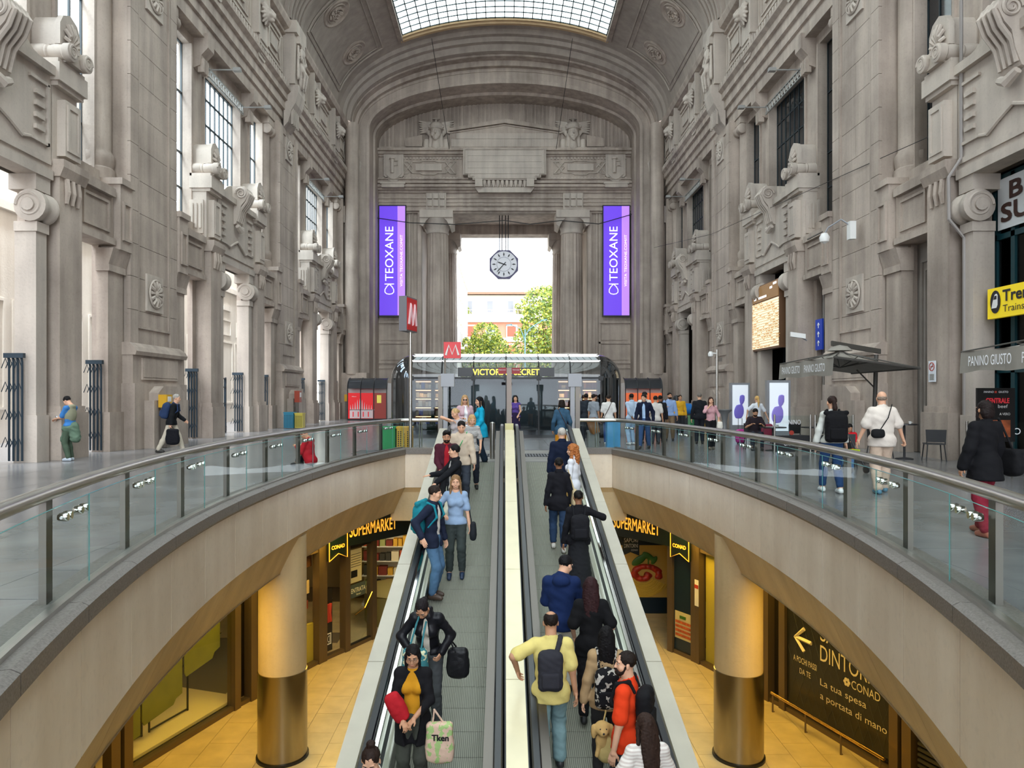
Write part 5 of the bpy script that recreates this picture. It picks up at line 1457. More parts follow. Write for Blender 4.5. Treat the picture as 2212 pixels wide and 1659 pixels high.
# ---- supermarket fascia signs, one on each side
for s in (-1, 1):
    A = Vector((CX + s * 4.46, 20.25, LZ)); B = Vector((CX + s * 3.04, 22.0, LZ)); d = (B - A).normalized()
    n = Vector((d.y, -d.x, 0));  n = n if n.y < 0 else -n
    T0 = lambda p, d=d, n=n: tuple(d * p[0] + n * p[1] + Vector((0, 0, p[2])))
    sg = empty('supermarket_sign', tuple(A), label='dark teal fascia with glowing orange word supermarket, %s of the walkways' % ('left' if s < 0 else 'right'), cat='sign', group='supermarket signs')
    M(T0).box(-0.9, 2.25, -0.1, 0.12, 3.0, 3.74).build('board', mat('teal_board', '#06181d', 0.4), sg)
    r = upz.cross(n).normalized()
    st = Vector(T0((1.95 if s < 0 else -0.35, 0.13, 3.24))) if r.dot(d) < 0 else Vector(T0((-0.15, 0.13, 3.24)))
    if s > 0: st = Vector(T0((1.9, 0.13, 3.24))) if r.dot(d) < 0 else Vector(T0((0.2, 0.13, 3.24)))
    lettering('lettering', 'SUPERMARKET', st, r, upz, 1.75, 0.36, ORANGE, sg, 0.01, bold=.004)
    # pennant
    T, L, A2, d2, n2 = seg(s, 1); T1 = at0(T, A2)
    pn = empty('pennant_sign', tuple(A2), label='small black pennant sign with an orange outline, %s of the walkways' % ('left' if s < 0 else 'right'), cat='sign', group='pennant signs')
    o = [(0.25, 3.6), (0.25, 2.72), (0.6, 2.88), (0.95, 2.72), (0.95, 3.6)]
    M(T1).prism(o, 0.16, 0.24, 'y').build('board', mat('teal_board', '#0b2a30'), pn)
    M(T1).tube([(a, 0.25, b) for a, b in o[:5]], 0.012, 5).build('outline', ORANGE, pn)
    r2 = upz.cross(n2).normalized(); u0 = 0.86 if r2.dot(d2) < 0 else 0.34
    lettering('lettering', 'CONAD', Vector(T1((u0, 0.245, 3.02))), r2, upz, 0.5, 0.1, ORANGE, pn, 0.006, bold=.004)
# ---- right: food poster wall, blue door with lasagne, black advertising wall with hand rail, shutter
fp = empty('food_poster', (CX + 3.05, 23.3, LZ), label='big poster of pasta with tomato sauce and basil on a dark blue wall', cat='poster')
M().box(0, 2.4, 0, 0.1, 0.12, 3.75).build('wall_panel', NAVY, fp)
M().box(0, 2.4, -0.05, 0.1, 0, 0.14).build('plinth', mat('lower_wall', '#a5916a'), fp)
M().box(0.35, 2.3, -0.02, 0, 1.15, 3.1).build('picture_field', mat('picture_cream', '#c8a24f', 0.6), fp)
PAS = mat('pasta_yellow', '#d9b54a', 0.5); TOM = mat('tomato_red', '#b5301b', 0.4, var=0.4, scale=9); BAS = mat('basil_green', '#3c6a22', 0.45)
m = M()
for k in range(9):
    r = 0.45 + k * 0.08; m.tube([(1.3 + r * math.cos(a), -0.03, 2.0 + r * 0.75 * math.sin(a)) for a in [PI * (0.95 + 0.1 * t) for t in range(10)] if 0.36 < 1.3 + r * math.cos(a) < 2.28 and 2.0 + r * .75 * math.sin(a) > 1.17], 0.03, 5)
m.build('pasta_strands', PAS, fp)
V_, F_ = sdf_mesh([ell((1.35 + .62 * math.sqrt(((k * 37) % 60 + 1) / 60) * math.cos(k * 2.4), -0.03, 2.02 + .34 * math.sqrt(((k * 37) % 60 + 1) / 60) * math.sin(k * 2.4)), (.11 + .03 * (k % 3), .04 + .015 * (k % 4), .10)) for k in range(60)], 0.022, 0.012)
inst('tomato_sauce', np_mesh('tomato', V_, F_, TOM), fp)
V_, F_ = sdf_mesh([ell((1.1, -0.06, 2.55), (.36, .03, .16), Matrix.Rotation(0.5, 3, 'Y')), ell((1.5, -0.06, 2.7), (.3, .03, .12), Matrix.Rotation(-0.5, 3, 'Y')), ell((1.75, -0.06, 2.55), (.2, .03, .1), Matrix.Rotation(0.9, 3, 'Y')), cone((1.5, -.06, 2.6), (1.5, -.06, 2.25), .03, .03)], 0.025, 0.03)
inst('basil_leaf', np_mesh('basil', V_, F_, BAS), fp)
M().prism([(0.42, 3.5), (0.42, 2.72), (0.75, 2.85), (1.12, 2.72), (1.12, 3.5)], -0.06, -0.03, 'y').build('logo_field', NAVY, fp)
lettering('lettering', 'SAPORI', (0.48, -0.065, 3.22), (1, 0, 0), upz, 0.58, 0.16, WHITE, fp)
lettering('lettering', 'DINTORNI', (0.48, -0.065, 3.02), (1, 0, 0), upz, 0.58, 0.15, WHITE, fp)
lettering('lettering', 'CONAD', (0.78, -0.065, 2.9), (1, 0, 0), upz, 0.28, 0.07, WHITE, fp)
for c_ in fp.children:
    if not c_.name.startswith(('wall_panel', 'plinth')): c_.scale = (.77, 1, .867); c_.location = (.33, 0, -.337)
T, L, A, d, n = seg(1, 1); T0 = at0(T, A)
T2, L2, A2, d2, n2 = seg(1, 2); T02 = at0(T2, A2)
bdp = empty('door_panel', tuple(A), label='navy blue glass door panel with a picture of lasagne near its foot', cat='door')
M(T0).box(0.15, 0.9, -0.02, 0.02, 0.12, 2.95).build('glass', NAVY, bdp)
M(T0).box(0.2, 0.86, 0.02, 0.03, 0.45, 1.2).build('picture_field', mat('picture_pale', '#cfc48e', 0.6), bdp)
for k in range(4): M(T0).box(0.23, 0.84, 0.03, 0.045, 0.52 + .12 * k, 0.59 + .12 * k).build('lasagne_layer', mat('lasagne', '#b5572a', 0.5, var=0.4, scale=12), bdp)
M(T0).box(0.40, 0.62, 0.03, 0.05, 1.02, 1.1).build('basil_leaf', BAS, bdp)
nd = empty('notice', tuple(A2), label='white notice with a red band taped on the bronze post', cat='notice')
M(T02).box(0.0, 0.16, 0.105, 0.115, 1.55, 2.25).build('sheet', WHITE, nd); M(T02).box(0.0, 0.16, 0.116, 0.12, 2.02, 2.12).build('red_band', mat('notice_red', '#b33a2a', 0.5), nd)
M(T2).box(0.2, 1.6, -0.2, -0.1, 0, 3.0).build('olive_panel', mat('olive_yellow', '#b0a548'), lw)  # flat panel in one olive yellow colour
M(T2).box(1.7, L2, -0.2, -0.1, 0, 3.0).build('dark_panel', mat('dark_display', '#1d1a14'), lw)
T, L, A, d, n = seg(1, 3); T0 = at0(T, A)
ad = empty('advertising_wall', tuple(A), label='black printed wall with white lettering and an arrow, lower right', cat='advertising panel')
M(T0).box(0.2, L - 0.12, -0.03, 0.03, 0.25, 3.2).build('board', mat('ad_black', '#191a17', 0.35), ad)
m = M(T0)
for k in range(13):
    u = 0.25 + k * .24
    m.tube([(u, .032, .3), (min(u + .5, L - .2), .032, 1.5), (u, .032, 2.7)], .004, 4); m.tube([(min(u + .5, L - .2), .032, .3), (u, .032, 1.5), (min(u + .5, L - .2), .032, 2.7)], .004, 4)
m.build('lattice_print', mat('lattice_grey', '#3b3d34', 0.5), ad, kind='stuff')
CRM = mat('cream_print', '#ddd3b5', 0.5)
m = M(T0); m.tube([(0.55, .05, 1.80), (1.0, .05, 1.80)], .045, 4); m.tube([(0.78, .05, 2.05), (0.5, .05, 1.80), (0.78, .05, 1.55)], .045, 4); m.build('arrow', CRM, ad)
for (u, z, w, h, t) in ((0.42, 1.25, .72, .13, 'A POCHI PASSI'), (0.62, 1.02, .34, .12, 'DA TE'), (1.25, 1.95, 1.3, .34, 'SAPORI'), (1.25, 1.52, 1.6, .34, 'DINTORNI'), (1.25, 0.95, 1.25, .19, 'La tua spesa'), (1.25, 0.66, 1.75, .19, 'a portata di mano'), (2.12, 1.26, .72, .17, 'CONAD')):
    lettr(T0, d, n, u, z, t, w, h, CRM, ad, v=0.034)
m = M(T0)
for k in range(6):
    a = k * PI / 3; m.lathe([(0.035, .0), (0.035, .012)], 8, (2.0 + .055 * math.cos(a), .034, 1.34 + .055 * math.sin(a)), 'y')
m.build('flower_mark', CRM, ad)
hr = empty('hand_rail', tuple(A), label='low steel hand rail on brackets along the black advertising wall', cat='rail')
M(T0).tube([(0.1, .38, .42), (L - .1, .38, .42)], .03, 8).build('rail', mat('brass', '#d9b368'), hr, smooth=True)
for u in (0.15, 1.2, 2.2, L - .2): M(T0).tube([(u, .38, .4), (u, .38, 0), (u, .34, 0)], .02, 6).build('bracket', BRONZE, hr)
T, L, A, d, n = seg(1, 4); T0 = at0(T, A)
sh = empty('roller_shutter', tuple(A), label='dark grey roller shutter at the lower right', cat='shutter')
for k in range(30): M(T0).prism([(-.03, .1 + k * .1), (.03, .13 + k * .1), (.03, .17 + k * .1), (-.03, .195 + k * .1)], 0.3, 4.5, 'x').build('slat', mat('shutter_grey', '#3c3c3c', 0.45, 0.5), sh)

# ================================================================ THE GLASS KIOSK ON THE LANDING AXIS
kk = empty('glass_kiosk', (0.06, 29.0, 0), label='long glass shop pavilion with a curved roof and yellow shop name', cat='kiosk')
HX = 4.78; RR = 0.95; EAVE = 2.42; ROOF = 3.42; KD = 7.0
KG = glass('kiosk_glass', (0.62, 0.66, 0.70), 1.1); KR = glass('kiosk_roof_glass', (0.42, 0.47, 0.5), 2.2)
# body: plan outline with rounded front corners
def plan(r_in=0.0, n=8):
    p = []
    for k in range(n + 1):
        a = PI + (PI / 2) * k / n; p.append((-HX + RR + (RR - r_in) * math.cos(a), RR + (RR - r_in) * math.sin(a)))
    for k in range(n + 1):
        a = 1.5 * PI + (PI / 2) * k / n; p.append((HX - RR + (RR - r_in) * math.cos(a), RR + (RR - r_in) * math.sin(a)))
    return [(-HX + r_in, KD)] + p + [(HX - r_in, KD)]
pl = plan()
vs = [(x, y, 0.12) for x, y in pl] + [(x, y, EAVE) for x, y in pl]; n_ = len(pl)
DG = mat('kiosk_black', '#101216', 0.12)
bay_x = [-3.83, -2.6, -1.32, 0.0, 1.32, 2.6, 3.83]
for a, b in zip(bay_x, bay_x[1:]): M().box(a + .01, b - .01, -0.01, 0.01, 0.12, EAVE).build('glass_panel', KG, kk)
for s in (-1, 1):
    c = [p for p in pl if (p[0] * s > HX - RR - .001)]
    for i in range(0, len(c) - 1, 2):
        q = c[i:i + 3]; m = M(); nn = len(q)
        m.add([(x, y, .12) for x, y in q] + [(x, y, EAVE) for x, y in q], [(k, k + 1, k + 1 + nn, k + nn) for k in range(nn - 1)]); m.build('curved_glass', mat('kiosk_shiny', '#7d848c', 0.08, 1.0), kk, smooth=True)
m = M(); m.prism(pl, 0.0, 0.14, 'z'); m.prism(plan(0.1), 0.14, 0.3, 'z'); m.build('base', DG, kk)
# roof: quarter circle section swept along the front, domed ends
NS = 10
def rsec(k): a = (PI / 2) * k / NS; return 1 - math.cos(a), math.sin(a)
def rpt(x, side, k):
    ins, up = rsec(k); return ins * 1.25, EAVE + up * (ROOF - EAVE)
for a, b in zip(bay_x, bay_x[1:]):
    m = M(); vs = []; fs = []
    for k in range(NS + 1):
        yy, zz = rpt(0, 0, k); vs += [(a + .02, yy, zz), (b - .02, yy, zz)]
    for k in range(NS): fs.append((2 * k, 2 * k + 1, 2 * k + 3, 2 * k + 2))
    m.add(vs, fs).build('roof_glass', KR, kk, smooth=True)
WF = mat('frosted_white', '#9fa6a9', 0.5)
cols_n = 28
for r, (k0, k1) in enumerate(((9.2, 7.9), (7.0, 5.4))):
    y0, z0 = 1.25 * (1 - math.cos(PI / 2 * k0 / NS)), EAVE + math.sin(PI / 2 * k0 / NS) * (ROOF - EAVE)
    y1, z1 = 1.25 * (1 - math.cos(PI / 2 * k1 / NS)), EAVE + math.sin(PI / 2 * k1 / NS) * (ROOF - EAVE)
    for i in range(cols_n):
        x0 = -3.8 + 7.6 * i / cols_n; x1 = x0 + 7.6 / cols_n - .025; sl = 0.12 * (1 if x0 < 0 else -1)
        M().add([(x0, y1 - .05, z1), (x1, y1 - .05, z1), (x1 + sl, y0 - .05, z0), (x0 + sl, y0 - .05, z0)], [(0, 1, 2, 3)]).build('frosted_pane', WF, kk)
for k in (0, 4.9, 7.4, 9.7):
    yy, zz = 1.25 * (1 - math.cos(PI / 2 * k / NS)), EAVE + math.sin(PI / 2 * k / NS) * (ROOF - EAVE)
    M().box(-3.85, 3.85, yy - .07, yy - .03, zz - .04, zz + .04).build('roof_rail', STEEL if k else BLACK, kk)
for x in bay_x[::1]:
    m = M(); m.tube([(x, rpt(0, 0, k)[0] - .03, rpt(0, 0, k)[1]) for k in range(NS + 1)], 0.03, 5); m.box(x - .02, x + .02, -.03, .03, .1, EAVE); m.box(x - .09, x + .09, -.06, .0, EAVE - .1, EAVE + .08); m.build('rib', BLACK if abs(x) != 9 else STEEL, kk)
for s in (-1, 1):                              # domed ends
    st = []
    for k in range(NS + 1):
        ins, up = rsec(k); z = EAVE + up * (ROOF - EAVE); r = RR * math.cos(PI / 2 * k / NS)
        q = [(s * (HX - RR) + s * r * math.sin(PI / 2 * t / 8), RR + .3 * k / NS - r * math.cos(PI / 2 * t / 8) , z) for t in range(9)]
        st.append(q)
    loft(st).build('dome_glass', mat('kiosk_shiny', '#2a2f36'), kk, smooth=True)
m = M(); m.box(-3.9, 3.9, 1.25, KD, ROOF - .06, ROOF); m.box(-HX, HX, 1.3, KD, EAVE, EAVE + .05); m.build('roof_top', mat('roof_grey', '#85898c', 0.4), kk)
M().box(-1.95, 1.95, -0.03, 0.08, EAVE + .06, EAVE + .42).build('name_board', mat('name_black', '#15151a', 0.35), kk)
YG = mat('yellow_letters', (1.0, 0.86, 0.12), 0.5, emit=0.85)
lettering('lettering', "VICTORIA'S SECRET", (-1.34, -0.045, EAVE + .12), (1, 0, 0), upz, 2.68, 0.25, YG, kk, 0.004, bold=.006)
# inside: lit shelf units with goods, dark back wall, ceiling lamps
M().box(-4.6, 4.6, 3.6, 3.7, 0, EAVE).build('back_wall', mat('kiosk_grey_wall', '#3d4448', 0.7), kk)
M().box(-4.6, 4.6, 0.3, 3.6, EAVE - .06, EAVE).build('inner_ceiling', mat('kiosk_dark', '#17181b', 0.8), kk)
WL_ = mat('warm_strip', (1.0, 0.60, 0.26), 0.5, emit=9)
rg = random.Random(11)
def shelf_unit(x0, x1, pal, label):
    u = empty('shelf_unit', (0.06 + x0, 29.35, 0), label=label, cat='shelf')
    w = x1 - x0
    M().box(-.04, w + .04, .32, .36, .5, 2.38).build('back_panel', mat('unit_brown', '#5a3a28', 0.7), u)
    for z in (0.52, 0.88, 1.24, 1.6, 1.96, 2.36):
        M().box(-.04, w + .04, 0.0, .34, z, z + .03).build('shelf', mat('unit_dark', '#3a2a22', 0.5), u)
        if z < 2.3:
            M().box(0, w, .28, .31, z + .31, z + .335).build('light_strip', WL_, u)
            x = .03
            while x < w - .06:
                pw = rg.uniform(.07, .2); h = rg.uniform(.14, .27); c = rg.choice(pal)
                M().box(x, min(x + pw, w), .05, .22, z + .03, z + .03 + h).build('box', mat('gift' + c, c, 0.5), u); x += pw + .015
    for x in (-.04, w + .01): M().box(x, x + .03, 0, .34, .5, 2.38).build('side', mat('unit_dark', '#3a2a22'), u)
def shelf_fill(x): spot('shelf_fill', (x, 29.18, 1.75), 7, (1.0, 0.72, 0.42), .08)  # added point light that brightens the shelf goods, no fitting behind it
p1 = ['#d9c6a0', '#c9a77a', '#e3d9c0', '#4a59a8', '#a98f66', '#d9c6a0']; p2 = ['#a34a5a', '#7d2f3b', '#c7925a', '#e0b987', '#6a2733', '#cf7a4a']
shelf_unit(-3.72, -3.08, p1, 'warm lit shelves of cream boxes at the left end of the glass kiosk')
shelf_unit(-2.92, -2.42, p1, 'second warm lit shelf column of cream boxes in the kiosk')
shelf_unit(2.15, 2.6, p2, 'warm lit shelves of small books and boxes right of the kiosk doors')
shelf_unit(2.75, 3.05, ['#e8c92a', '#d9a0a8', '#c9b28a'], 'narrow shelf column with a bright yellow display in the kiosk')
shelf_unit(3.15, 3.72, p2, 'warm lit shelves of dark red boxes at the right end of the kiosk')
for x in (-3.35, -2.6, 2.4, 2.95, 3.5): shelf_fill(x)
for x in (-1.0, 1.0): area('kiosk_lamp', (x, 31.9, 2.3), (0, 0, 0), 0.8, 0.3, 40, (0.9, 1.0, 0.92))
# red kiosk left, orange kiosk right, against the far wall
RED = mat('kiosk_red', (0.75, 0.015, 0.02), 0.4, emit=0.35); ORG = mat('kiosk_orange', (0.95, 0.16, 0.04), 0.4, emit=0.4)
def side_kiosk(x0, x1, y, label, col, right):
    k = empty('small_kiosk', (x0, y, 0), label=label, cat='kiosk'); w = x1 - x0
    M().box(0, w, 0, 2.0, 0, .12).build('base', BLACK, k)
    M().box(0, w, 0.6, 2.0, .1, 2.6).build('back', mat('kiosk_white', '#cfc9c6', 0.6), k)
    m = M(); vs = []
    for i in range(9):
        a = PI / 2 * i / 8; vs += [(0, 0.9 * (1 - math.cos(a)), 2.2 + .75 * math.sin(a)), (w, 0.9 * (1 - math.cos(a)), 2.2 + .75 * math.sin(a))]
    m.add(vs, [(2 * i, 2 * i + 1, 2 * i + 3, 2 * i + 2) for i in range(8)]); m.build('curved_roof', mat('kiosk_roof_dark', '#4d5055', 0.2, 0.5), k, smooth=True)
    for i in range(4):
        x = w * i / 3; m = M(); m.tube([(x, 0.9 * (1 - math.cos(a)) - .02, 2.2 + .75 * math.sin(a)) for a in [PI / 2 * t / 8 for t in range(9)]], .04, 5); m.box(x - .03, x + .03, -.04, .02, 0, 2.2); m.build('rib', BLACK, k)
    for i in range(3):
        M().box(w * i / 3 + .03, w * (i + 1) / 3 - .03, 0, .02, .12, 1.9).build('panel', (col if (i < 2 or right) else mat('kiosk_inner_red', '#a8433a', 0.5)), k)
    if not right:
        WC = mat('skyline_white', '#e6cfd0', 0.6); m = M()
        m.box(.15, 1.75, -.02, 0, .15, .75); 
        for q in range(11):
            x = .15 + q * .16; h = .85 + .45 * math.exp(-((q - 4) / 2.2) ** 2); m.prism([(x, .7), (x + .1, .7), (x + .07, h), (x + .05, h + .22), (x + .03, h)], -.02, 0, 'y')
        m.build('skyline_print', WC, k); m = M()
        for q in range(4): m.box(.35 + q * .35, .42 + q * .35, -.03, -.02, .25, .6)
        m.build('skyline_window', RED, k)
        lettering('lettering', 'Milano', (.3, -.005, 1.62), (1, 0, 0), upz, .3, .06, WHITE, k); lettering('lettering', 'Benvenuti', (1.1, -.005, 1.62), (1, 0, 0), upz, .5, .06, WHITE, k) if False else None
        M().box(w * .75, w * .75 + .3, -.02, 0, 1.2, 1.75).build('yellow_notice', mat('notice_yellow', '#e8d860', 0.5, emit=.3), k)
    return k
side_kiosk(-10.85, -8.15, 49.6, 'red kiosk with a white skyline print at the left of the far wall', RED, False)
side_kiosk(8.35, 10.9, 49.6, 'orange fronted kiosk half hidden right of the glass pavilion', ORG, True)

# ================================================================ THE SQUARE OUTSIDE
og = empty('ground_outside', kind='structure')
M().box(-120, 120, 68, 300, -1.2, -0.2).build('street', mat('asphalt', '#8b8b88', 0.8), og)
CRW = mat('cream_facade', '#e9e0cf', 0.8); BRK = mat('brick_facade', '#c98a72', 0.8, var=0.1, scale=8); GWN = mat('window_grey', '#8c8f95', 0.4)
b1 = empty('apartment_building', (-8.0, 78, 0), label='pale ornate corner building at the left of the portal view', cat='building')
M().box(-20, 0, 0, 76, -0.5, 25.4).build('facade', CRW, b1)
m = M(); m.prism([(-.0, 24.6), (.6, 24.8), (1.0, 25.4), (1.2, 26.0), (1.2, 26.3), (-1, 26.3), (-1, 24.6)], 0, 76, 'y'); m.build('cornice', CRW, b1)
m = M()
for k in range(50): m.box(0.1, 1.0, .5 + 1.5 * k, 1.1 + 1.5 * k, 23.9, 24.9)
m.build('cornice_bracket', CRW, b1, kind='stuff')
for k in range(18):
    for z in (2.2, 6.4, 10.6, 14.8, 19.2):
        f = M().box(-.05, .2, 2.0 + k * 4.1, 3.9 + k * 4.1, z - .25, z + 2.7).build('window', CRW, b1); M().box(.2, .24, 2.3 + k * 4.1, 3.6 + k * 4.1, z, z + 2.4).build('pane', GWN, f)
    M().box(0, .9, 1.6 + k * 4.1, 4.3 + k * 4.1, 9.9, 10.2).build('balcony', CRW, b1) if k % 2 else None
b2 = empty('apartment_building', (-16, 165, 0), label='cream and brick apartment building with roof terraces behind the trees', cat='building')
M().box(0, 60, 0, 14, -0.5, 19.2).build('facade', BRK, b2)
for (z0, z1, d) in ((18.6, 20.4, .8), (14.1, 15.0, .35), (9.6, 10.4, .35), (5.0, 6.4, .5)): M().box(-.2, 60.2, -d, 0, z0, z1).build('cream_band', CRW, b2)
M().box(1, 59, 2.5, 14, 20.4, 25.2).build('attic', CRW, b2)
M().box(.5, 59.5, 1.2, 14, 25.2, 26.0).build('roof_slab', mat('roof_brown', '#a78775', 0.8), b2)
M().prism([(0.2, 25.6), (.8, 25.2), (14, 25.2), (14, 28.0), (4, 28.0)], 0.5, 59.5, 'x').build('roof', mat('roof_tile', '#b99a86', 0.8), b2)
M().box(13, 30, 5, 10, 28, 29.2).build('roof_box', CRW, b2)
for k in range(12):
    x = 2.2 + k * 4.8
    for z in (1.2, 6.7, 11.0, 15.3):
        f = M().box(x - .25, x + 2.3, -.3, .02, z - .3, z + 2.7).build('window', CRW, b2); M().box(x, x + 2.0, -.34, -.3, z, z + 2.4).build('pane', mat('shutter_red', '#a65a45', 0.7) if k % 2 else GWN, f)
    f = M().box(x, x + 1.6, 2.4, 2.55, 21.0, 24.0).build('window', WHITE, b2); M().box(x + .15, x + 1.45, 2.35, 2.4, 21.2, 23.8).build('pane', GWN, f)
m = M()
for k in range(60): m.box(k, k + .06, -.7, -.6, 20.4, 21.4)
m.box(0, 60, -.72, -.58, 21.35, 21.45); m.build('terrace_railing', CRW, b2)
LEAF = [mat('leaf_light', '#b5b84a', 0.6), mat('leaf_mid', '#7f9440', 0.6), mat('leaf_deep', '#55703a', 0.6)]
def tree(loc, blobs, n, trunk, label, leaf, seed):
    t = empty('tree', loc, label=label, cat='tree'); rg = np.random.RandomState(seed)
    c = np.array([b[:3] for b in blobs], float); r = np.array([b[3] for b in blobs], float)
    k = rg.choice(len(blobs), n, p=r ** 2 / (r ** 2).sum())
    d = rg.normal(size=(n, 3)); d /= np.linalg.norm(d, axis=1)[:, None]
    P = c[k] + d * (r[k] * rg.uniform(.55, 1.08, n) ** .5)[:, None]
    a = rg.normal(size=(n, 3)); a /= np.linalg.norm(a, axis=1)[:, None]; b = np.cross(a, rg.normal(size=(n, 3))); b /= np.linalg.norm(b, axis=1)[:, None]
    s = rg.uniform(.6, 1.3, n)[:, None] * leaf
    V = np.stack([P - a * s, P - b * s * .5, P + a * s, P + b * s * .5], 1).reshape(-1, 3); F = np.arange(4 * n).reshape(-1, 4)
    inst('foliage', np_mesh('foliage', V, F, LEAF, mi=rg.choice(3, n, p=[.45, .35, .2]), smooth=False), t, kind='stuff')
    m = M(); m.tube([(0, 0, -.3), (.1, 0, trunk * .5), (0, 0.1, trunk)], [.5, .4, .25], 10)
    for i in range(5): m.tube([(0, 0, trunk * .8), tuple(c[i % len(c)] * .8 + np.array([0, 0, trunk * .1]))], [.22, .06], 6)
    m.build('trunk', mat('bark', '#5b4c3e', 0.9), t, smooth=True)
tree((7.0, 118, 0), [(0, 0, 13, 4.5), (-2.5, 0, 9.5, 3.6), (2.5, 0, 10, 4.2), (-1, 0, 16.5, 3.2), (2, 1, 17, 3.4), (-3.6, 0, 6.5, 3), (3, 0, 6, 3.4), (0, 0, 5, 3.5), (5, 0, 14, 3.5), (6, 0, 9, 4)], 13000, 7, 'large sunlit yellow green tree on the right of the portal view', .30, 4)
tree((-3.4, 132, 0), [(0, 0, 9, 4), (-2, 0, 6.5, 3), (2, 0, 6.5, 3), (0, 0, 12.5, 2.8), (-2.6, 0, 10, 2.6), (1.8, 0, 10, 2.6), (0, 0, 3.5, 3)], 9000, 6, 'smaller darker green tree between the two buildings', .28, 5)
for i, (x, z) in enumerate(((-9.0, 22.3), (3.6, 22.0))):
    tree((x, 166.2, 20.2 - .4), [(0, 0, 1.6, 1.0), (.6, 0, .8, .8), (-.5, 0, 2.6, .8), (0.2, 0, .2, .6)], 900, 1, 'leafy terrace plant on the apartment roof, %s' % ('left of the clock' if i == 0 else 'right of the clock'), .16, 8 + i)
sl = empty('street_lamp', (2.7, 95, 0), label='tall teal street lamp with two curved arms outside the portal', cat='street lamp')
TL = mat('lamp_teal', '#5f8a96', 0.5); M().tube([(0, 0, -.2), (0, 0, 10.5)], [.12, .07], 8).build('pole', TL, sl)
for q, L_ in ((-1, 1.9), (1, 2.3)): M().tube([(0, 0, 9.0 if q < 0 else 9.6), (q * .6, 0, 10.6), (q * L_, 0, 11.1 if q < 0 else 11.7)], .05, 6).build('arm', TL, sl); M().obox((q * (L_ + .2), 0, 11.1 if q < 0 else 11.75), (.4, 0, .06), (0, .15, 0), (0, 0, .06)).build('lamp_head', TL, sl)
# ================================================================ SMALL THINGS IN THE HALL
SIGNR = mat('metro_red', (0.62, 0.015, 0.02), 0.4, emit=0.12)
def m_mark(par, w, h, T, m_=WHITE):
    m = M(T); t = w * .07
    m.tube([(-w * .38, 0, -h * .32), (-w * .2, 0, h * .3), (0, 0, -h * .3), (w * .2, 0, h * .3), (w * .38, 0, -h * .32)], t, 6); m.build('letter_m', m_, par)
a = empty('metro_sign', (-2.80, 21.35, 0), label='tall metro sign on a steel pole, red M box seen almost edge on', cat='sign')
M().tube([(0, 0, 0), (0, 0, 4.6)], 0.05, 10).build('pole', STEEL, a, smooth=True)
th = math.radians(14)
Tr = lambda p: ((p[0]) * math.sin(th) * 1 + p[1] * -math.cos(th) * -1 - .07, p[0] * math.cos(th) - p[1] * math.sin(th) * 1, p[2])
M(Tr).box(-.42, .42, -.12, .12, 3.6, 4.62).build('casing', mat('sign_grey2', '#77757b', 0.4), a)
M(Tr).box(-.39, .39, .12, .13, 3.64, 4.58).build('red_face', SIGNR, a)
m = M(Tr); m.tube([(-.3, .14, 3.8), (-.16, .14, 4.4), (0, .14, 3.82), (.16, .14, 4.4), (.3, .14, 3.8)], .045, 5); m.build('letter_m', mat('m_pink', '#e8c8cc', 0.5), a)
a = empty('metro_sign', (-1.42, 19.5, 0), label='square red metro sign with a white M above the left walkway head', cat='sign')
M().tube([(-0.2, 0.02, 0.0), (-0.2, 0.02, 3.15)], 0.025, 8).build('pole', STEEL, a); M().box(-.23, .23, -.05, .05, 2.72, 3.16).build('casing', SIGNR, a)
m = M(); m.tube([(-.17, -.06, 2.80), (-.09, -.06, 3.07), (0, -.06, 2.82), (.09, -.06, 3.07), (.17, -.06, 2.80)], .032, 6); m.build('letter_m', WHITE, a)
for s in (-1, 1):
    g = empty('gate_post', (CX + s * 1.72, 19.45, 0), label='tall grey post with a narrow glass screen beside the %s walkway head' % ('left' if s < 0 else 'right'), cat='post', group='screens at the walkway heads')
    M().box(-.06, .06, -.05, .05, 0, 2.3).build('post', LGREY, g); M().box(s * .12, s * .14, -.02, .9, 0.1, 2.05).build('glass_screen', glass('green_screen', (0.55, 0.68, 0.66), 1.2), g)
    M().box(s * .08, s * .2, -.04, .04, 0, 2.25).build('post', DSTEEL, g); M().box(-.12, .24, -.08, .08, 1.95, 2.3).build('cap_box', LGREY, g)
c = empty('sign_post', (CX, 18.95, 0.0), label='brownish square post rising between the two walkways with two little red signs', cat='post')
M().box(-.065, .065, -.05, .05, 0.0, 2.44).build('post', mat('post_taupe', '#8d8078', 0.5, 0.3), c)
for s in (-1, 1):
    f = M().box(s * .07, s * .29, -.03, -.01, 2.28, 2.44).build('red_plate', mat('plate_red', '#8f1220', 0.5), c)
    lettering('lettering', 'Vietato sostare', (s * .18 - .09, -.032, 2.37), (1, 0, 0), upz, .18, .03, WHITE, f); lettering('lettering', 'Keep clear', (s * .18 - .08, -.032, 2.31), (1, 0, 0), upz, .16, .03, WHITE, f) if False else None
tag(M().lathe([(.07, 0), (.07, .97), (.0, 1.0)], 20, (-0.33, 19.4, 0)).build('bollard', STEEL, smooth=True), 'thick steel bollard on the landing left of the divider', 'bollard')
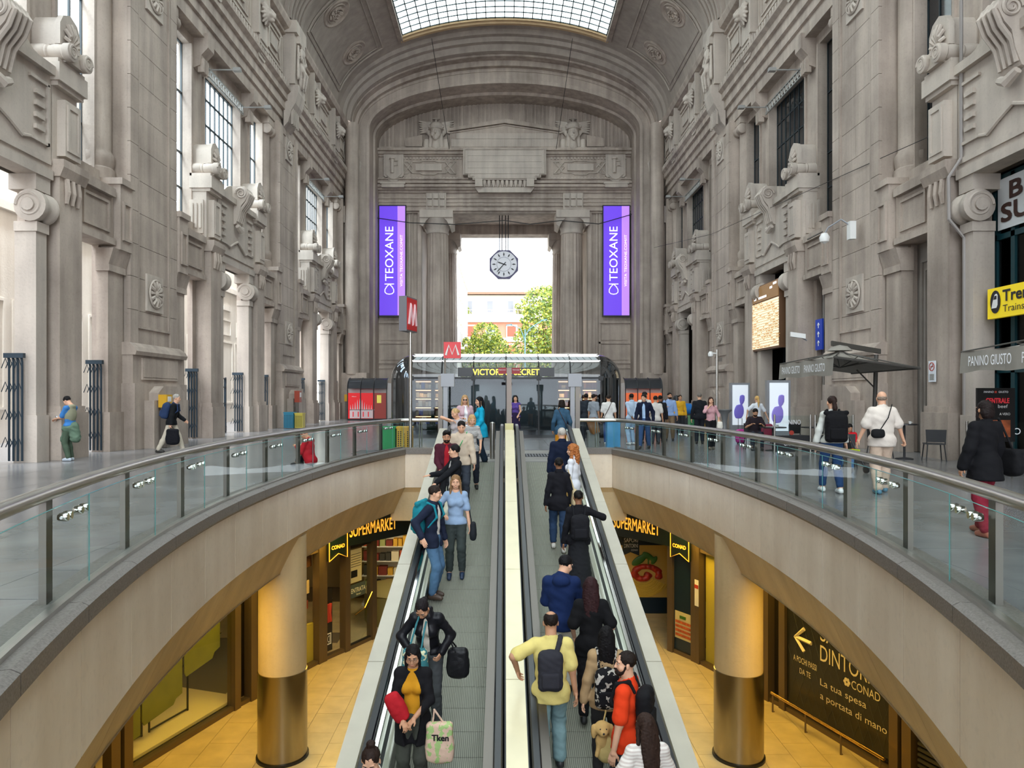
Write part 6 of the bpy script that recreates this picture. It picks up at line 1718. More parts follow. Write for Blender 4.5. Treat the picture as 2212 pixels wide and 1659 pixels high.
# bins and boxes
def crate(x, y, w, d, h, col, label, name='recycling_bin', perf=True, cat='bin', text=None):
    b = empty(name, (x, y, 0), label=label, cat=cat); mt = mat('bin' + col, col, 0.5)
    M().box(-w / 2, w / 2, -d / 2, d / 2, 0.03, h - .05).build('body', mt, b)
    M().box(-w / 2 - .02, w / 2 + .02, -d / 2 - .02, d / 2 + .02, h - .06, h).build('lid', mt, b)
    if perf:
        m = M()
        for i in range(6):
            for j in range(9):
                if i in (2, 3) and text: continue
                u = -w / 2 + .05 + (w - .1) * i / 5; m.box(u - .018, u + .018, -d / 2 - .006, -d / 2, .08 + j * (h - .2) / 9, .12 + j * (h - .2) / 9)
        m.build('slots', BLACK, b, kind='stuff')
    if text: lettering('lettering', text, (0.03, -d / 2 - .008, .1), (0, 0, 1), (-1, 0, 0), h * .6, .05, BLACK, b)
    return b
crate(-3.62, 22.6, .40, .4, .74, '#1f8a4c', 'green recycling bin behind the glass, left landing', perf=False)
crate(-3.12, 22.5, .46, .4, .74, '#d9a62a', 'yellow perforated recycling bin lettered for plastic, beside the green one', text='PLASTICA')
crate(-11.25, 37.6, .5, .5, .85, '#2b7f9c', 'teal bin against the second tall pier on the left')
crate(-10.75, 37.7, .4, .5, .8, '#c9b84a', 'yellow and white slotted bin beside the teal bin on the left')
crate(9.35, 35.4, .5, .45, .72, '#1f8a4c', 'green slotted crate bin by the blue counter on the right', text=None)
crate(9.95, 35.4, .5, .45, .72, '#d9a62a', 'yellow slotted crate bin to the right of the green one on the right', text=None)
crate(3.5, 23.2, .42, .4, .95, '#3f8fc0', 'light blue recycling bin right of the walkway head', perf=False)
b = crate(2.75, 22.3, .34, .34, .62, '#8a8a88', 'grey litter bin overflowing with a brown paper bag, right landing', name='litter_bin', perf=False)
m = M(); m.add([(-.12, -.1, 0), (.12, -.1, 0), (.12, .1, 0), (-.12, .1, 0), (-.2, -.14, .42), (.1, -.16, .5), (.14, .1, .42), (-.16, .12, .5)], [(0,1,5,4),(1,2,6,5),(2,3,7,6),(3,0,4,7),(0,3,2,1)])
o = m.build('paper_bag', mat('kraft', '#a8713f', 0.8, bump=.3), loc=(2.78, 22.1, .58)); o.rotation_euler = (0.3, -0.35, .3); tag(o, 'crumpled brown paper bag sticking out of the grey litter bin', 'bag')
bc = empty('blue_counter', (9.35, 38.0, 0), label='blue service counter with a rounded top on the right side of the hall', cat='counter')
M().box(-.45, .45, -.3, .3, 0, .75).build('body', mat('counter_dark', '#23262c', 0.5), bc); M().tube([(-.5, 0, .98), (.5, 0, .98)], .32, 16).build('blue_top', mat('counter_blue', '#1f6fb8', 0.35), bc, smooth=True)
tag(M().lathe([(.0, 0), (.17, .03), (.18, .3), (.12, .42), (0, .44)], 12, (9.1, 38.0, 1.29)).build('bag', BLACK, smooth=True), 'black rucksack lying on the blue counter', 'bag')
ht = empty('high_table', (9.2, 30.0, 0), label='grey round high table with a waisted stem, right of the hall', cat='table')
M().lathe([(.28, 0), (.24, .05), (.10, .35), (.09, .6), (.16, .95), (.26, 1.06), (.30, 1.1), (.30, 1.13), (0, 1.13)], 24).build('tulip_body', mat('table_grey', '#77787a', 0.4), ht, smooth=True)
# wall boxes on the left piers
for (x, y, z, w, h, col, lab) in ((-11.12, 23.55, 1.32, .42, .42, '#d8a520', 'yellow ticket punching box on the first tall pier at the left'), (-11.1, 38.6, 1.35, .3, .62, '#9c3a22', 'rusty red call box on the second tall pier at the left'), (-11.4, 51.9, 1.3, .3, .5, '#d8a520', 'small yellow box on the farthest pier at the left')):
    b = empty('wall_box', (x, y, z), label=lab, cat='box'); M().box(-.15, .12, -.2, .2, 0, h).build('body', mat('wb' + col, col, 0.5), b); M().box(.12, .13, -.12, .12, h * .45, h * .85).build('panel', WHITE, b); M().box(-.1, .08, -.15, .15, -1.3, 0).build('support', DSTEEL, b)
# camera post and wall cameras
p = empty('camera_post', (8.05, 27.2, 0), label='slim steel post carrying a white dome camera, right side of the hall', cat='camera')
M().tube([(0, 0, 0), (0, 0, 3.45)], .05, 8).build('post', STEEL, p); M().tube([(0, 0, 3.3), (-.2, 0, 3.32)], .025, 6).build('arm', WHITE, p); M().lathe([(0, -.1), (.09, -.06), (.1, .04), (.05, .12)], 14, (-.24, 0, 3.26)).build('dome', WHITE, p, smooth=True); M().box(.06, .18, -.05, .05, 3.0, 3.15).build('bracket', DSTEEL, p)
p = empty('wall_camera', (11.75, 24.1, 7.3), label='white dome camera on a curved arm high on the right pier', cat='camera')
M().box(-.2, .0, -.12, .12, -.35, .25).build('mount_box', WHITE, p); M().tube([(-.1, 0, .1), (-.4, .1, .35), (-.75, .3, .12), (-.85, .35, -.1)], .03, 6).build('arm', LGREY, p); M().lathe([(0, -.18), (.14, -.1), (.17, .05), (.1, .18), (.03, .2)], 16, (-.85, .35, -.25)).build('dome', WHITE, p, smooth=True); M().tube([(-.9, .4, .0), (-1.2, .9, -.15)], .03, 6).build('side_arm', DSTEEL, p)
p = empty('wall_camera', (11.5, 27.9, 4.05), label='white box camera on the right wall beside the departures board', cat='camera')
M().obox((-.1, 0, 0), (.25, -.1, -.05), (.02, .09, 0), (0, 0, .09)).build('housing', WHITE, p); M().tube([(.05, 0, -.08), (.25, 0, -.2)], .03, 6).build('bracket', LGREY, p)
p = empty('arrow_sign', (12.3, 28.1, 3.5), label='narrow blue sign with white arrows in a right-hand doorway', cat='sign')
M().box(0, .06, -.3, .3, 0, 1.2).build('board', mat('sign_blue', '#1c3fae', 0.4, emit=.2), p)
for z in (.25, .6, .95): m = M(); m.tube([(-.01, 0, z - .1), (-.01, 0, z + .1)], .02, 4); m.tube([(-.01, -.08, z + .02), (-.01, 0, z + .1), (-.01, .08, z + .02)], .02, 4); m.build('arrow', WHITE, p)
ns = empty('no_smoking_notice', (11.74, 19.7, 2.08), label='white no smoking notice on the stone pier right of the umbrella', cat='notice')
M().box(-.01, .01, -.16, .16, 0, .58).build('sheet', mat('notice_white', '#dfe3ea', 0.6), ns)
m = M(); m.lathe([(.10, -.02), (.12, -.02), (.12, -.012), (.10, -.012)], 24, (0, 0, .42), 'x', cap=False); m.tube([(-.018, -.07, .49), (-.018, .07, .35)], .008, 4); m.box(-.02, -.012, -.06, .06, .41, .43); m.build('symbol', mat('notice_red', '#b33a2a', 0.5), ns)
m = M()
for k in range(5): m.box(-.018, -.012, -.1, .1, .06 + k * .035, .075 + k * .035)
m.build('text_lines', mat('text_grey', '#6a6550', 0.6), ns)
tag(M().tube([(11.95, 18.65, 0.1), (11.95, 18.65, 5.8), (11.6, 18.72, 6.3), (11.6, 18.75, 7.4), (11.9, 18.7, 7.9), (11.9, 18.7, 12)], .045, 8).build('drain_pipe', mat('pipe_grey', '#8b8480', 0.5)), 'grey vertical pipe that bends round the scroll capital on the right', 'pipe')
# advertising totems
for (x, y, lab, c) in ((10.9, 33.2, 'lit advertising totem farther back on the right, white and violet picture', '#7468c8'), (10.55, 27.6, 'lit advertising totem nearer the umbrella, pale and violet picture', '#8a7ad0')):
    t = empty('advertising_totem', (x, y, 0), label=lab, cat='totem'); 
    M().box(-.45, .45, 0.0, .22, 0, 2.3).build('casing', LGREY, t); M().box(-.36, .36, -.02, 0, .35, 2.2).build('screen', mat('totem_white', '#dfe6ee', 0.4, emit=.6), t)
    V_, F_ = sdf_mesh([ell((.0, 0, 1.2), (.2, .02, .3)), ell((.1, 0, 1.7), (.1, .02, .18)), ell((-.12, 0, .8), (.18, .02, .25))], .04, .1); inst('picture', np_mesh('picture', V_ * np.array([1, 1, 1]) + np.array([0, -.03, 0]), F_, mat('tot' + c, c, 0.5, emit=.2)), t)
# luggage
def suitcase(x, y, rz, w, h, d, col, label, handle=.4):
    s_ = empty('suitcase', (x, y, 0), rz, label=label, cat='suitcase')
    V_, F_ = sdf_mesh([cone((-w / 2 + .07, 0, .12), (-w / 2 + .07, 0, h - .07), .075, .075), cone((w / 2 - .07, 0, .12), (w / 2 - .07, 0, h - .07), .075, .075), ell((0, 0, h / 2 + .03), (w / 2, d / 2, h / 2 - .03))], .022, .12)
    inst('shell', np_mesh('shell', V_, F_, mat('case' + col, col, 0.6)), s_)
    for q in (-1, 1): M().lathe([(.03, -.02), (.03, .02)], 10, (q * (w / 2 - .06), 0, .03), 'x').build('wheel', BLACK, s_); 
    M().tube([(-.08, .02, h - .05), (-.08, .02, h + handle), (.08, .02, h + handle), (.08, .02, h - .05)], .011, 6).build('pull_handle', DSTEEL, s_)
    M().tube([(-w / 2 + .06, -d / 2 - .0, .2), (-w / 2 + .06, -d / 2, h - .15), (w / 2 - .06, -d / 2, h - .15), (w / 2 - .06, -d / 2, .2)], .008, 5).build('zip', BLACK, s_)
suitcase(9.45, 25.9, 0.1, .46, .68, .26, '#7d1f3a', 'dark red suitcase standing beside the blonde woman in a white top')
suitcase(8.35, 25.4, 0.3, .34, .5, .22, '#b02f86', 'magenta cabin suitcase to the left of the blonde woman')
# café: glass barriers, tables, chairs, umbrellas, menu board
PGT = mat('print_white', '#e4e6ea', 0.5, emit=.15)
def barrier(x, y, w, rz, label, words):
    b = empty('cafe_barrier', (x, y, 0), rz, label=label, cat='barrier', group='café barriers')
    for u in (0, w): M().tube([(u, 0, 0), (u, 0, 1.15)], .03, 10).build('post', STEEL, b, smooth=True)
    M().box(.03, w - .03, -.006, .006, .55, 1.12).build('glass_panel', GLASS, b); M().box(.03, w - .03, -.01, .01, .06, .54).build('dark_panel', mat('barrier_dark', '#2b2b2e', 0.4), b)
    lettering('lettering', 'PANINO', (w * .22, -.02, .86), (1, 0, 0), upz, w * .5, .14, PGT, b); lettering('lettering', 'GIUSTO', (w * .25, -.02, .24), (1, 0, 0), upz, w * .45, .13, PGT, b)
    M().lathe([(.07, -.02), (.07, -.008)], 12, (w * .47, 0, .62), 'y').build('red_dot', mat('notice_red', '#b33a2a', 0.5), b)
barrier(7.9, 21.0, 1.05, 0, 'café glass barrier panel with white lettering in front of the seated man', 1)
barrier(9.0, 20.8, 1.1, 0, 'café glass barrier panel just left of the woman with the ponytail', 1)
barrier(10.05, 15.6, 1.6, 0, 'café glass barrier at the right edge behind the woman in black', 1)
def chair(x, y, rz, label):
    c = empty('cafe_chair', (x, y, 0), rz, label=label, cat='chair', group='dark café chairs')
    M().box(-.22, .22, -.22, .22, .43, .46).build('seat', mat('chair_dark', '#2d2d30', 0.5), c)
    M().prism([(-.22, .5), (.22, .5), (.24, .82), (-.24, .82)], .19, .22, 'y').build('backrest', mat('chair_dark', '#2d2d30'), c)
    for (a, b) in ((-1, -1), (1, -1), (-1, 1), (1, 1)): M().tube([(a * .19, b * .19, .44), (a * .23, b * .24, 0)], .015, 6).build('leg', mat('chair_dark', '#2d2d30'), c)
    for a in (-1, 1): M().tube([(a * .21, .2, .44), (a * .22, .2, .7)], .014, 6).build('back_post', mat('chair_dark', '#2d2d30'), c)
def table(x, y, label, r=.35, h=.74, cup=True):
    t = empty('cafe_table', (x, y, 0), label=label, cat='table', group='dark café tables')
    M().lathe([(r, h - .03), (r, h), (0, h)], 24).build('table_top', mat('table_dark', '#262629', 0.35), t)
    M().lathe([(.22, 0), (.22, .02), (.03, .05), (.03, h - .03)], 16).build('stem', mat('chair_dark', '#2d2d30'), t)
    if cup:
        c = empty('coffee_cup', (x + .1, y - .1, h), label='white coffee cup on the %s' % label.split(' ', 1)[1] if False else 'white coffee cup standing on the café table %s' % ('by the pier' if x > 10.5 else 'in front of the seated man'), cat='cup')
        M().lathe([(.025, 0), (.04, .07), (.036, .07), (.02, .01)], 14).build('bowl', WHITE, c, smooth=True); M().tube([(.035, 0, .055), (.06, 0, .04), (.03, 0, .02)], .006, 5).build('handle', WHITE, c)
table(10.75, 19.3, 'dark round café table against the pier with a white cup', h=.95)
chair(11.25, 18.8, PI * .9, 'dark café chair beside the stone pier on the right'); chair(10.3, 19.7, 0.4, 'dark café chair half hidden behind the man in the white shirt')
table(8.3, 22.2, 'dark café table where the man in a dark shirt sits', .4)
table(9.6, 22.2, 'empty dark café table to the right of the seated man', .4, cup=False)
chair(7.85, 22.75, -.2, 'café chair under the seated man in a dark shirt'); chair(9.3, 22.6, .4, 'empty café chair between the two dark tables'); chair(10.1, 22.5, .4, 'empty café chair at the right of the empty table')
UMB = mat('umbrella_cloth', '#8c877f', 0.85, var=.08, scale=2, bump=.2, bscale=12); UMD = mat('umbrella_dark', '#45423e', 0.6)
def umbrella(x, y, wx, wy, label, tilt=.25):
    u = empty('cafe_umbrella', (x, y, 0), label=label, cat='umbrella', group='café umbrellas')
    N, L, R, F = (0, 0, 2.58), (0, wy, 2.56), (wx, 0, 2.58 - tilt), (wx, wy, 2.56 - tilt); A = (wx * .45, wy * .5, 2.95 - tilt * .4)
    def sub(a, b, c, n=6):
        a, b, c = map(Vector, (a, b, c)); vs = []; fs = []
        for i in range(n + 1):
            for j in range(n + 1):
                t = i / n; e = a.lerp(b, j / n); p = e.lerp(c, t); p.z -= .10 * math.sin(PI * t) ; vs.append(p)
        for i in range(n):
            for j in range(n): fs.append((i * (n + 1) + j, i * (n + 1) + j + 1, (i + 1) * (n + 1) + j + 1, (i + 1) * (n + 1) + j))
        return M().add(vs, fs)
    for a, b in ((L, N), (N, R), (R, F), (F, L)): sub(a, b, A).build('canopy', UMB, u, smooth=True)
    for a, b in ((N, L),):
        a, b = Vector(a), Vector(b); vs = []; n = 20
        for i in range(n + 1):
            p = a.lerp(b, i / n); w = .02 * math.sin(i * 1.1); vs += [(p.x + w, p.y, p.z), (p.x - .03 + w * 1.5, p.y, p.z - .40 - .02 * math.sin(i * .7))]
        M().add(vs, [(2 * i, 2 * i + 1, 2 * i + 3, 2 * i + 2) for i in range(n)]).build('valance', UMB, u, smooth=True)
    for (a, b) in ((N, R), (F, R)):
        a, b = Vector(a), Vector(b); M().tube([a, b], .03, 5).build('hem', UMD, u)
    lettering('lettering', 'PANINO GIUSTO', (-.06, wy * .9, 2.27), (0, -1, 0), upz, wy * .36, .19, PGT, u, shear=.02); lettering('lettering', 'PANINO GIUSTO', (-.06, wy * .46, 2.27), (0, -1, 0), upz, wy * .36, .19, PGT, u, shear=.02)
    hub = (A[0], A[1], A[2] - .45)
    for p in (N, L, R, F, (0, wy / 2, 2.57), (wx / 2, 0, 2.5), (wx, wy / 2, 2.57 - tilt), (wx / 2, wy, 2.5)):
        q = Vector(p).lerp(Vector(A), .5); q.z -= .05; f = M().tube([tuple(Vector(A) - Vector((0, 0, .06))), p], .016, 5).build('rib', UMD, u); M().tube([hub, q], .012, 5).build('strut', UMD, f)
    pt = (wx * 1.02, wy * .62, 2.75)
    M().tube([(wx * .98, wy * .62, 0), pt], .055, 8).build('pole', UMD, u); m = M(); m.obox(((A[0] + pt[0]) / 2 - .05, (A[1] + pt[1]) / 2, (A[2] + pt[2]) / 2 + .12), ((pt[0] - A[0]) / 2 + .15, (pt[1] - A[1]) / 2, (pt[2] - A[2]) / 2 - .04), (0, .045, 0), (0, 0, .06)); m.build('boom', UMD, u)
    M().tube([(wx, wy * .62, 1.9), (wx * .72, wy * .56, 2.35)], .02, 6).build('brace', UMD, u); M().lathe([(.3, .05), (.18, .16), (0, .2)], 14, (A[0], A[1], A[2] - .08)).build('vent_cap', UMB, u, smooth=True); M().box(wx * .98 - .4, wx * .98 + .4, wy * .62 - .4, wy * .62 + .4, 0, .08).build('base', UMD, u)
umbrella(7.48, 16.3, 1.95, 3.2, 'grey brown square café umbrella, the whole one left of the pier')
umbrella(9.0, 10.9, 2.3, 3.25, 'grey brown café umbrella cut off by the right edge of the picture', .1)
mb = empty('menu_board', (9.75, 14.8, 0), label='black standing menu board with red lettering behind the woman in black', cat='menu board')
M().box(0, .78, 0, .05, .75, 1.86).build('board', mat('menu_black', '#141416', 0.4), mb)
for u in (.05, .73): M().tube([(u, .02, .75), (u, .02, 0)], .02, 6).build('leg', UMD, mb)
lettering('lettering', 'PANINO', (.13, -.005, 1.76), (1, 0, 0), upz, .2, .04, PGT, mb); lettering('lettering', 'GIUSTO', (.43, -.005, 1.76), (1, 0, 0), upz, .2, .04, PGT, mb); M().box(.355, .40, -.006, 0, 1.755, 1.80).build('red_square', mat('notice_red', '#b33a2a', 0.5), mb)
RT = mat('menu_red', '#c8323c', 0.5, emit=.3); lettering('lettering', 'CENTRALE', (.17, -.005, 1.55), (1, 0, 0), upz, .48, .1, RT, mb, bold=.004); lettering('lettering', 'beef', (.42, -.005, 1.45), (1, 0, 0), upz, .2, .07, WHITE, mb, shear=.02); lettering('lettering', 'A VERO', (.45, -.005, 1.3), (1, 0, 0), upz, .22, .05, WHITE, mb)
M().box(.1, .68, -.005, 0, .85, 1.2).build('food_picture', mat('food_red', '#a0522d'), mb)
st = empty('stroller', (7.6, 15.9, 0), 0.3, label='black pushchair with a folded lime blanket beside the boy in red', cat='stroller')
for q in (-.22, .22):
    M().tube([(q, -.3, .08), (q, .0, .5), (q, .35, 1.02)], .014, 6).build('frame', BLACK, st); M().tube([(q, .3, .08), (q, .05, .5)], .014, 6).build('frame', BLACK, st)
    for yy in (-.3, .3): M().lathe([(.05, -.02), (.08, -.015), (.08, .015), (.05, .02)], 14, (q, yy, .085), 'x').build('wheel', BLACK, st)
M().tube([(-.22, .35, 1.02), (.22, .35, 1.02)], .018, 6).build('handle_bar', BLACK, st); M().add([(-.2, -.25, .4), (.2, -.25, .4), (.2, .05, .38), (-.2, .05, .38), (-.2, .2, .85), (.2, .2, .85)], [(0, 1, 2, 3), (3, 2, 5, 4)]).build('seat_cloth', BLACK, st); M().box(-.15, .15, -.2, 0, .42, .52).build('blanket', mat('lime', '#b8cc2a', 0.7), st)
chair(7.95, 16.75, 2.6, 'dark café chair under the boy in the red shirt')
# ================================================================ PEOPLE
def rotx(a): c, s = math.cos(a), math.sin(a); return np.array([[1, 0, 0], [0, c, -s], [0, s, c]])
def roty(a): c, s = math.cos(a), math.sin(a); return np.array([[c, 0, s], [0, 1, 0], [-s, 0, c]])
def rotz(a): c, s = math.cos(a), math.sin(a); return np.array([[c, -s, 0], [s, c, 0], [0, 0, 1]])
def ik(a, t, l1, l2, pole):
    a, t, pole = map(lambda q: np.array(q, float), (a, t, pole))
    d = t - a; L = np.linalg.norm(d); mx = (l1 + l2) * 0.998
    if L > mx: t = a + d / L * mx; d = t - a; L = mx
    x = (l1 * l1 - l2 * l2 + L * L) / (2 * L); h = math.sqrt(max(l1 * l1 - x * x, 1e-8)); u = d / L
    p = pole - u * (pole @ u); p /= (np.linalg.norm(p) + 1e-9)
    return a + u * x + p * h, t
_tm = {}
def merge(parts):
    V = []; F = []; I = []; b = 0
    for v, f, i in parts:
        V.append(v); F.append(f + b); I.append(np.full(len(f), i)); b += len(v)
    return np.concatenate(V), np.concatenate(F), np.concatenate(I)
def head_tpl(sex, res):
    k = ('head', sex, res)
    if k in _tm: return _tm[k]
    m = 1 if sex == 'm' else 0
    P = [ell((0, -.012, .03), (.074, .092, .088)), ell((0, .018, -.03), (.060 + .003 * m, .068, .084)), ell((0, .036, -.085), (.036 + .010 * m, .040, .028 + .004 * m)),
         cone((0, .086, .012), (0, .102, -.026), .0075, .011, .012), ell((0, .097, -.03), (.015, .011, .008), k=.01), ell((0, .0875, -.0555), (.023, .010, .0055), k=.008), ell((0, .0865, -.0655), (.019, .010, .006), k=.008),
         cone((0, -.014, -.06), (0, -.03, -.17), .050 + .008 * m, .056 + .010 * m)]
    for s in (-1, 1):
        P += [ell((s * .077, -.008, -.008), (.009, .020, .031), rotz(s * .3), k=.006), ell((s * .032, .075, .030), (.026, .012, .008), k=.012), ell((s * .044, .052, -.03), (.026, .026, .024)), cut(ell((s * .031, .096, .009), (.019, .013, .010)))]
    V, F = sdf_mesh(P, res, .022)
    parts = [(V, F, 0)]
    for s in (-1, 1):
        v, f = sdf_mesh([ell((s * .031, .0765, .009), (.0125, .0105, .0062))], min(res, .005) * .6, 0); parts.append((v, f, 1))
        v, f = sdf_mesh([ell((s * .031, .0865, .009), (.0062, .0028, .0058))], .0022, 0); parts.append((v, f, 2))
        v, f = sdf_mesh([cone((s * .017, .092, .031), (s * .047, .080, .034), .0038, .003)], .003, 0); parts.append((v, f, 3))
    v, f = sdf_mesh([ell((0, .0925, -.0600), (.021, .0065, .0028 if m else .0048)), ell((0, .092, -.064), (.016, .007, .004))], .0025, .003); parts.append((v, f, 4))
    _tm[k] = parts; return parts
def hand_tpl(kind, res):
    k = ('hand', kind, res)
    if k in _tm: return _tm[k]
    bend = {'relaxed': (.25, .55, .35), 'grip': (1.0, 1.2, .7), 'flat': (.08, .12, .1), 'hold': (.6, .8, .5)}[kind]
    P = [ell((0, .045, 0), (.036, .050, .013)), cone((0, -.03, 0), (0, .02, 0), .024, .026)]
    for x, L, y0 in ((-.029, .060, .078), (-.010, .072, .086), (.010, .078, .087), (.029, .070, .082)):
        p = np.array([x, y0, 0.0]); a = 0.0
        P.append(cone((x * .8, .05, 0), p, .010, .0095, .01))
        for fr, bb, r in ((.45, bend[0], .0090), (.32, bend[1], .0082), (.23, bend[2], .0072)):
            a += bb; q = p + L * fr * np.array([x * .6, math.cos(a), -math.sin(a)]); P.append(cone(p, q, r, r * .9, .004)); p = q
    P += [cone((.022, .015, 0), (.050, .042, -.012), .013, .011, .012), cone((.050, .042, -.012), (.056, .070, -.022 if kind != 'grip' else -.04), .010, .008, .004)]
    V, F = sdf_mesh(P, res, .010); _tm[k] = (V, F); return V, F
def skinm(c): return mat('skin' + c, c, 0.55, spec=0.3)
_cl = {}
def cloth(c, kind='plain', c2=None):
    k = (c, kind, c2)
    if k in _cl: return _cl[k]
    m = mat('cloth_%s_%s' % (c, kind), c, 0.85, var=0.05, scale=9, bump=0.2, bscale=26, spec=0.2)
    if kind in ('stripe', 'camo'):
        nt = m.node_tree; b = nt.nodes['Principled BSDF']; tc = nt.nodes.new('ShaderNodeTexCoord')
        if kind == 'stripe':
            w = nt.nodes.new('ShaderNodeTexWave'); w.bands_direction = 'Z'; w.inputs['Scale'].default_value = 11; w.inputs['Distortion'].default_value = .4
        else: w = nt.nodes.new('ShaderNodeTexNoise'); w.inputs['Scale'].default_value = 16
        nt.links.new(tc.outputs['Object'], w.inputs['Vector']); r = nt.nodes.new('ShaderNodeValToRGB'); r.color_ramp.interpolation = 'CONSTANT'
        r.color_ramp.elements[0].color = (*srgb(c), 1); r.color_ramp.elements[1].color = (*srgb(c2), 1); r.color_ramp.elements[1].position = .55
        nt.links.new(w.outputs[0], r.inputs[0]); nt.links.new(r.outputs[0], b.inputs['Base Color'])
    if kind == 'leather': m.node_tree.nodes['Principled BSDF'].inputs['Roughness'].default_value = .38
    _cl[k] = m; return m
def hairm(c): return mat('hair' + c, c, 0.62, spec=.18, var=.25, scale=60, stretch=(1, 1, .15), bump=.3, bscale=120)
HAIR = {}
def hair_prims(style):
    cap = [ell((0, -.020, .042), (.083, .097, .088))]
    tight = [ell((0, -.018, .038), (.080, .094, .086))]
    face = [cut(ell((0, .100, -.030), (.072, .066, .088))), cut(ell((0, .05, -.12), (.09, .10, .08)))]
    if style == 'short': return cap + face + [cut(ell((0, -.02, -.12), (.12, .14, .085)))]
    if style == 'crop': return tight + face + [cut(ell((0, .0, -.10), (.12, .16, .085)))]
    if style == 'quiff': return cap + [ell((0, .045, .105), (.055, .045, .028))] + face + [cut(ell((0, -.0, -.11), (.12, .15, .085)))]
    if style == 'ring': return tight + face + [cut(ell((0, 0, .13), (.062, .09, .062))), cut(ell((0, .0, -.10), (.12, .16, .08)))]
    if style == 'bald': return [ell((0, -.03, .0), (.078, .083, .05))] + [cut(ell((0, .08, 0), (.09, .09, .12))), cut(ell((0, 0, .10), (.1, .12, .075)))]
    if style == 'bob': return cap + [ell((0, -.055, -.03), (.092, .062, .10)), cone((-.073, .02, .02), (-.078, .03, -.10), .022, .016), cone((.073, .02, .02), (.078, .03, -.10), .022, .016)] + [cut(ell((0, .098, -.035), (.060, .062, .098)))]
    if style == 'long': return cap + [ell((0, -.075, -.10), (.095, .050, .20)), cone((-.075, .01, .02), (-.095, .03, -.22), .022, .020), cone((.075, .01, .02), (.095, .03, -.22), .022, .020)] + [cut(ell((0, .098, -.030), (.058, .062, .09)))]
    if style == 'verylong': return cap + [ell((0, -.085, -.14), (.10, .045, .26)), ell((0, -.09, -.3), (.085, .035, .16)), cone((-.075, .0, .02), (-.095, -.02, -.26), .024, .02), cone((.075, .0, .02), (.095, -.02, -.26), .024, .02)] + [cut(ell((0, .098, -.030), (.058, .062, .09)))]
    if style == 'curly': return [ell((0, -.025, .045), (.10, .11, .095)), ell((0, -.085, -.10), (.12, .06, .2)), cone((-.085, .01, .02), (-.11, .03, -.24), .032, .035), cone((.085, .01, .02), (.11, .03, -.24), .032, .035)] + [cut(ell((0, .10, -.030), (.06, .06, .09)))]
    if style == 'bun': return tight + [ell((0, -.115, .01), (.042, .036, .040), k=.01)] + face + [cut(ell((0, -.02, -.12), (.12, .14, .08)))]
    if style == 'topbun': return tight + [ell((0, -.06, .135), (.042, .040, .034), k=.01)] + face + [cut(ell((0, -.02, -.12), (.12, .14, .08)))]
    if style == 'pony': return tight + [cone((0, -.11, .03), (0, -.15, -.10), .034, .040), cone((0, -.15, -.10), (.01, -.13, -.30), .040, .015)] + face + [cut(ell((0, -.02, -.12), (.12, .09, .08)))]
    if style == 'cap': return tight + [ell((0, -.01, .055), (.086, .10, .075)), ell((0, .10, .045), (.06, .06, .012), k=.01)] + [cut(ell((0, .0, -.09), (.12, .18, .10)))]
def hair_tpl(style, res):
    k = ('hair', style, res)
    if k not in _tm:
        w = (.0035, 95) if style not in ('curly',) else (.012, 60)
        _tm[k] = sdf_mesh(hair_prims(style), res, .02, wrinkle=w)
    return _tm[k]

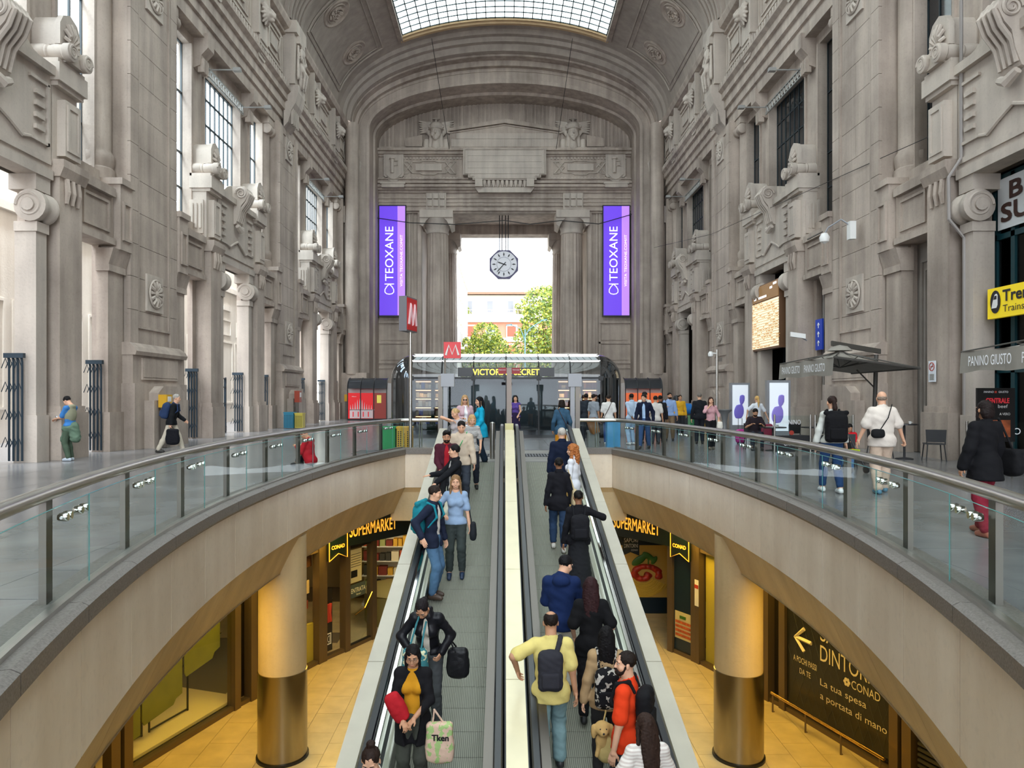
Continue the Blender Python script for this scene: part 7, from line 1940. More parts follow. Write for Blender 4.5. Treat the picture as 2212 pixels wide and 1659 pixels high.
def person(loc, yaw, h, sex='m', skin='#c69a7c', hair=('short', '#1c1714'), top=None, bottom=None, shoes='#222222', arms=None, feet=None, lean=0.0, twist=0.0, head=(0, 0),
           pel=0.93, label='', group=None, slope=0.0, res=0.013, hands=('relaxed', 'relaxed'), inner=None, poles=None, kneepole=(0, 1, .1), stout=1.0, beard=None, glasses=False, side=0.0):
    """faces +y locally; yaw in degrees turns it; arms: wrist targets (right, left); all lengths for a 1.75 m body, scaled to h"""
    K = h / 1.75; f = sex == 'f'; near = res < .016
    root = empty('person', loc, math.radians(yaw), label=label, cat='person', group=group)
    top = top or {}; bottom = bottom or {}
    Ru = rotz(twist) @ roty(side) @ rotx(-lean); pe = np.array([0, 0, pel])
    U = lambda p: pe + Ru @ (np.array(p, float))
    sw = .148 if f else .168
    S = [U((q * sw, -.005, .478)) for q in (1, -1)]
    neck = U((0, -.01, .55)); hc_off = np.array([0, .02, .705])
    hy, hp = math.radians(head[0]), math.radians(head[1])
    Rh = rotz(twist * .5 + hy) @ rotx(-lean * .6 - hp)
    hc = neck + Rh @ np.array([0, .025, .150])
    arms = list(arms or [None, None]); poles = poles or [(.5, -1, -.2), (-.5, -1, -.2)]
    W = []; E = []
    for i, q in enumerate((1, -1)):
        t = arms[i] if arms[i] is not None else (q * (.27 if not f else .25), .02 + lean * .3, pel - .11)
        e, w = ik(S[i], t, .285, .250, poles[i]); E.append(e); W.append(w)
    feet = feet or [(.10, .04), (-.10, -.03)]
    HP = [pe + np.array([q * .090, 0, -.02]) for q in (1, -1)]; A = []; Kn = []
    for i, q in enumerate((1, -1)):
        fx, fy = feet[i][:2]; fz_ = (feet[i][2] if len(feet[i]) > 2 else 0) + slope * fy
        kp = kneepole[i] if isinstance(kneepole[0], (tuple, list)) else kneepole
        kn, an = ik(HP[i], (fx, fy, .085 + fz_), .425, .425, kp); Kn.append(kn); A.append(an)
    st = stout
    def torso(t, lo=False):
        R = Ru.T
        P = [ell(U((0, .0, .36)), ((.140 if f else .158) * st + t, (.094 if f else .102) * (1 + (st - 1) * 1.4) + t, .19 + t), R), ell(U((0, .005, .17)), ((.125 if f else .145) * st + t, .092 * (1 + (st - 1) * 2) + t, .16 + t), R),
             ell(pe + np.array([0, -.005, .0]), ((.165 if f else .155) * st + t, .112 * (1 + (st - 1)) + t, .13 + t)), cone(S[0], S[1], .050 + t, .050 + t), cone((S[0] + S[1]) / 2 + (neck - pe) * .07, neck, .07 + t, .05 + t), cone(neck - (neck - pe) * .12, neck, .075 + t * .6, .052 + t * .6)]
        if f:
            for q in (-1, 1): P.append(ell(U((q * .068, .085, .345)), (.062 + t, .050 + t, .060 + t), R))
        return P
    def arm(i, t, upto=1.0, fl=0):
        P = [cone(S[i], E[i], .047 * (.86 if f else 1) + t, .039 * (.88 if f else 1) + t + fl)]
        if upto > .5: P.append(cone(E[i], E[i] + (W[i] - E[i]) * min(1, (upto - .5) * 2), .039 * (.88 if f else 1) + t + fl, .028 + t + fl))
        else: P = [cone(S[i], S[i] + (E[i] - S[i]) * upto * 2, .047 * (.86 if f else 1) + t, .043 + t + .006 + fl)]
        return P
    def leg(i, t, fl=0.0, upto=1.0):
        P = [cone(HP[i], Kn[i], .086 * (1 if f else .98) + t, .056 + t + fl * .4)]
        P.append(cone(Kn[i], Kn[i] + (A[i] - Kn[i]) * upto, .056 + t + fl * .4, .038 + t + fl))
        if upto > .8: P.append(cone(Kn[i] * .65 + A[i] * .35 + np.array([0, -.012, 0]), Kn[i] * .5 + A[i] * .5, .054 + t, .046 + t))
        return P
    # --- body: skin, one mesh
    P = torso(0) + arm(0, 0) + arm(1, 0) + leg(0, 0) + leg(1, 0)
    for i in (0, 1): P.append(cone(A[i], A[i] + np.array([0, .13, -.045 + slope * .13]), .036, .026))
    parts = []
    V, F = sdf_mesh(P, res * 1.4, .035); parts.append((V, F, 0))
    for v, fc, i in head_tpl(sex, .0072 if near else .0125): parts.append(((Rh @ v.T).T + hc, fc, i))
    for i, q in enumerate((1, -1)):
        v, fc = hand_tpl(hands[i], .005 if near else .009)
        d = W[i] - E[i]; d /= np.linalg.norm(d); up = np.array([q * 1.0, .15, .1]) if abs(d[2]) > .6 else np.array([0, 0, 1.0])
        zx = up - d * (up @ d); zx /= np.linalg.norm(zx); xx = np.cross(d, zx)
        if q < 0: v = v * np.array([-1, 1, 1]); fc = fc[:, ::-1]
        B_ = np.stack([xx, d, zx], 1)
        # thumb forwards / inwards: template thumb at +x
        if xx[1] * q < 0 and abs(d[2]) > .6: B_ = np.stack([-xx, d, -zx], 1) if False else B_
        v = (B_ @ (v * (.95 if f else 1.02)).T).T + W[i] + d * .01; parts.append((v, fc, 0))
    V, F, I = merge(parts)
    sk = skinm(skin)
    inst('body', np_mesh('body', V * K, F, [sk, mat('eye_white', '#b5a9a0', 0.3), mat('iris', '#2a1d16', 0.2), hairm(hair[1]), mat('lips' + skin, tuple(np.array(srgb(skin)) * np.array([.85, .5, .5])), 0.5)], mi=I), root)
    # --- hair
    if hair[0]:
        v, fc = hair_tpl(hair[0], .0082 if near else .013)
        inst('hair' if hair[0] != 'cap' else 'cap', np_mesh('hair', ((Rh @ v.T).T + hc) * K, fc, hairm(hair[1])), root)
    if beard:
        v, fc = sdf_mesh([ell((0, .055, -.078), (.052, .050, .040)), cone((-.062, .01, -.01), (-.050, .04, -.07), .014, .016), cone((.062, .01, -.01), (.050, .04, -.07), .014, .016), ell((0, .095, -.048), (.026, .008, .005)), cut(ell((0, .104, -.0605), (.020, .014, .008)))], .007 if near else .011, .02)
        inst('beard', np_mesh('beard', ((Rh @ v.T).T + hc) * K, fc, hairm(beard)), root)
    if glasses:
        m = M(); 
        for q in (-1, 1):
            (m.tube([(q * .031 + .02 * math.cos(t_ * PI / 7), .098, .008 + .016 * math.sin(t_ * PI / 7)) for t_ in range(15)], .0018, 4) if glasses == 'thin' else m.lathe([(0, -.002), (.024, -.002), (.024, .002), (0, .002)], 14, (q * .031, .098, .006), 'y')); m.tube([(q * .052, .096, .012), (q * .078, .0, .012)], .002, 4)
        m.tube([(-.01, .10, .012), (.01, .10, .012)], .002, 4)
        v = (Rh @ np.array(m.v).T).T + hc; m.v = [tuple(a * K) for a in v]; m.build('glasses', BLACK, root)
    # --- trousers, skirt
    bc = bottom.get('c', '#2b3038'); bk = bottom.get('kind', 'trousers'); wr = (.0045 if near else .004, 38)
    if bk == 'skirt':
        hem = bottom.get('hem', .2)
        P = [cone(pe + np.array([0, 0, .06]), (0, 0, hem + .02), .145 * st, bottom.get('w', .24)), ell(pe, (.185 * st, .14, .14)), plane((0, 0, -1), -hem)]
    else:
        up_ = bottom.get('len', .93)
        P = [ell(pe + np.array([0, -.005, .0]), ((.176 if f else .168) * st, .126 * st, .125))] + leg(0, .016 + bottom.get('t', 0), bottom.get('fl', .01), up_) + leg(1, .016 + bottom.get('t', 0), bottom.get('fl', .01), up_) + [plane((0, 0, 1), pel + .11)]
    V, F = sdf_mesh(P, res * 1.15, .03, wrinkle=wr)
    inst('skirt' if bk == 'skirt' else ('shorts' if bottom.get('len', 1) < .4 else 'trousers'), np_mesh('trousers', V * K, F, cloth(bc, bottom.get('pat', 'plain'), bottom.get('c2'))), root)
    if bk != 'skirt': 
        bm_ = pel + .095
    # --- inner shirt and top
    tc = top.get('c', '#888888'); t = top.get('t', .018) * .68; hem = top.get('hem', pel - .08); sl = top.get('sleeve', 1.0)
    if inner:
        V, F = sdf_mesh(torso(.010) + [plane((0, 0, -1), -(pel - .05)), plane((0, 0, 1), neck[2] + .0)], res, .03)
        inst('shirt', np_mesh('shirt', V * K, F, cloth(inner)), root)
    P = torso(t)
    if hem < pel - .02: P.append(ell(pe + np.array([0, 0, -.06]), (.172 * st + t, .122 * st + t, .20)))
    if hem < pel: P += [cone(HP[i], HP[i] + (Kn[i] - HP[i]) * .6, .114 + bottom.get('t', 0), .096)for i in (0, 1)] + [ell(pe + np.array([0, -.005, 0]), (.188 * st, .140 * st, .13))]
    if hem < pel - .2: P.append(cone(pe, (0, 0, hem), .16 + t, .19 + t))
    if sl > 0: P += arm(0, t + top.get('at', 0), sl, top.get('fl', .004)) + arm(1, t + top.get('at', 0), sl, top.get('fl', .004))
    if top.get('hood'): P += [ell(U((0, -.10, .51)), (.11, .07, .075), Ru.T), cone(U((-.085, -.02, .55)), U((-.05, .08, .48)), .03, .025), cone(U((.085, -.02, .55)), U((.05, .08, .48)), .03, .025)]
    elif top.get('collar'): P += [cone(U((-.05, -.05, .575)), U((-.05, .05, .54)), .022, .02), cone(U((.05, -.05, .575)), U((.05, .05, .54)), .022, .02), cone(U((-.05, -.06, .575)), U((.05, -.06, .575)), .022, .022)]
    P.append(plane((0, 0, -1), -hem))
    if not top.get('hood') and not top.get('collar'): P.append(cut(ell(U((0, .03, .60)), (.075, .09, .085), Ru.T)))
    if top.get('open'): P.append(cut(ell(U((0, .22, .18)), (top['open'], .20, .50), Ru.T)))
    V, F = sdf_mesh(P, res, .028, wrinkle=(top.get('wr', .0042), 24, neck[2] - .03))
    inst(top.get('name', 'shirt'), np_mesh('top', V * K, F, cloth(tc, top.get('pat', 'plain'), top.get('c2'))), root)
    # --- shoes
    for i in (0, 1):
        a = A[i]; fw = np.array([0, 1, slope]); g = np.array([0, 0, -.085])
        P = [cone(a + g + fw * -.035 + (0, 0, .04), a + g + fw * .15 + (0, 0, .034), .040, .036), ell(a + g + fw * .05 + np.array([0, 0, .05]), (.045, .10, .045)), cone(a + g + fw * -.02 + (0, 0, .05), a + (0, -.005, .0), .042, .040)]
        V, F = sdf_mesh(P + [plane((0, -slope, 1), (a + g)[2] + .125 - slope * a[1])], min(res, .013), .02)
        inst('shoe', np_mesh('shoe', V * K, F, mat('shoe' + shoes, shoes, 0.5)), root)
    root['_'] = 0; del root['_']
    return dict(root=root, K=K, U=U, W=W, E=E, S=S, hc=hc, Rh=Rh, pe=pe, neck=neck, yaw=math.radians(yaw), loc=Vector(loc))
def wpt(p, q):
    """local body point -> world"""
    q = np.array(q) * p['K']; c, s = math.cos(p['yaw']), math.sin(p['yaw'])
    return p['loc'] + Vector((q[0] * c - q[1] * s, q[0] * s + q[1] * c, q[2]))
def carried(p, name, cat, label, parts):
    """parts: list of (part name, V, F, material) in body coordinates"""
    o = empty(name, p['loc'], p['yaw'], label=label, cat=cat)
    for nm, V, F, m_ in parts: inst(nm, np_mesh(nm, np.asarray(V) * p['K'], F, m_), o)
    return o
def backpack(p, c, label, w=.15, d=.075, h=.23, z=.30, x=0.0, straps=True, roll=False, c2=None, kind='plain', sling=None):
    U = p['U']; parts = []
    cm = cloth(c, kind, c2)
    cen = U((x, -.125 - d * .8, z)); up = U((x, -.125 - d * .8, z + 1)) - cen; ax = U((x + 1, -.125 - d * .8, z)) - cen
    R = np.stack([ax, np.cross(up, ax), up], 0)
    P = [rbox(cen - up * h * .08, (w, d, h * .92), min(w, d) * .75, R), ell(cen + up * h * .35, (w * .92, d * .95, h * .62), R)]
    if roll: P += [cone(cen + up * h * .95 - ax * w * .95, cen + up * h * .95 + ax * w * .95, .04, .04)]
    V, F = sdf_mesh(P, .014, .04, wrinkle=(.004, 40)); parts.append(('bag_body', V, F, cm))
    V, F = sdf_mesh([rbox(cen - up * h * .42 + (U((x, -.125 - d * 1.8, z)) - cen) * .95, (w * .74, d * .38, h * .38), d * .3, R)], .014, .02); parts.append(('front_pocket', V, F, cm))
    if straps:
        for q in (-1, 1):
            V, F = sdf_mesh([cone(U((x * .5 + q * .09, -.10, z + h * .75)), U((q * .105, -.05, .565)), .018, .018), cone(U((q * .105, -.05, .565)), U((q * .115, .07, .53)), .018, .018), cone(U((q * .115, .07, .53)), U((q * .13, .125, .36)), .018, .017), cone(U((q * .13, .125, .36)), U((q * .165, .0, .2)), .017, .014)], .012, .02)
            parts.append(('strap', V, F, cm))
    if sling:
        V, F = sdf_mesh([cone(U(u), U(v), .028, .028) for u, v in zip(sling, sling[1:])], .012, .01); parts.append(('strap', V, F, cm))
    return carried(p, 'backpack', 'backpack', label, parts)
def bag(p, cen, size, c, label, strap=None, name='shoulder_bag', cat='bag', pat='plain', c2=None, sr=.009, rot=None):
    P = [ell(np.array(cen), (size[0] * 1.0, size[1], size[2])), ]
    x, y, z = cen; a, b, e = size
    Rr = roty(rot) if rot else None
    P = [rbox(cen, (a, b, e), min(a, b, e) * .8, Rr), ell((x, y, z) if rot else (x, y, z - e * .3), (a * 1.05, b * 1.15, e * .8), Rr)]
    V, F = sdf_mesh(P, .017, .05, wrinkle=(.003, 40)); parts = [('bag_body', V, F, cloth(c, pat, c2))]
    if strap:
        for st in strap:
            V, F = sdf_mesh([cone(u, v, sr, sr) for u, v in zip(st, st[1:])], .008 if sr < .012 else .011, .006); parts.append(('strap', V, F, cloth(c)))
    return carried(p, name, cat, label, parts)
def phone(p, i, label):
    w = wpt(p, p['W'][i] + (p['W'][i] - p['E'][i]) / .25 * .09 + np.array([0, 0, .03]))
    o = empty('phone', w, p['yaw'], label=label, cat='phone'); M().obox((0, 0, 0), (.036, 0, 0), (0, .03, .05), (0, .004, -.003)).build('case', BLACK, o); M().obox((0, -.005, .003), (.032, 0, 0), (0, .027, .046), (0, .001, -.0005)).build('screen', mat('phone_screen', '#cfd8e0', 0.2, emit=.4), o)

SKL, SKM, SKD = '#d9a98c', '#bf8f70', '#8a5f45'
TS = -TAN   # a body facing the camera walks downhill
def onb(x, y): return (x, y, bz(y))
# ---------------- left walkway, facing the camera
p = person(onb(-.82, 12.05), 182, 1.69, 'f', SKL, ('long', '#8a6a4a'), dict(c='#8fa6c4', sleeve=.42, t=.016, hem=.90), dict(c='#39403f', len=.92), '#24344f', arms=[(.20, .20, 1.10), (-.24, .06, .86)], slope=-.25, poles=[(.8, -.6, -.3), (-.5, -1, -.2)], head=(0, 5), feet=[(.11, .02), (-.11, .0)], label='woman in a pale blue blouse and dark trousers facing the camera on the left walkway')
bag(p, (-.30, .02, .78), (.05, .11, .15), '#23262b', 'dark shoulder bag at the side of the woman in the pale blue blouse', strap=[[(-.28, -.04, .9), (-.17, -.03, 1.48), (-.28, .08, .9)]])
p = person(onb(-1.14, 11.35), 250, 1.78, 'm', SKL, ('short', '#2b211d'), dict(c='#1d2438', t=.026, hem=.80, open=.06, name='jacket', collar=1), dict(c='#4f6f8f'), '#4a3a30', inner='#e8e4de', arms=[(.42, .02, 1.02), (-.25, .1, .86)], slope=0, lean=.05, side=.05, head=(18, 4), hands=('flat', 'relaxed'), label='man in a navy blazer and jeans leaning on the left handrail beside the blue blouse')
backpack(p, '#1f8292', 'big teal roll-top backpack worn by the man in the navy blazer', w=.16, d=.10, h=.25, roll=True)
p = person(onb(-.93, 13.45), 112, 1.75, 'm', SKL, ('short', '#171415'), dict(c='#17181d', t=.024, hem=.74, name='blazer', open=.05, collar=1), dict(c='#d9d4c6'), '#222222', inner='#dedede', arms=[(.2, .40, 1.18), (-.18, .44, 1.06)], hands=('flat', 'flat'), head=(-15, 0), label='man in a black blazer turned sideways with both hands on the left handrail')
p = person(onb(-1.16, 14.35), 186, 1.76, 'm', SKM, ('quiff', '#141212'), dict(c='#4a1d2b', t=.028, hem=.82, open=.06, name='cardigan'), dict(c='#33343a'), inner='#a8202c', arms=[(.12, .26, 1.0), (-.12, .26, .98)], slope=-.25, head=(0, 14), beard='#1c1716', hands=('hold', 'hold'), label='dark-haired man in a burgundy cardigan over a red shirt on the left walkway')
p = person(onb(-.90, 14.95), 184, 1.78, 'm', SKL, ('short', '#1d1816'), dict(c='#c9b8a4', t=.032, hem=.84, hood=1, name='hoodie'), dict(c='#3f4550'), slope=-.25, head=(0, 16), arms=[(.25, .08, .84), (-.26, .12, .86)], label='young man in a beige hoodie behind the man in burgundy')
bag(p, (.22, .06, .80), (.11, .04, .13), '#2fa860', 'bright green bag held at the hip of the man in the beige hoodie', strap=[[(.2, .06, .9), (.0, .14, 1.3), (-.12, .0, 1.52)]])
p = person(onb(-.74, 15.95), 188, 1.64, 'f', SKL, ('bob', '#c09a6a'), dict(c='#e8e6e2', pat='stripe', c2='#22242a', sleeve=.4, t=.016, hem=.86), dict(c='#272c36', len=.85), '#1c1c1c', slope=-.25, head=(8, 22), arms=[(.16, .24, 1.06), (-.20, .18, .95)], feet=[(.10, .12), (-.12, -.02)], label='blonde woman in a black and white striped top looking down on the left walkway')
p = person(onb(-1.08, 16.4), 160, 1.66, 'f', SKL, ('bun', '#c2a272'), dict(c='#b5aeb0', sleeve=.0, t=.016), dict(c='#30343e'), slope=-.25, head=(-30, 20), arms=[(.10, .16, 1.45), (-.22, .1, .9)], res=.016, label='blonde woman with one arm raised to her head at the top of the left walkway')
p = person((-.60, 17.75, 0), 100, 1.68, 'f', SKL, ('long', '#121114'), dict(c='#17a0c4', t=.028, hem=.70, name='jacket'), dict(c='#1d2a38', fl=.03, len=.86), '#1c1c1c', arms=[(.20, .26, 1.10), (-.22, .14, .92)], head=(15, 8), hands=('grip', 'relaxed'), feet=[(.1, .12), (-.1, -.12)], label='black-haired woman in a turquoise jacket at the top of the left walkway')
bag(p, (.29, .06, .86), (.06, .19, .13), '#7a6444', 'olive brown leather handbag under the arm of the woman in turquoise', strap=[[(.28, -.06, .98), (.19, -.03, 1.50), (.28, .14, .98)]], sr=.011)
p = person((-1.02, 18.45, 0), 195, 1.72, 'f', SKL, ('long', '#b08d62'), dict(c='#c9a9b0', t=.03, hem=.80, name='coat', open=.05), dict(c='#e8e8ea'), inner='#f0f0f2', head=(-10, 6), glasses=True, arms=[(.12, .25, 1.15), (-.22, .12, .9)], res=.017, label='fair-haired woman in sunglasses and a dusty pink scarf talking to the woman in turquoise')
p = person(onb(-.90, 8.5), 176, 1.66, 'f', SKM, ('bun', '#1a1417'), dict(c='#17171c', t=.026, hem=.92, name='leather_jacket', pat='leather', open=.045, collar=1), dict(c='#4a4d50'), inner='#c9c2b6', slope=-.25, lean=.30, head=(-12, 38), arms=[(.16, .30, 1.02), (-.20, .22, 1.0)], poles=[(1.2, -.6, .2), (-.8, -.8, -.3)], hands=('hold', 'hold'), feet=[(.10, .02), (-.11, .0)], label='woman in a black leather jacket bending over to search her tote bag')
bag(p, (.10, .36, .90), (.15, .07, .19), '#3f7f88', 'teal and cream printed tote bag being searched by the woman in leather', strap=[[(.03, .36, 1.05), (.0, .28, 1.3), (-.03, .1, 1.5)], [(.18, .36, 1.05), (.1, .28, 1.35), (.05, .1, 1.52)]], name='tote_bag', pat='camo', c2='#d8dcb8', sr=.013)
bag(p, (-.38, .08, .83), (.13, .07, .18), '#1b1b1e', 'black leather shopper bag hanging from the arm of the woman in leather', strap=[[(-.34, -.04, .98), (-.26, .1, 1.15), (-.36, .16, .98)]], name='shopper_bag', pat='leather', sr=.012)
p = person(onb(-.95, 7.45), 178, 1.60, 'f', SKM, ('bob', '#120f11'), dict(c='#141317', t=.030, hem=.66, name='cardigan', open=.125), dict(c='#43453f'), inner='#c58a1e', slope=-.25, head=(4, 14), glasses='thin', arms=[(.07, .27, 1.0), (-.06, .26, 1.02)], poles=[(1, -.6, -.2), (-1, -.6, -.2)], hands=('hold', 'hold'), label='black-haired woman in a mustard sweater and black cardigan hugging her parcels')
bag(p, (.14, .235, 1.12), (.085, .06, .17), '#b3202a', rot=-.5, label='shiny red parcel bag clasped in the arms of the woman in mustard', name='parcel_bag')
tb_ = bag(p, (-.32, .13, .70), (.15, .055, .22), '#d8b8a4', 'pink and green patterned shopping bag with black lettering beside the woman in mustard', strap=[[(-.38, .12, .88), (-.26, .14, 1.06), (-.24, .14, .88)]], name='shopping_bag', pat='camo', c2='#a3bf7c', sr=.012)
lettering('lettering', 'Tken', Vector((-.385, .24, .84)) * p['K'], (0, -1, 0), (0, 0, 1), .2, .07, BLACK, tb_, .006, bold=.003) if False else lettering('lettering', 'Tken', Vector((-.24, .195, .74)) * p['K'], (-1, 0, 0), (0, 0, 1), .17, .06, BLACK, tb_, .004, bold=.003)
p = person(onb(-1.10, 6.0), 176, 1.65, 'f', SKL, ('topbun', '#2a1d18'), dict(c='#d9d4cc', sleeve=.4), dict(c='#3a3d45'), slope=-.25, head=(0, 25), label='head with a dark hair bun at the very bottom of the left walkway')
bag(p, (-.36, .1, .9), (.1, .12, .2), '#d9c890', 'pale yellow paper bag beside the glass at the bottom of the left walkway', name='paper_bag')
# ---------------- right walkway, seen from behind
p = person((1.46, 18.3, 0), 4, 1.60, 'f', SKM, ('bob', '#1f1714'), dict(c='#36566f', t=.030, hem=.78, name='denim_jacket', collar=1), dict(c='#e0952a'), '#33302c', arms=[(.24, .10, .92), (-.24, .10, .92)], label='dark-haired woman in a denim jacket over orange at the top of the right walkway')
bag(p, (.18, -.16, .86), (.09, .04, .08), '#4a3324', 'small brown bag on a cross strap of the woman in denim', strap=[[(.18, -.13, .92), (.0, -.14, 1.25), (-.12, -.06, 1.52)]])
p = person(onb(1.16, 14.55), 2, 1.74, 'm', SKL, ('short', '#b9b4ac'), dict(c='#141d33', t=.034, hem=.70, name='coat', collar=1), dict(c='#b8b2a8'), slope=.25, arms=[(.26, .04, .84), (-.26, .02, .84)], label='grey-haired man in a navy coat, back turned, on the right walkway')
p = person(onb(1.32, 13.75), 62, 1.66, 'f', SKL, ('curly', '#a8693a'), dict(c='#dfe2ea', t=.022, hem=.80, collar=1), dict(c='#d9b46a'), '#33302c', arms=[(.2, .2, 1.0), (-.22, .1, .9)], head=(22, 4), label='woman with long curly copper hair and a white shirt by the right handrail')
p = person(onb(.98, 12.95), 2, 1.68, 'f', SKD, ('bun', '#15110f'), dict(c='#17171d', t=.026, hem=.76, name='blazer', collar=1), dict(c='#2b3f5c', len=.86), '#cfcac2', slope=.25, feet=[(.08, -.10), (-.09, .12)], arms=[(.26, .06, .86), (-.25, .0, .84)], label='woman in a black blazer and jeans with her hair in a low bun, right walkway')
bag(p, (.30, -.02, .98), (.06, .15, .17), '#cbb892', 'cream canvas tote on the shoulder of the woman in the black blazer', strap=[[(.29, -.08, 1.12), (.17, -.02, 1.52), (.28, .08, 1.12)]], name='tote_bag', sr=.012)
p = person(onb(1.18, 11.45), 2, 1.66, 'f', SKD, ('bun', '#14100f'), dict(c='#15151a', t=.026, hem=.84, name='jacket'), dict(kind='skirt', c='#1f2024', hem=.14, w=.24), slope=.25, arms=[(.40, .24, 1.28), (-.25, .04, .86)], poles=[(.8, -.4, -.3), (-.5, -1, -.2)], head=(0, 8), hands=('flat', 'relaxed'), label='woman in a long black skirt reaching for the right handrail')
backpack(p, '#1b1b20', 'rounded black backpack of the woman in the long black skirt', w=.15, d=.09, h=.22, z=.24)
p = person(onb(.72, 9.1), -6, 1.74, 'm', SKL, ('short', '#0f0e11'), dict(c='#14264f', t=.034, hem=.80, hood=1, name='hoodie'), dict(c='#d8d4c8'), slope=.25, arms=[(.14, .32, 1.16), (-.10, .30, 1.14)], head=(-38, 24), hands=('hold', 'hold'), glasses='thin', label='black-haired man in a navy blue hooded jacket looking down at his phone')
phone(p, 0, 'phone held by the man in the navy hooded jacket')
p = person(onb(1.04, 8.65), -2, 1.68, 'f', SKL, ('verylong', '#2f1a1c'), dict(c='#101013', t=.030, sleeve=.42, hem=.78, fl=.012), dict(c='#17171b', len=.9), '#1a1a1c', slope=.25, feet=[(.10, .0), (-.10, -.16)], arms=[(.24, .12, .98), (-.20, .14, .96)], label='woman with very long dark red hair and a black T-shirt on the right walkway')
p = person(onb(.50, 7.75), 1, 1.76, 'm', SKM, ('ring', '#1d1512'), dict(c='#dccb7d', t=.026, sleeve=.40, hem=.80, fl=.010), dict(c='#83a0a4', fl=.02), '#2a2a2c', slope=.25, stout=1.08, arms=[(.27, .02, .86), (-.36, .02, 1.12)], poles=[(.5, -1, -.2), (-1, -.6, -.2)], feet=[(.11, .12), (-.11, -.16)], head=(0, 4), label='balding man in a yellow T-shirt and light jeans, seen from behind')
backpack(p, '#2f2f36', 'dark grey sling backpack of the man in the yellow T-shirt', w=.13, d=.075, h=.22, z=.27, x=-.02, straps=False, sling=[(.05, -.15, .44), (.08, -.11, .52), (.10, -.02, .555), (.08, .10, .50), (-.05, .15, .25)])
bag(p, (-.02, -.15, .55), (.02, .01, .02), '#2f2f36', 'wide dark strap of the sling backpack crossing the yellow T-shirt', strap=[[(.02, -.17, 1.36), (.06, -.12, 1.46), (.10, -.02, 1.52), (.06, .12, 1.42)]], name='bag_strap', sr=.026) if False else None
p = person(onb(1.10, 7.75), -6, 1.60, 'f', SKL, ('verylong', '#0e0c0e'), dict(c='#a68a66', t=.034, hem=.80, name='jacket'), dict(c='#2c2b2c'), slope=.25, arms=[(.25, .06, .86), (-.27, -.02, .86)], label='black-haired woman in a tan jacket with a black and white patterned backpack')
backpack(p, '#16161a', 'black and white patterned backpack on the woman in the tan jacket', w=.14, d=.09, h=.24, z=.18, kind='camo', c2='#b8b4ac')
# plush dog hanging from the pack, and a beige bucket bag
q = wpt(p, (-.06, -.42, .74))
P = [ell((0, 0, 0), (.085, .08, .075)), ell((0, -.07, -.02), (.045, .04, .035)), ell((-.09, 0, -.03), (.03, .03, .075)), ell((.09, 0, -.03), (.03, .03, .075)), ell((0, .02, -.14), (.07, .06, .08)), cone((-.04, 0, -.2), (-.06, -.02, -.27), .025, .022), cone((.04, 0, -.2), (.06, -.02, -.27), .025, .022)]
V, F = sdf_mesh(P, .011, .025, wrinkle=(.002, 90)); pl_ = empty('plush_toy', q, label='small tan plush dog dangling behind the woman in the tan jacket', cat='plush toy')
inst('body', np_mesh('plush', V, F, cloth('#c8a468')), pl_); M().lathe([(0, -.012), (.012, 0), (0, .012)], 8, (0, -.11, -.01), 'y').build('nose', BLACK, pl_)
for s_ in (-1, 1): M().lathe([(0, -.009), (.009, 0), (0, .009)], 8, (s_ * .03, -.072, .02), 'y').build('eye', BLACK, pl_)
bag(p, (.02, -.36, .50), (.13, .09, .15), '#cdb576', 'beige bucket bag hanging low behind the woman in the tan jacket', strap=[[(-.08, -.34, .62), (-.02, -.26, .85), (.0, -.2, 1.0)]], name='bucket_bag', sr=.010)
p = person(onb(1.20, 7.05), 66, 1.76, 'm', SKL, ('crop', '#1f1713'), dict(c='#e0401a', t=.026, sleeve=.40, hem=.82, fl=.010), dict(c='#2f3440'), arms=[(.26, .06, .86), (-.27, .06, .86)], head=(28, 0), beard='#241a16', stout=1.03, label='man in a bright orange T-shirt looking left, lower right walkway')
backpack(p, '#17171a', 'black backpack of the man in the orange T-shirt', w=.14, d=.07, h=.22)
p = person(onb(1.26, 6.35), 8, 1.62, 'f', SKL, ('verylong', '#33241e'), dict(c='#e6e0da', pat='stripe', c2='#cfc3bd', t=.026, sleeve=.48, hem=.84, fl=.03), dict(c='#c9bfae', len=.3), slope=.25, arms=[(.26, .10, .90), (-.30, .12, .96)], head=(10, 8), label='woman with long brown hair and a white striped puff-sleeved blouse, bottom right')
# ---------------- upper hall, left
F_ = .021
p = person((-11.35, 18.75, 0), 84, 1.72, 'm', SKL, ('short', '#181516'), dict(c='#3d78b8', sleeve=.42, t=.02, hem=.92), dict(c='#4a5a4a'), '#b8c2cc', arms=[(.10, .34, 1.12), (-.06, .36, 1.12)], hands=('hold', 'hold'), head=(0, 32), res=F_, label='man in an olive vest and blue shirt reading his phone by the leftmost pier')
V, F = sdf_mesh([ell((0, 0, 1.22), (.175, .135, .25)), ell((0, -.05, 1.42), (.12, .08, .06))] + [plane((0, 0, -1), -.98)], .018, .04); inst('vest', np_mesh('vest', V, F, cloth('#8f8f78')), p['root'])
V, F = sdf_mesh([ell((0, 0, .86), (.21, .18, .14)), cone((.05, .12, .9), (.08, .22, .55), .06, .10), cone((0, -.1, .9), (.0, -.14, .6), .12, .13)], .018, .05, wrinkle=(.01, 25)); inst('tied_jacket', np_mesh('tied_jacket', V, F, cloth('#5f7563')), p['root'])
phone(p, 0, 'phone in the hands of the man by the leftmost pier')
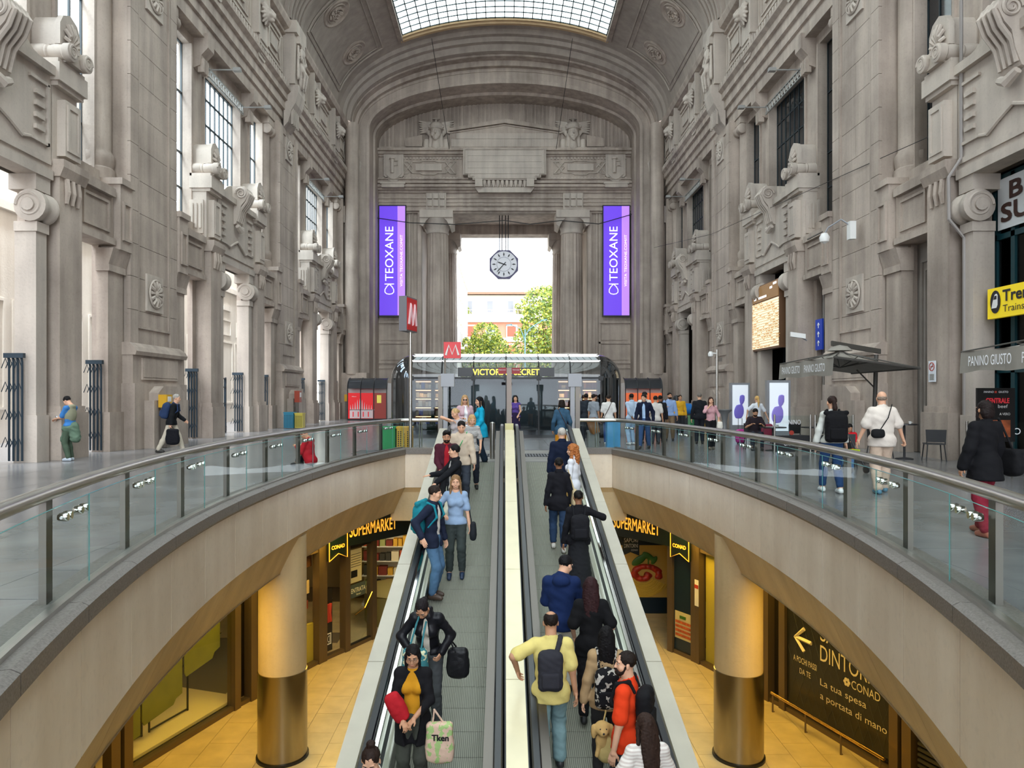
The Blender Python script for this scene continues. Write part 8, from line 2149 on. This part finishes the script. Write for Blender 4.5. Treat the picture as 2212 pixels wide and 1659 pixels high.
p = person((-9.75, 21.0, 0), -78, 1.76, 'm', SKL, ('short', '#a8a39c'), dict(c='#15171b', t=.034, hem=.84, name='sweater'), dict(c='#c9bfae'), '#2a2622', arms=[(.28, .05, .84), (-.24, .30, .98)], lean=.22, head=(0, -4), feet=[(.10, -.36), (-.10, .30)], res=F_, hands=('grip', 'relaxed'), label='grey-haired man in black striding past the left piers with a blue backpack')
backpack(p, '#2b3c5e', 'bulky dark blue backpack of the striding grey-haired man', w=.15, d=.11, h=.25)
bag(p, (.30, .10, .52), (.07, .17, .22), '#16161c', 'black travel bag carried low by the striding grey-haired man', strap=[[(.3, .0, .66), (.29, .07, .82), (.3, .18, .66)]], name='travel_bag')
p = person((-4.75, 17.6, -.36), 78, 1.70, 'm', SKM, ('short', '#161414'), dict(c='#b5202c', t=.028, hem=.42, name='jacket'), dict(c='#2b2f38'), '#222222', pel=.50, feet=[(.14, .34, .36), (-.14, .30, .36)], arms=[(.1, .34, .84), (-.1, .34, .84)], hands=('hold', 'hold'), head=(0, 30), lean=.15, res=F_, kneepole=(0, .6, 1), label='man in a red jacket sitting on the floor by the left glass balustrade')
# ---------------- upper hall, right
p = person((5.75, 12.6, 0), -4, 1.70, 'f', SKL, ('pony', '#2a1c18'), dict(c='#c7c9c3', t=.024, hem=.90, fl=.01), dict(c='#24406a', len=.84), '#e6e6e6', feet=[(.10, -.12), (-.11, .16)], arms=[(.26, .04, .86), (-.29, .0, .88)], res=.015, label='woman with a dark ponytail, grey top and jeans walking away on the right')
backpack(p, '#111114', 'large square black roll-top backpack of the woman with the ponytail', w=.19, d=.09, h=.27, z=.26, roll=True)
p = person((6.60, 12.55, 0), -4, 1.78, 'm', SKL, ('bald', '#8a7a6c'), dict(c='#dcd2c8', t=.034, sleeve=.42, hem=.80, fl=.02), dict(c='#c9b3a0', t=.012), '#4f7f96', stout=1.2, feet=[(.12, .18), (-.12, -.14)], arms=[(.38, .06, .92), (-.34, .12, .90)], head=(-8, 4), res=.015, hands=('grip', 'relaxed'), label='stout bald man in a loose white shirt and beige trousers walking away on the right')
bag(p, (-.16, -.22, 1.04), (.10, .045, .07), '#1a1a1c', 'small black cross-body camera bag on the back of the stout man', strap=[[(-.12, -.19, 1.08), (.02, -.19, 1.3), (.13, -.08, 1.52)]])
p = person((5.86, 8.75, 0), 8, 1.64, 'f', SKM, ('bob', '#1d1413'), dict(c='#101014', t=.036, hem=.72, name='coat', at=.012), dict(c='#7a1f30', fl=.02), '#9c5a48', feet=[(.10, .18), (-.12, -.16)], arms=[(.27, .10, .90), (-.27, .06, .90)], res=.014, label='dark-haired woman in a black coat and maroon trousers at the right edge')
bag(p, (.31, -.05, .96), (.07, .18, .17), '#141417', 'large black shoulder bag of the woman in the black coat', strap=[[(.3, -.12, 1.1), (.18, -.02, 1.52), (.29, .1, 1.1)]], sr=.014)
p = person((8.05, 16.8, -.03), 150, 1.35, 'm', SKM, ('short', '#141212'), dict(c='#c8202a', t=.026, sleeve=.45, hem=.5), dict(c='#5f86b0'), '#30343a', pel=.60, feet=[(.12, .42), (-.12, .42)], arms=[(.1, .34, .86), (-.1, .34, .86)], kneepole=(0, .7, 1), head=(25, 28), res=F_, label='boy in a red T-shirt sitting on a café chair')
p = person((7.9, 22.7, 0), 172, 1.76, 'm', SKM, ('short', '#17120f'), dict(c='#2a2228', t=.026, sleeve=.42, hem=.40), dict(c='#2b2f38'), pel=.50, feet=[(.14, .40), (-.14, .40)], arms=[(.15, .32, .80), (-.15, .34, .80)], kneepole=(0, .7, 1), lean=.15, head=(0, 22), beard='#17120f', res=F_, label='bearded man in a dark T-shirt seated at a café table')
p = person((8.9, 25.3, 0), 4, 1.70, 'f', SKL, ('pony', '#c9a263'), dict(c='#d8dde4', t=.022, sleeve=.4, hem=.96), dict(c='#1e2432', fl=.04), arms=[(.42, .02, .92), (-.38, .02, .98)], poles=[(1, -.4, 0), (-1, -.4, 0)], res=F_, label='blonde woman in a pale T-shirt holding two suitcases')
p = person((6.55, 22.8, 0), 176, 1.66, 'f', SKL, ('long', '#3a241c'), dict(c='#c99aa0', t=.022, sleeve=.7, hem=.94), dict(c='#17171b'), '#5f554a', arms=[(.08, .18, 1.44), (-.22, .18, 1.0)], feet=[(.08, .18), (-.1, -.12)], poles=[(1, 0, -1), (-.6, -1, -.2)], res=F_, label='woman in a pink sweater and black trousers touching her chin, walking towards the camera')
bag(p, (-.24, .28, .82), (.08, .04, .12), '#e2ddd2', 'white paper bag in the hand of the woman in pink', name='paper_bag')
p = person((6.9, 25.4, 0), -10, 1.80, 'm', SKL, ('crop', '#6d665f'), dict(c='#1b1d22', t=.034, hem=.84, name='jacket'), dict(c='#23262e'), res=F_, label='grey-haired man in a black jacket partly hidden behind the woman in pink')
p = person((6.25, 27.2, 0), 172, 1.82, 'm', SKM, ('short', '#1a1512'), dict(c='#8aa3cc', t=.024, sleeve=.95, hem=.90, collar=1), dict(c='#7a6650'), '#2a2622', arms=[(.16, .20, 1.22), (-.27, .04, .86)], head=(14, 0), beard='#1a1512', res=F_, feet=[(.12, .02), (-.12, .0)], label='bearded man in a light blue shirt and tan trousers holding a bag strap')
bag(p, (.26, -.08, .98), (.06, .15, .2), '#191b20', 'black shoulder bag of the bearded man in light blue', strap=[[(.25, -.1, 1.15), (.14, .06, 1.5), (.14, .12, 1.3)]])
p = person((4.40, 24.9, 0), 20, 1.78, 'm', SKD, ('crop', '#141110'), dict(c='#b4c8de', t=.024, sleeve=.8, hem=.88, collar=1), dict(c='#a8c4e0'), '#e8e8e8', arms=[(.06, -.18, .92), (-.06, -.18, .92)], hands=('hold', 'hold'), poles=[(1, -.2, 0), (-1, -.2, 0)], res=F_, label='man in a pale blue shirt with his hands clasped behind his back')
p = person((4.50, 23.1, 0), 160, 1.76, 'm', SKL, ('short', '#1d1917'), dict(c='#171d33', t=.030, hem=.74, open=.06, name='blazer', collar=1), dict(c='#39527a'), '#22201e', inner='#a9c6e6', lean=.10, feet=[(.10, .22), (-.12, -.18)], arms=[(.26, .12, .90), (-.28, .0, .92)], head=(-10, 6), res=F_, label='man in a navy blazer over a light blue shirt in the group by the kiosk')
p = person((3.62, 25.0, 0), -8, 1.74, 'm', SKM, ('crop', '#2a2320'), dict(c='#dcdad6', t=.026, sleeve=.42, hem=.84), dict(c='#2c4a80'), '#d8d8d8', res=F_, label='man in a white T-shirt with a dark cross strap by the kiosk corner')
bag(p, (-.2, -.1, .86), (.08, .05, .09), '#3a2a24', 'brown cross-body bag of the man in the white T-shirt', strap=[[(-.18, -.13, .92), (.0, -.14, 1.25), (.12, -.06, 1.52)]], sr=.012)
p = person((3.22, 25.9, 0), -50, 1.76, 'm', SKM, ('short', '#1a1512'), dict(c='#8d949c', t=.024, sleeve=.4, hem=.86), dict(c='#3a2f38'), beard='#1a1512', head=(-15, 0), res=F_, label='bearded man in a grey T-shirt in profile beside the kiosk corner')
p = person((3.02, 26.6, 0), 10, 1.78, 'm', SKD, ('short', '#141010'), dict(c='#2a3038', t=.03, hem=.84, name='jacket'), dict(c='#20242c'), res=F_, label='person in a dark jacket mostly hidden behind the man in the grey T-shirt')
p = person((5.05, 25.9, 0), 185, 1.84, 'm', SKM, ('cap', '#141416'), dict(c='#d6d3cf', t=.028, hem=.80, name='hoodie', hood=1), dict(c='#2a2c30'), beard='#1a1512', head=(10, 0), res=F_, label='tall bearded man in a black cap and pale hoodie above the group')
p = person((5.30, 25.2, 0), -20, 1.70, 'm', SKM, ('short', '#1f1a18'), dict(c='#cfcac4', t=.028, sleeve=.42, hem=.84), dict(c='#3a3d44'), res=F_, label='man in a cream T-shirt with his back turned at the right of the group')
p = person((5.70, 26.3, 0), 0, 1.72, 'm', SKD, ('crop', '#17110f'), dict(c='#1e1e22', t=.03, hem=.84, name='jacket'), dict(c='#1e2026'), res=F_, label='person in black at the right edge of the group by the kiosk')
p = person((7.7, 31.5, 0), 180, 1.74, 'm', SKM, ('short', '#2a2018'), dict(c='#d9a52a', t=.03, hem=.84, name='jacket'), dict(c='#2a2c30'), res=F_, label='person in a yellow jacket behind the bearded man in light blue')
p = person((7.95, 29.5, 0), 180, 1.70, 'm', SKL, ('short', '#3a3028'), dict(c='#2b3b52', t=.03, hem=.84, name='jacket'), dict(c='#2a2c30'), res=F_, label='person in a dark blue jacket farther back by the camera post') if False else None
p = person((0.42, 27.4, 0), 170, 1.72, 'f', SKL, ('verylong', '#1a1414'), dict(c='#5a4590', t=.016, sleeve=0, hem=.90), dict(kind='skirt', c='#2b2040', hem=.45, w=.2), '#1c1c1c', arms=[(.16, .2, 1.0), (-.14, .2, .98)], head=(5, 5), res=F_, label='slim woman in a purple dress in front of the dark kiosk doors')
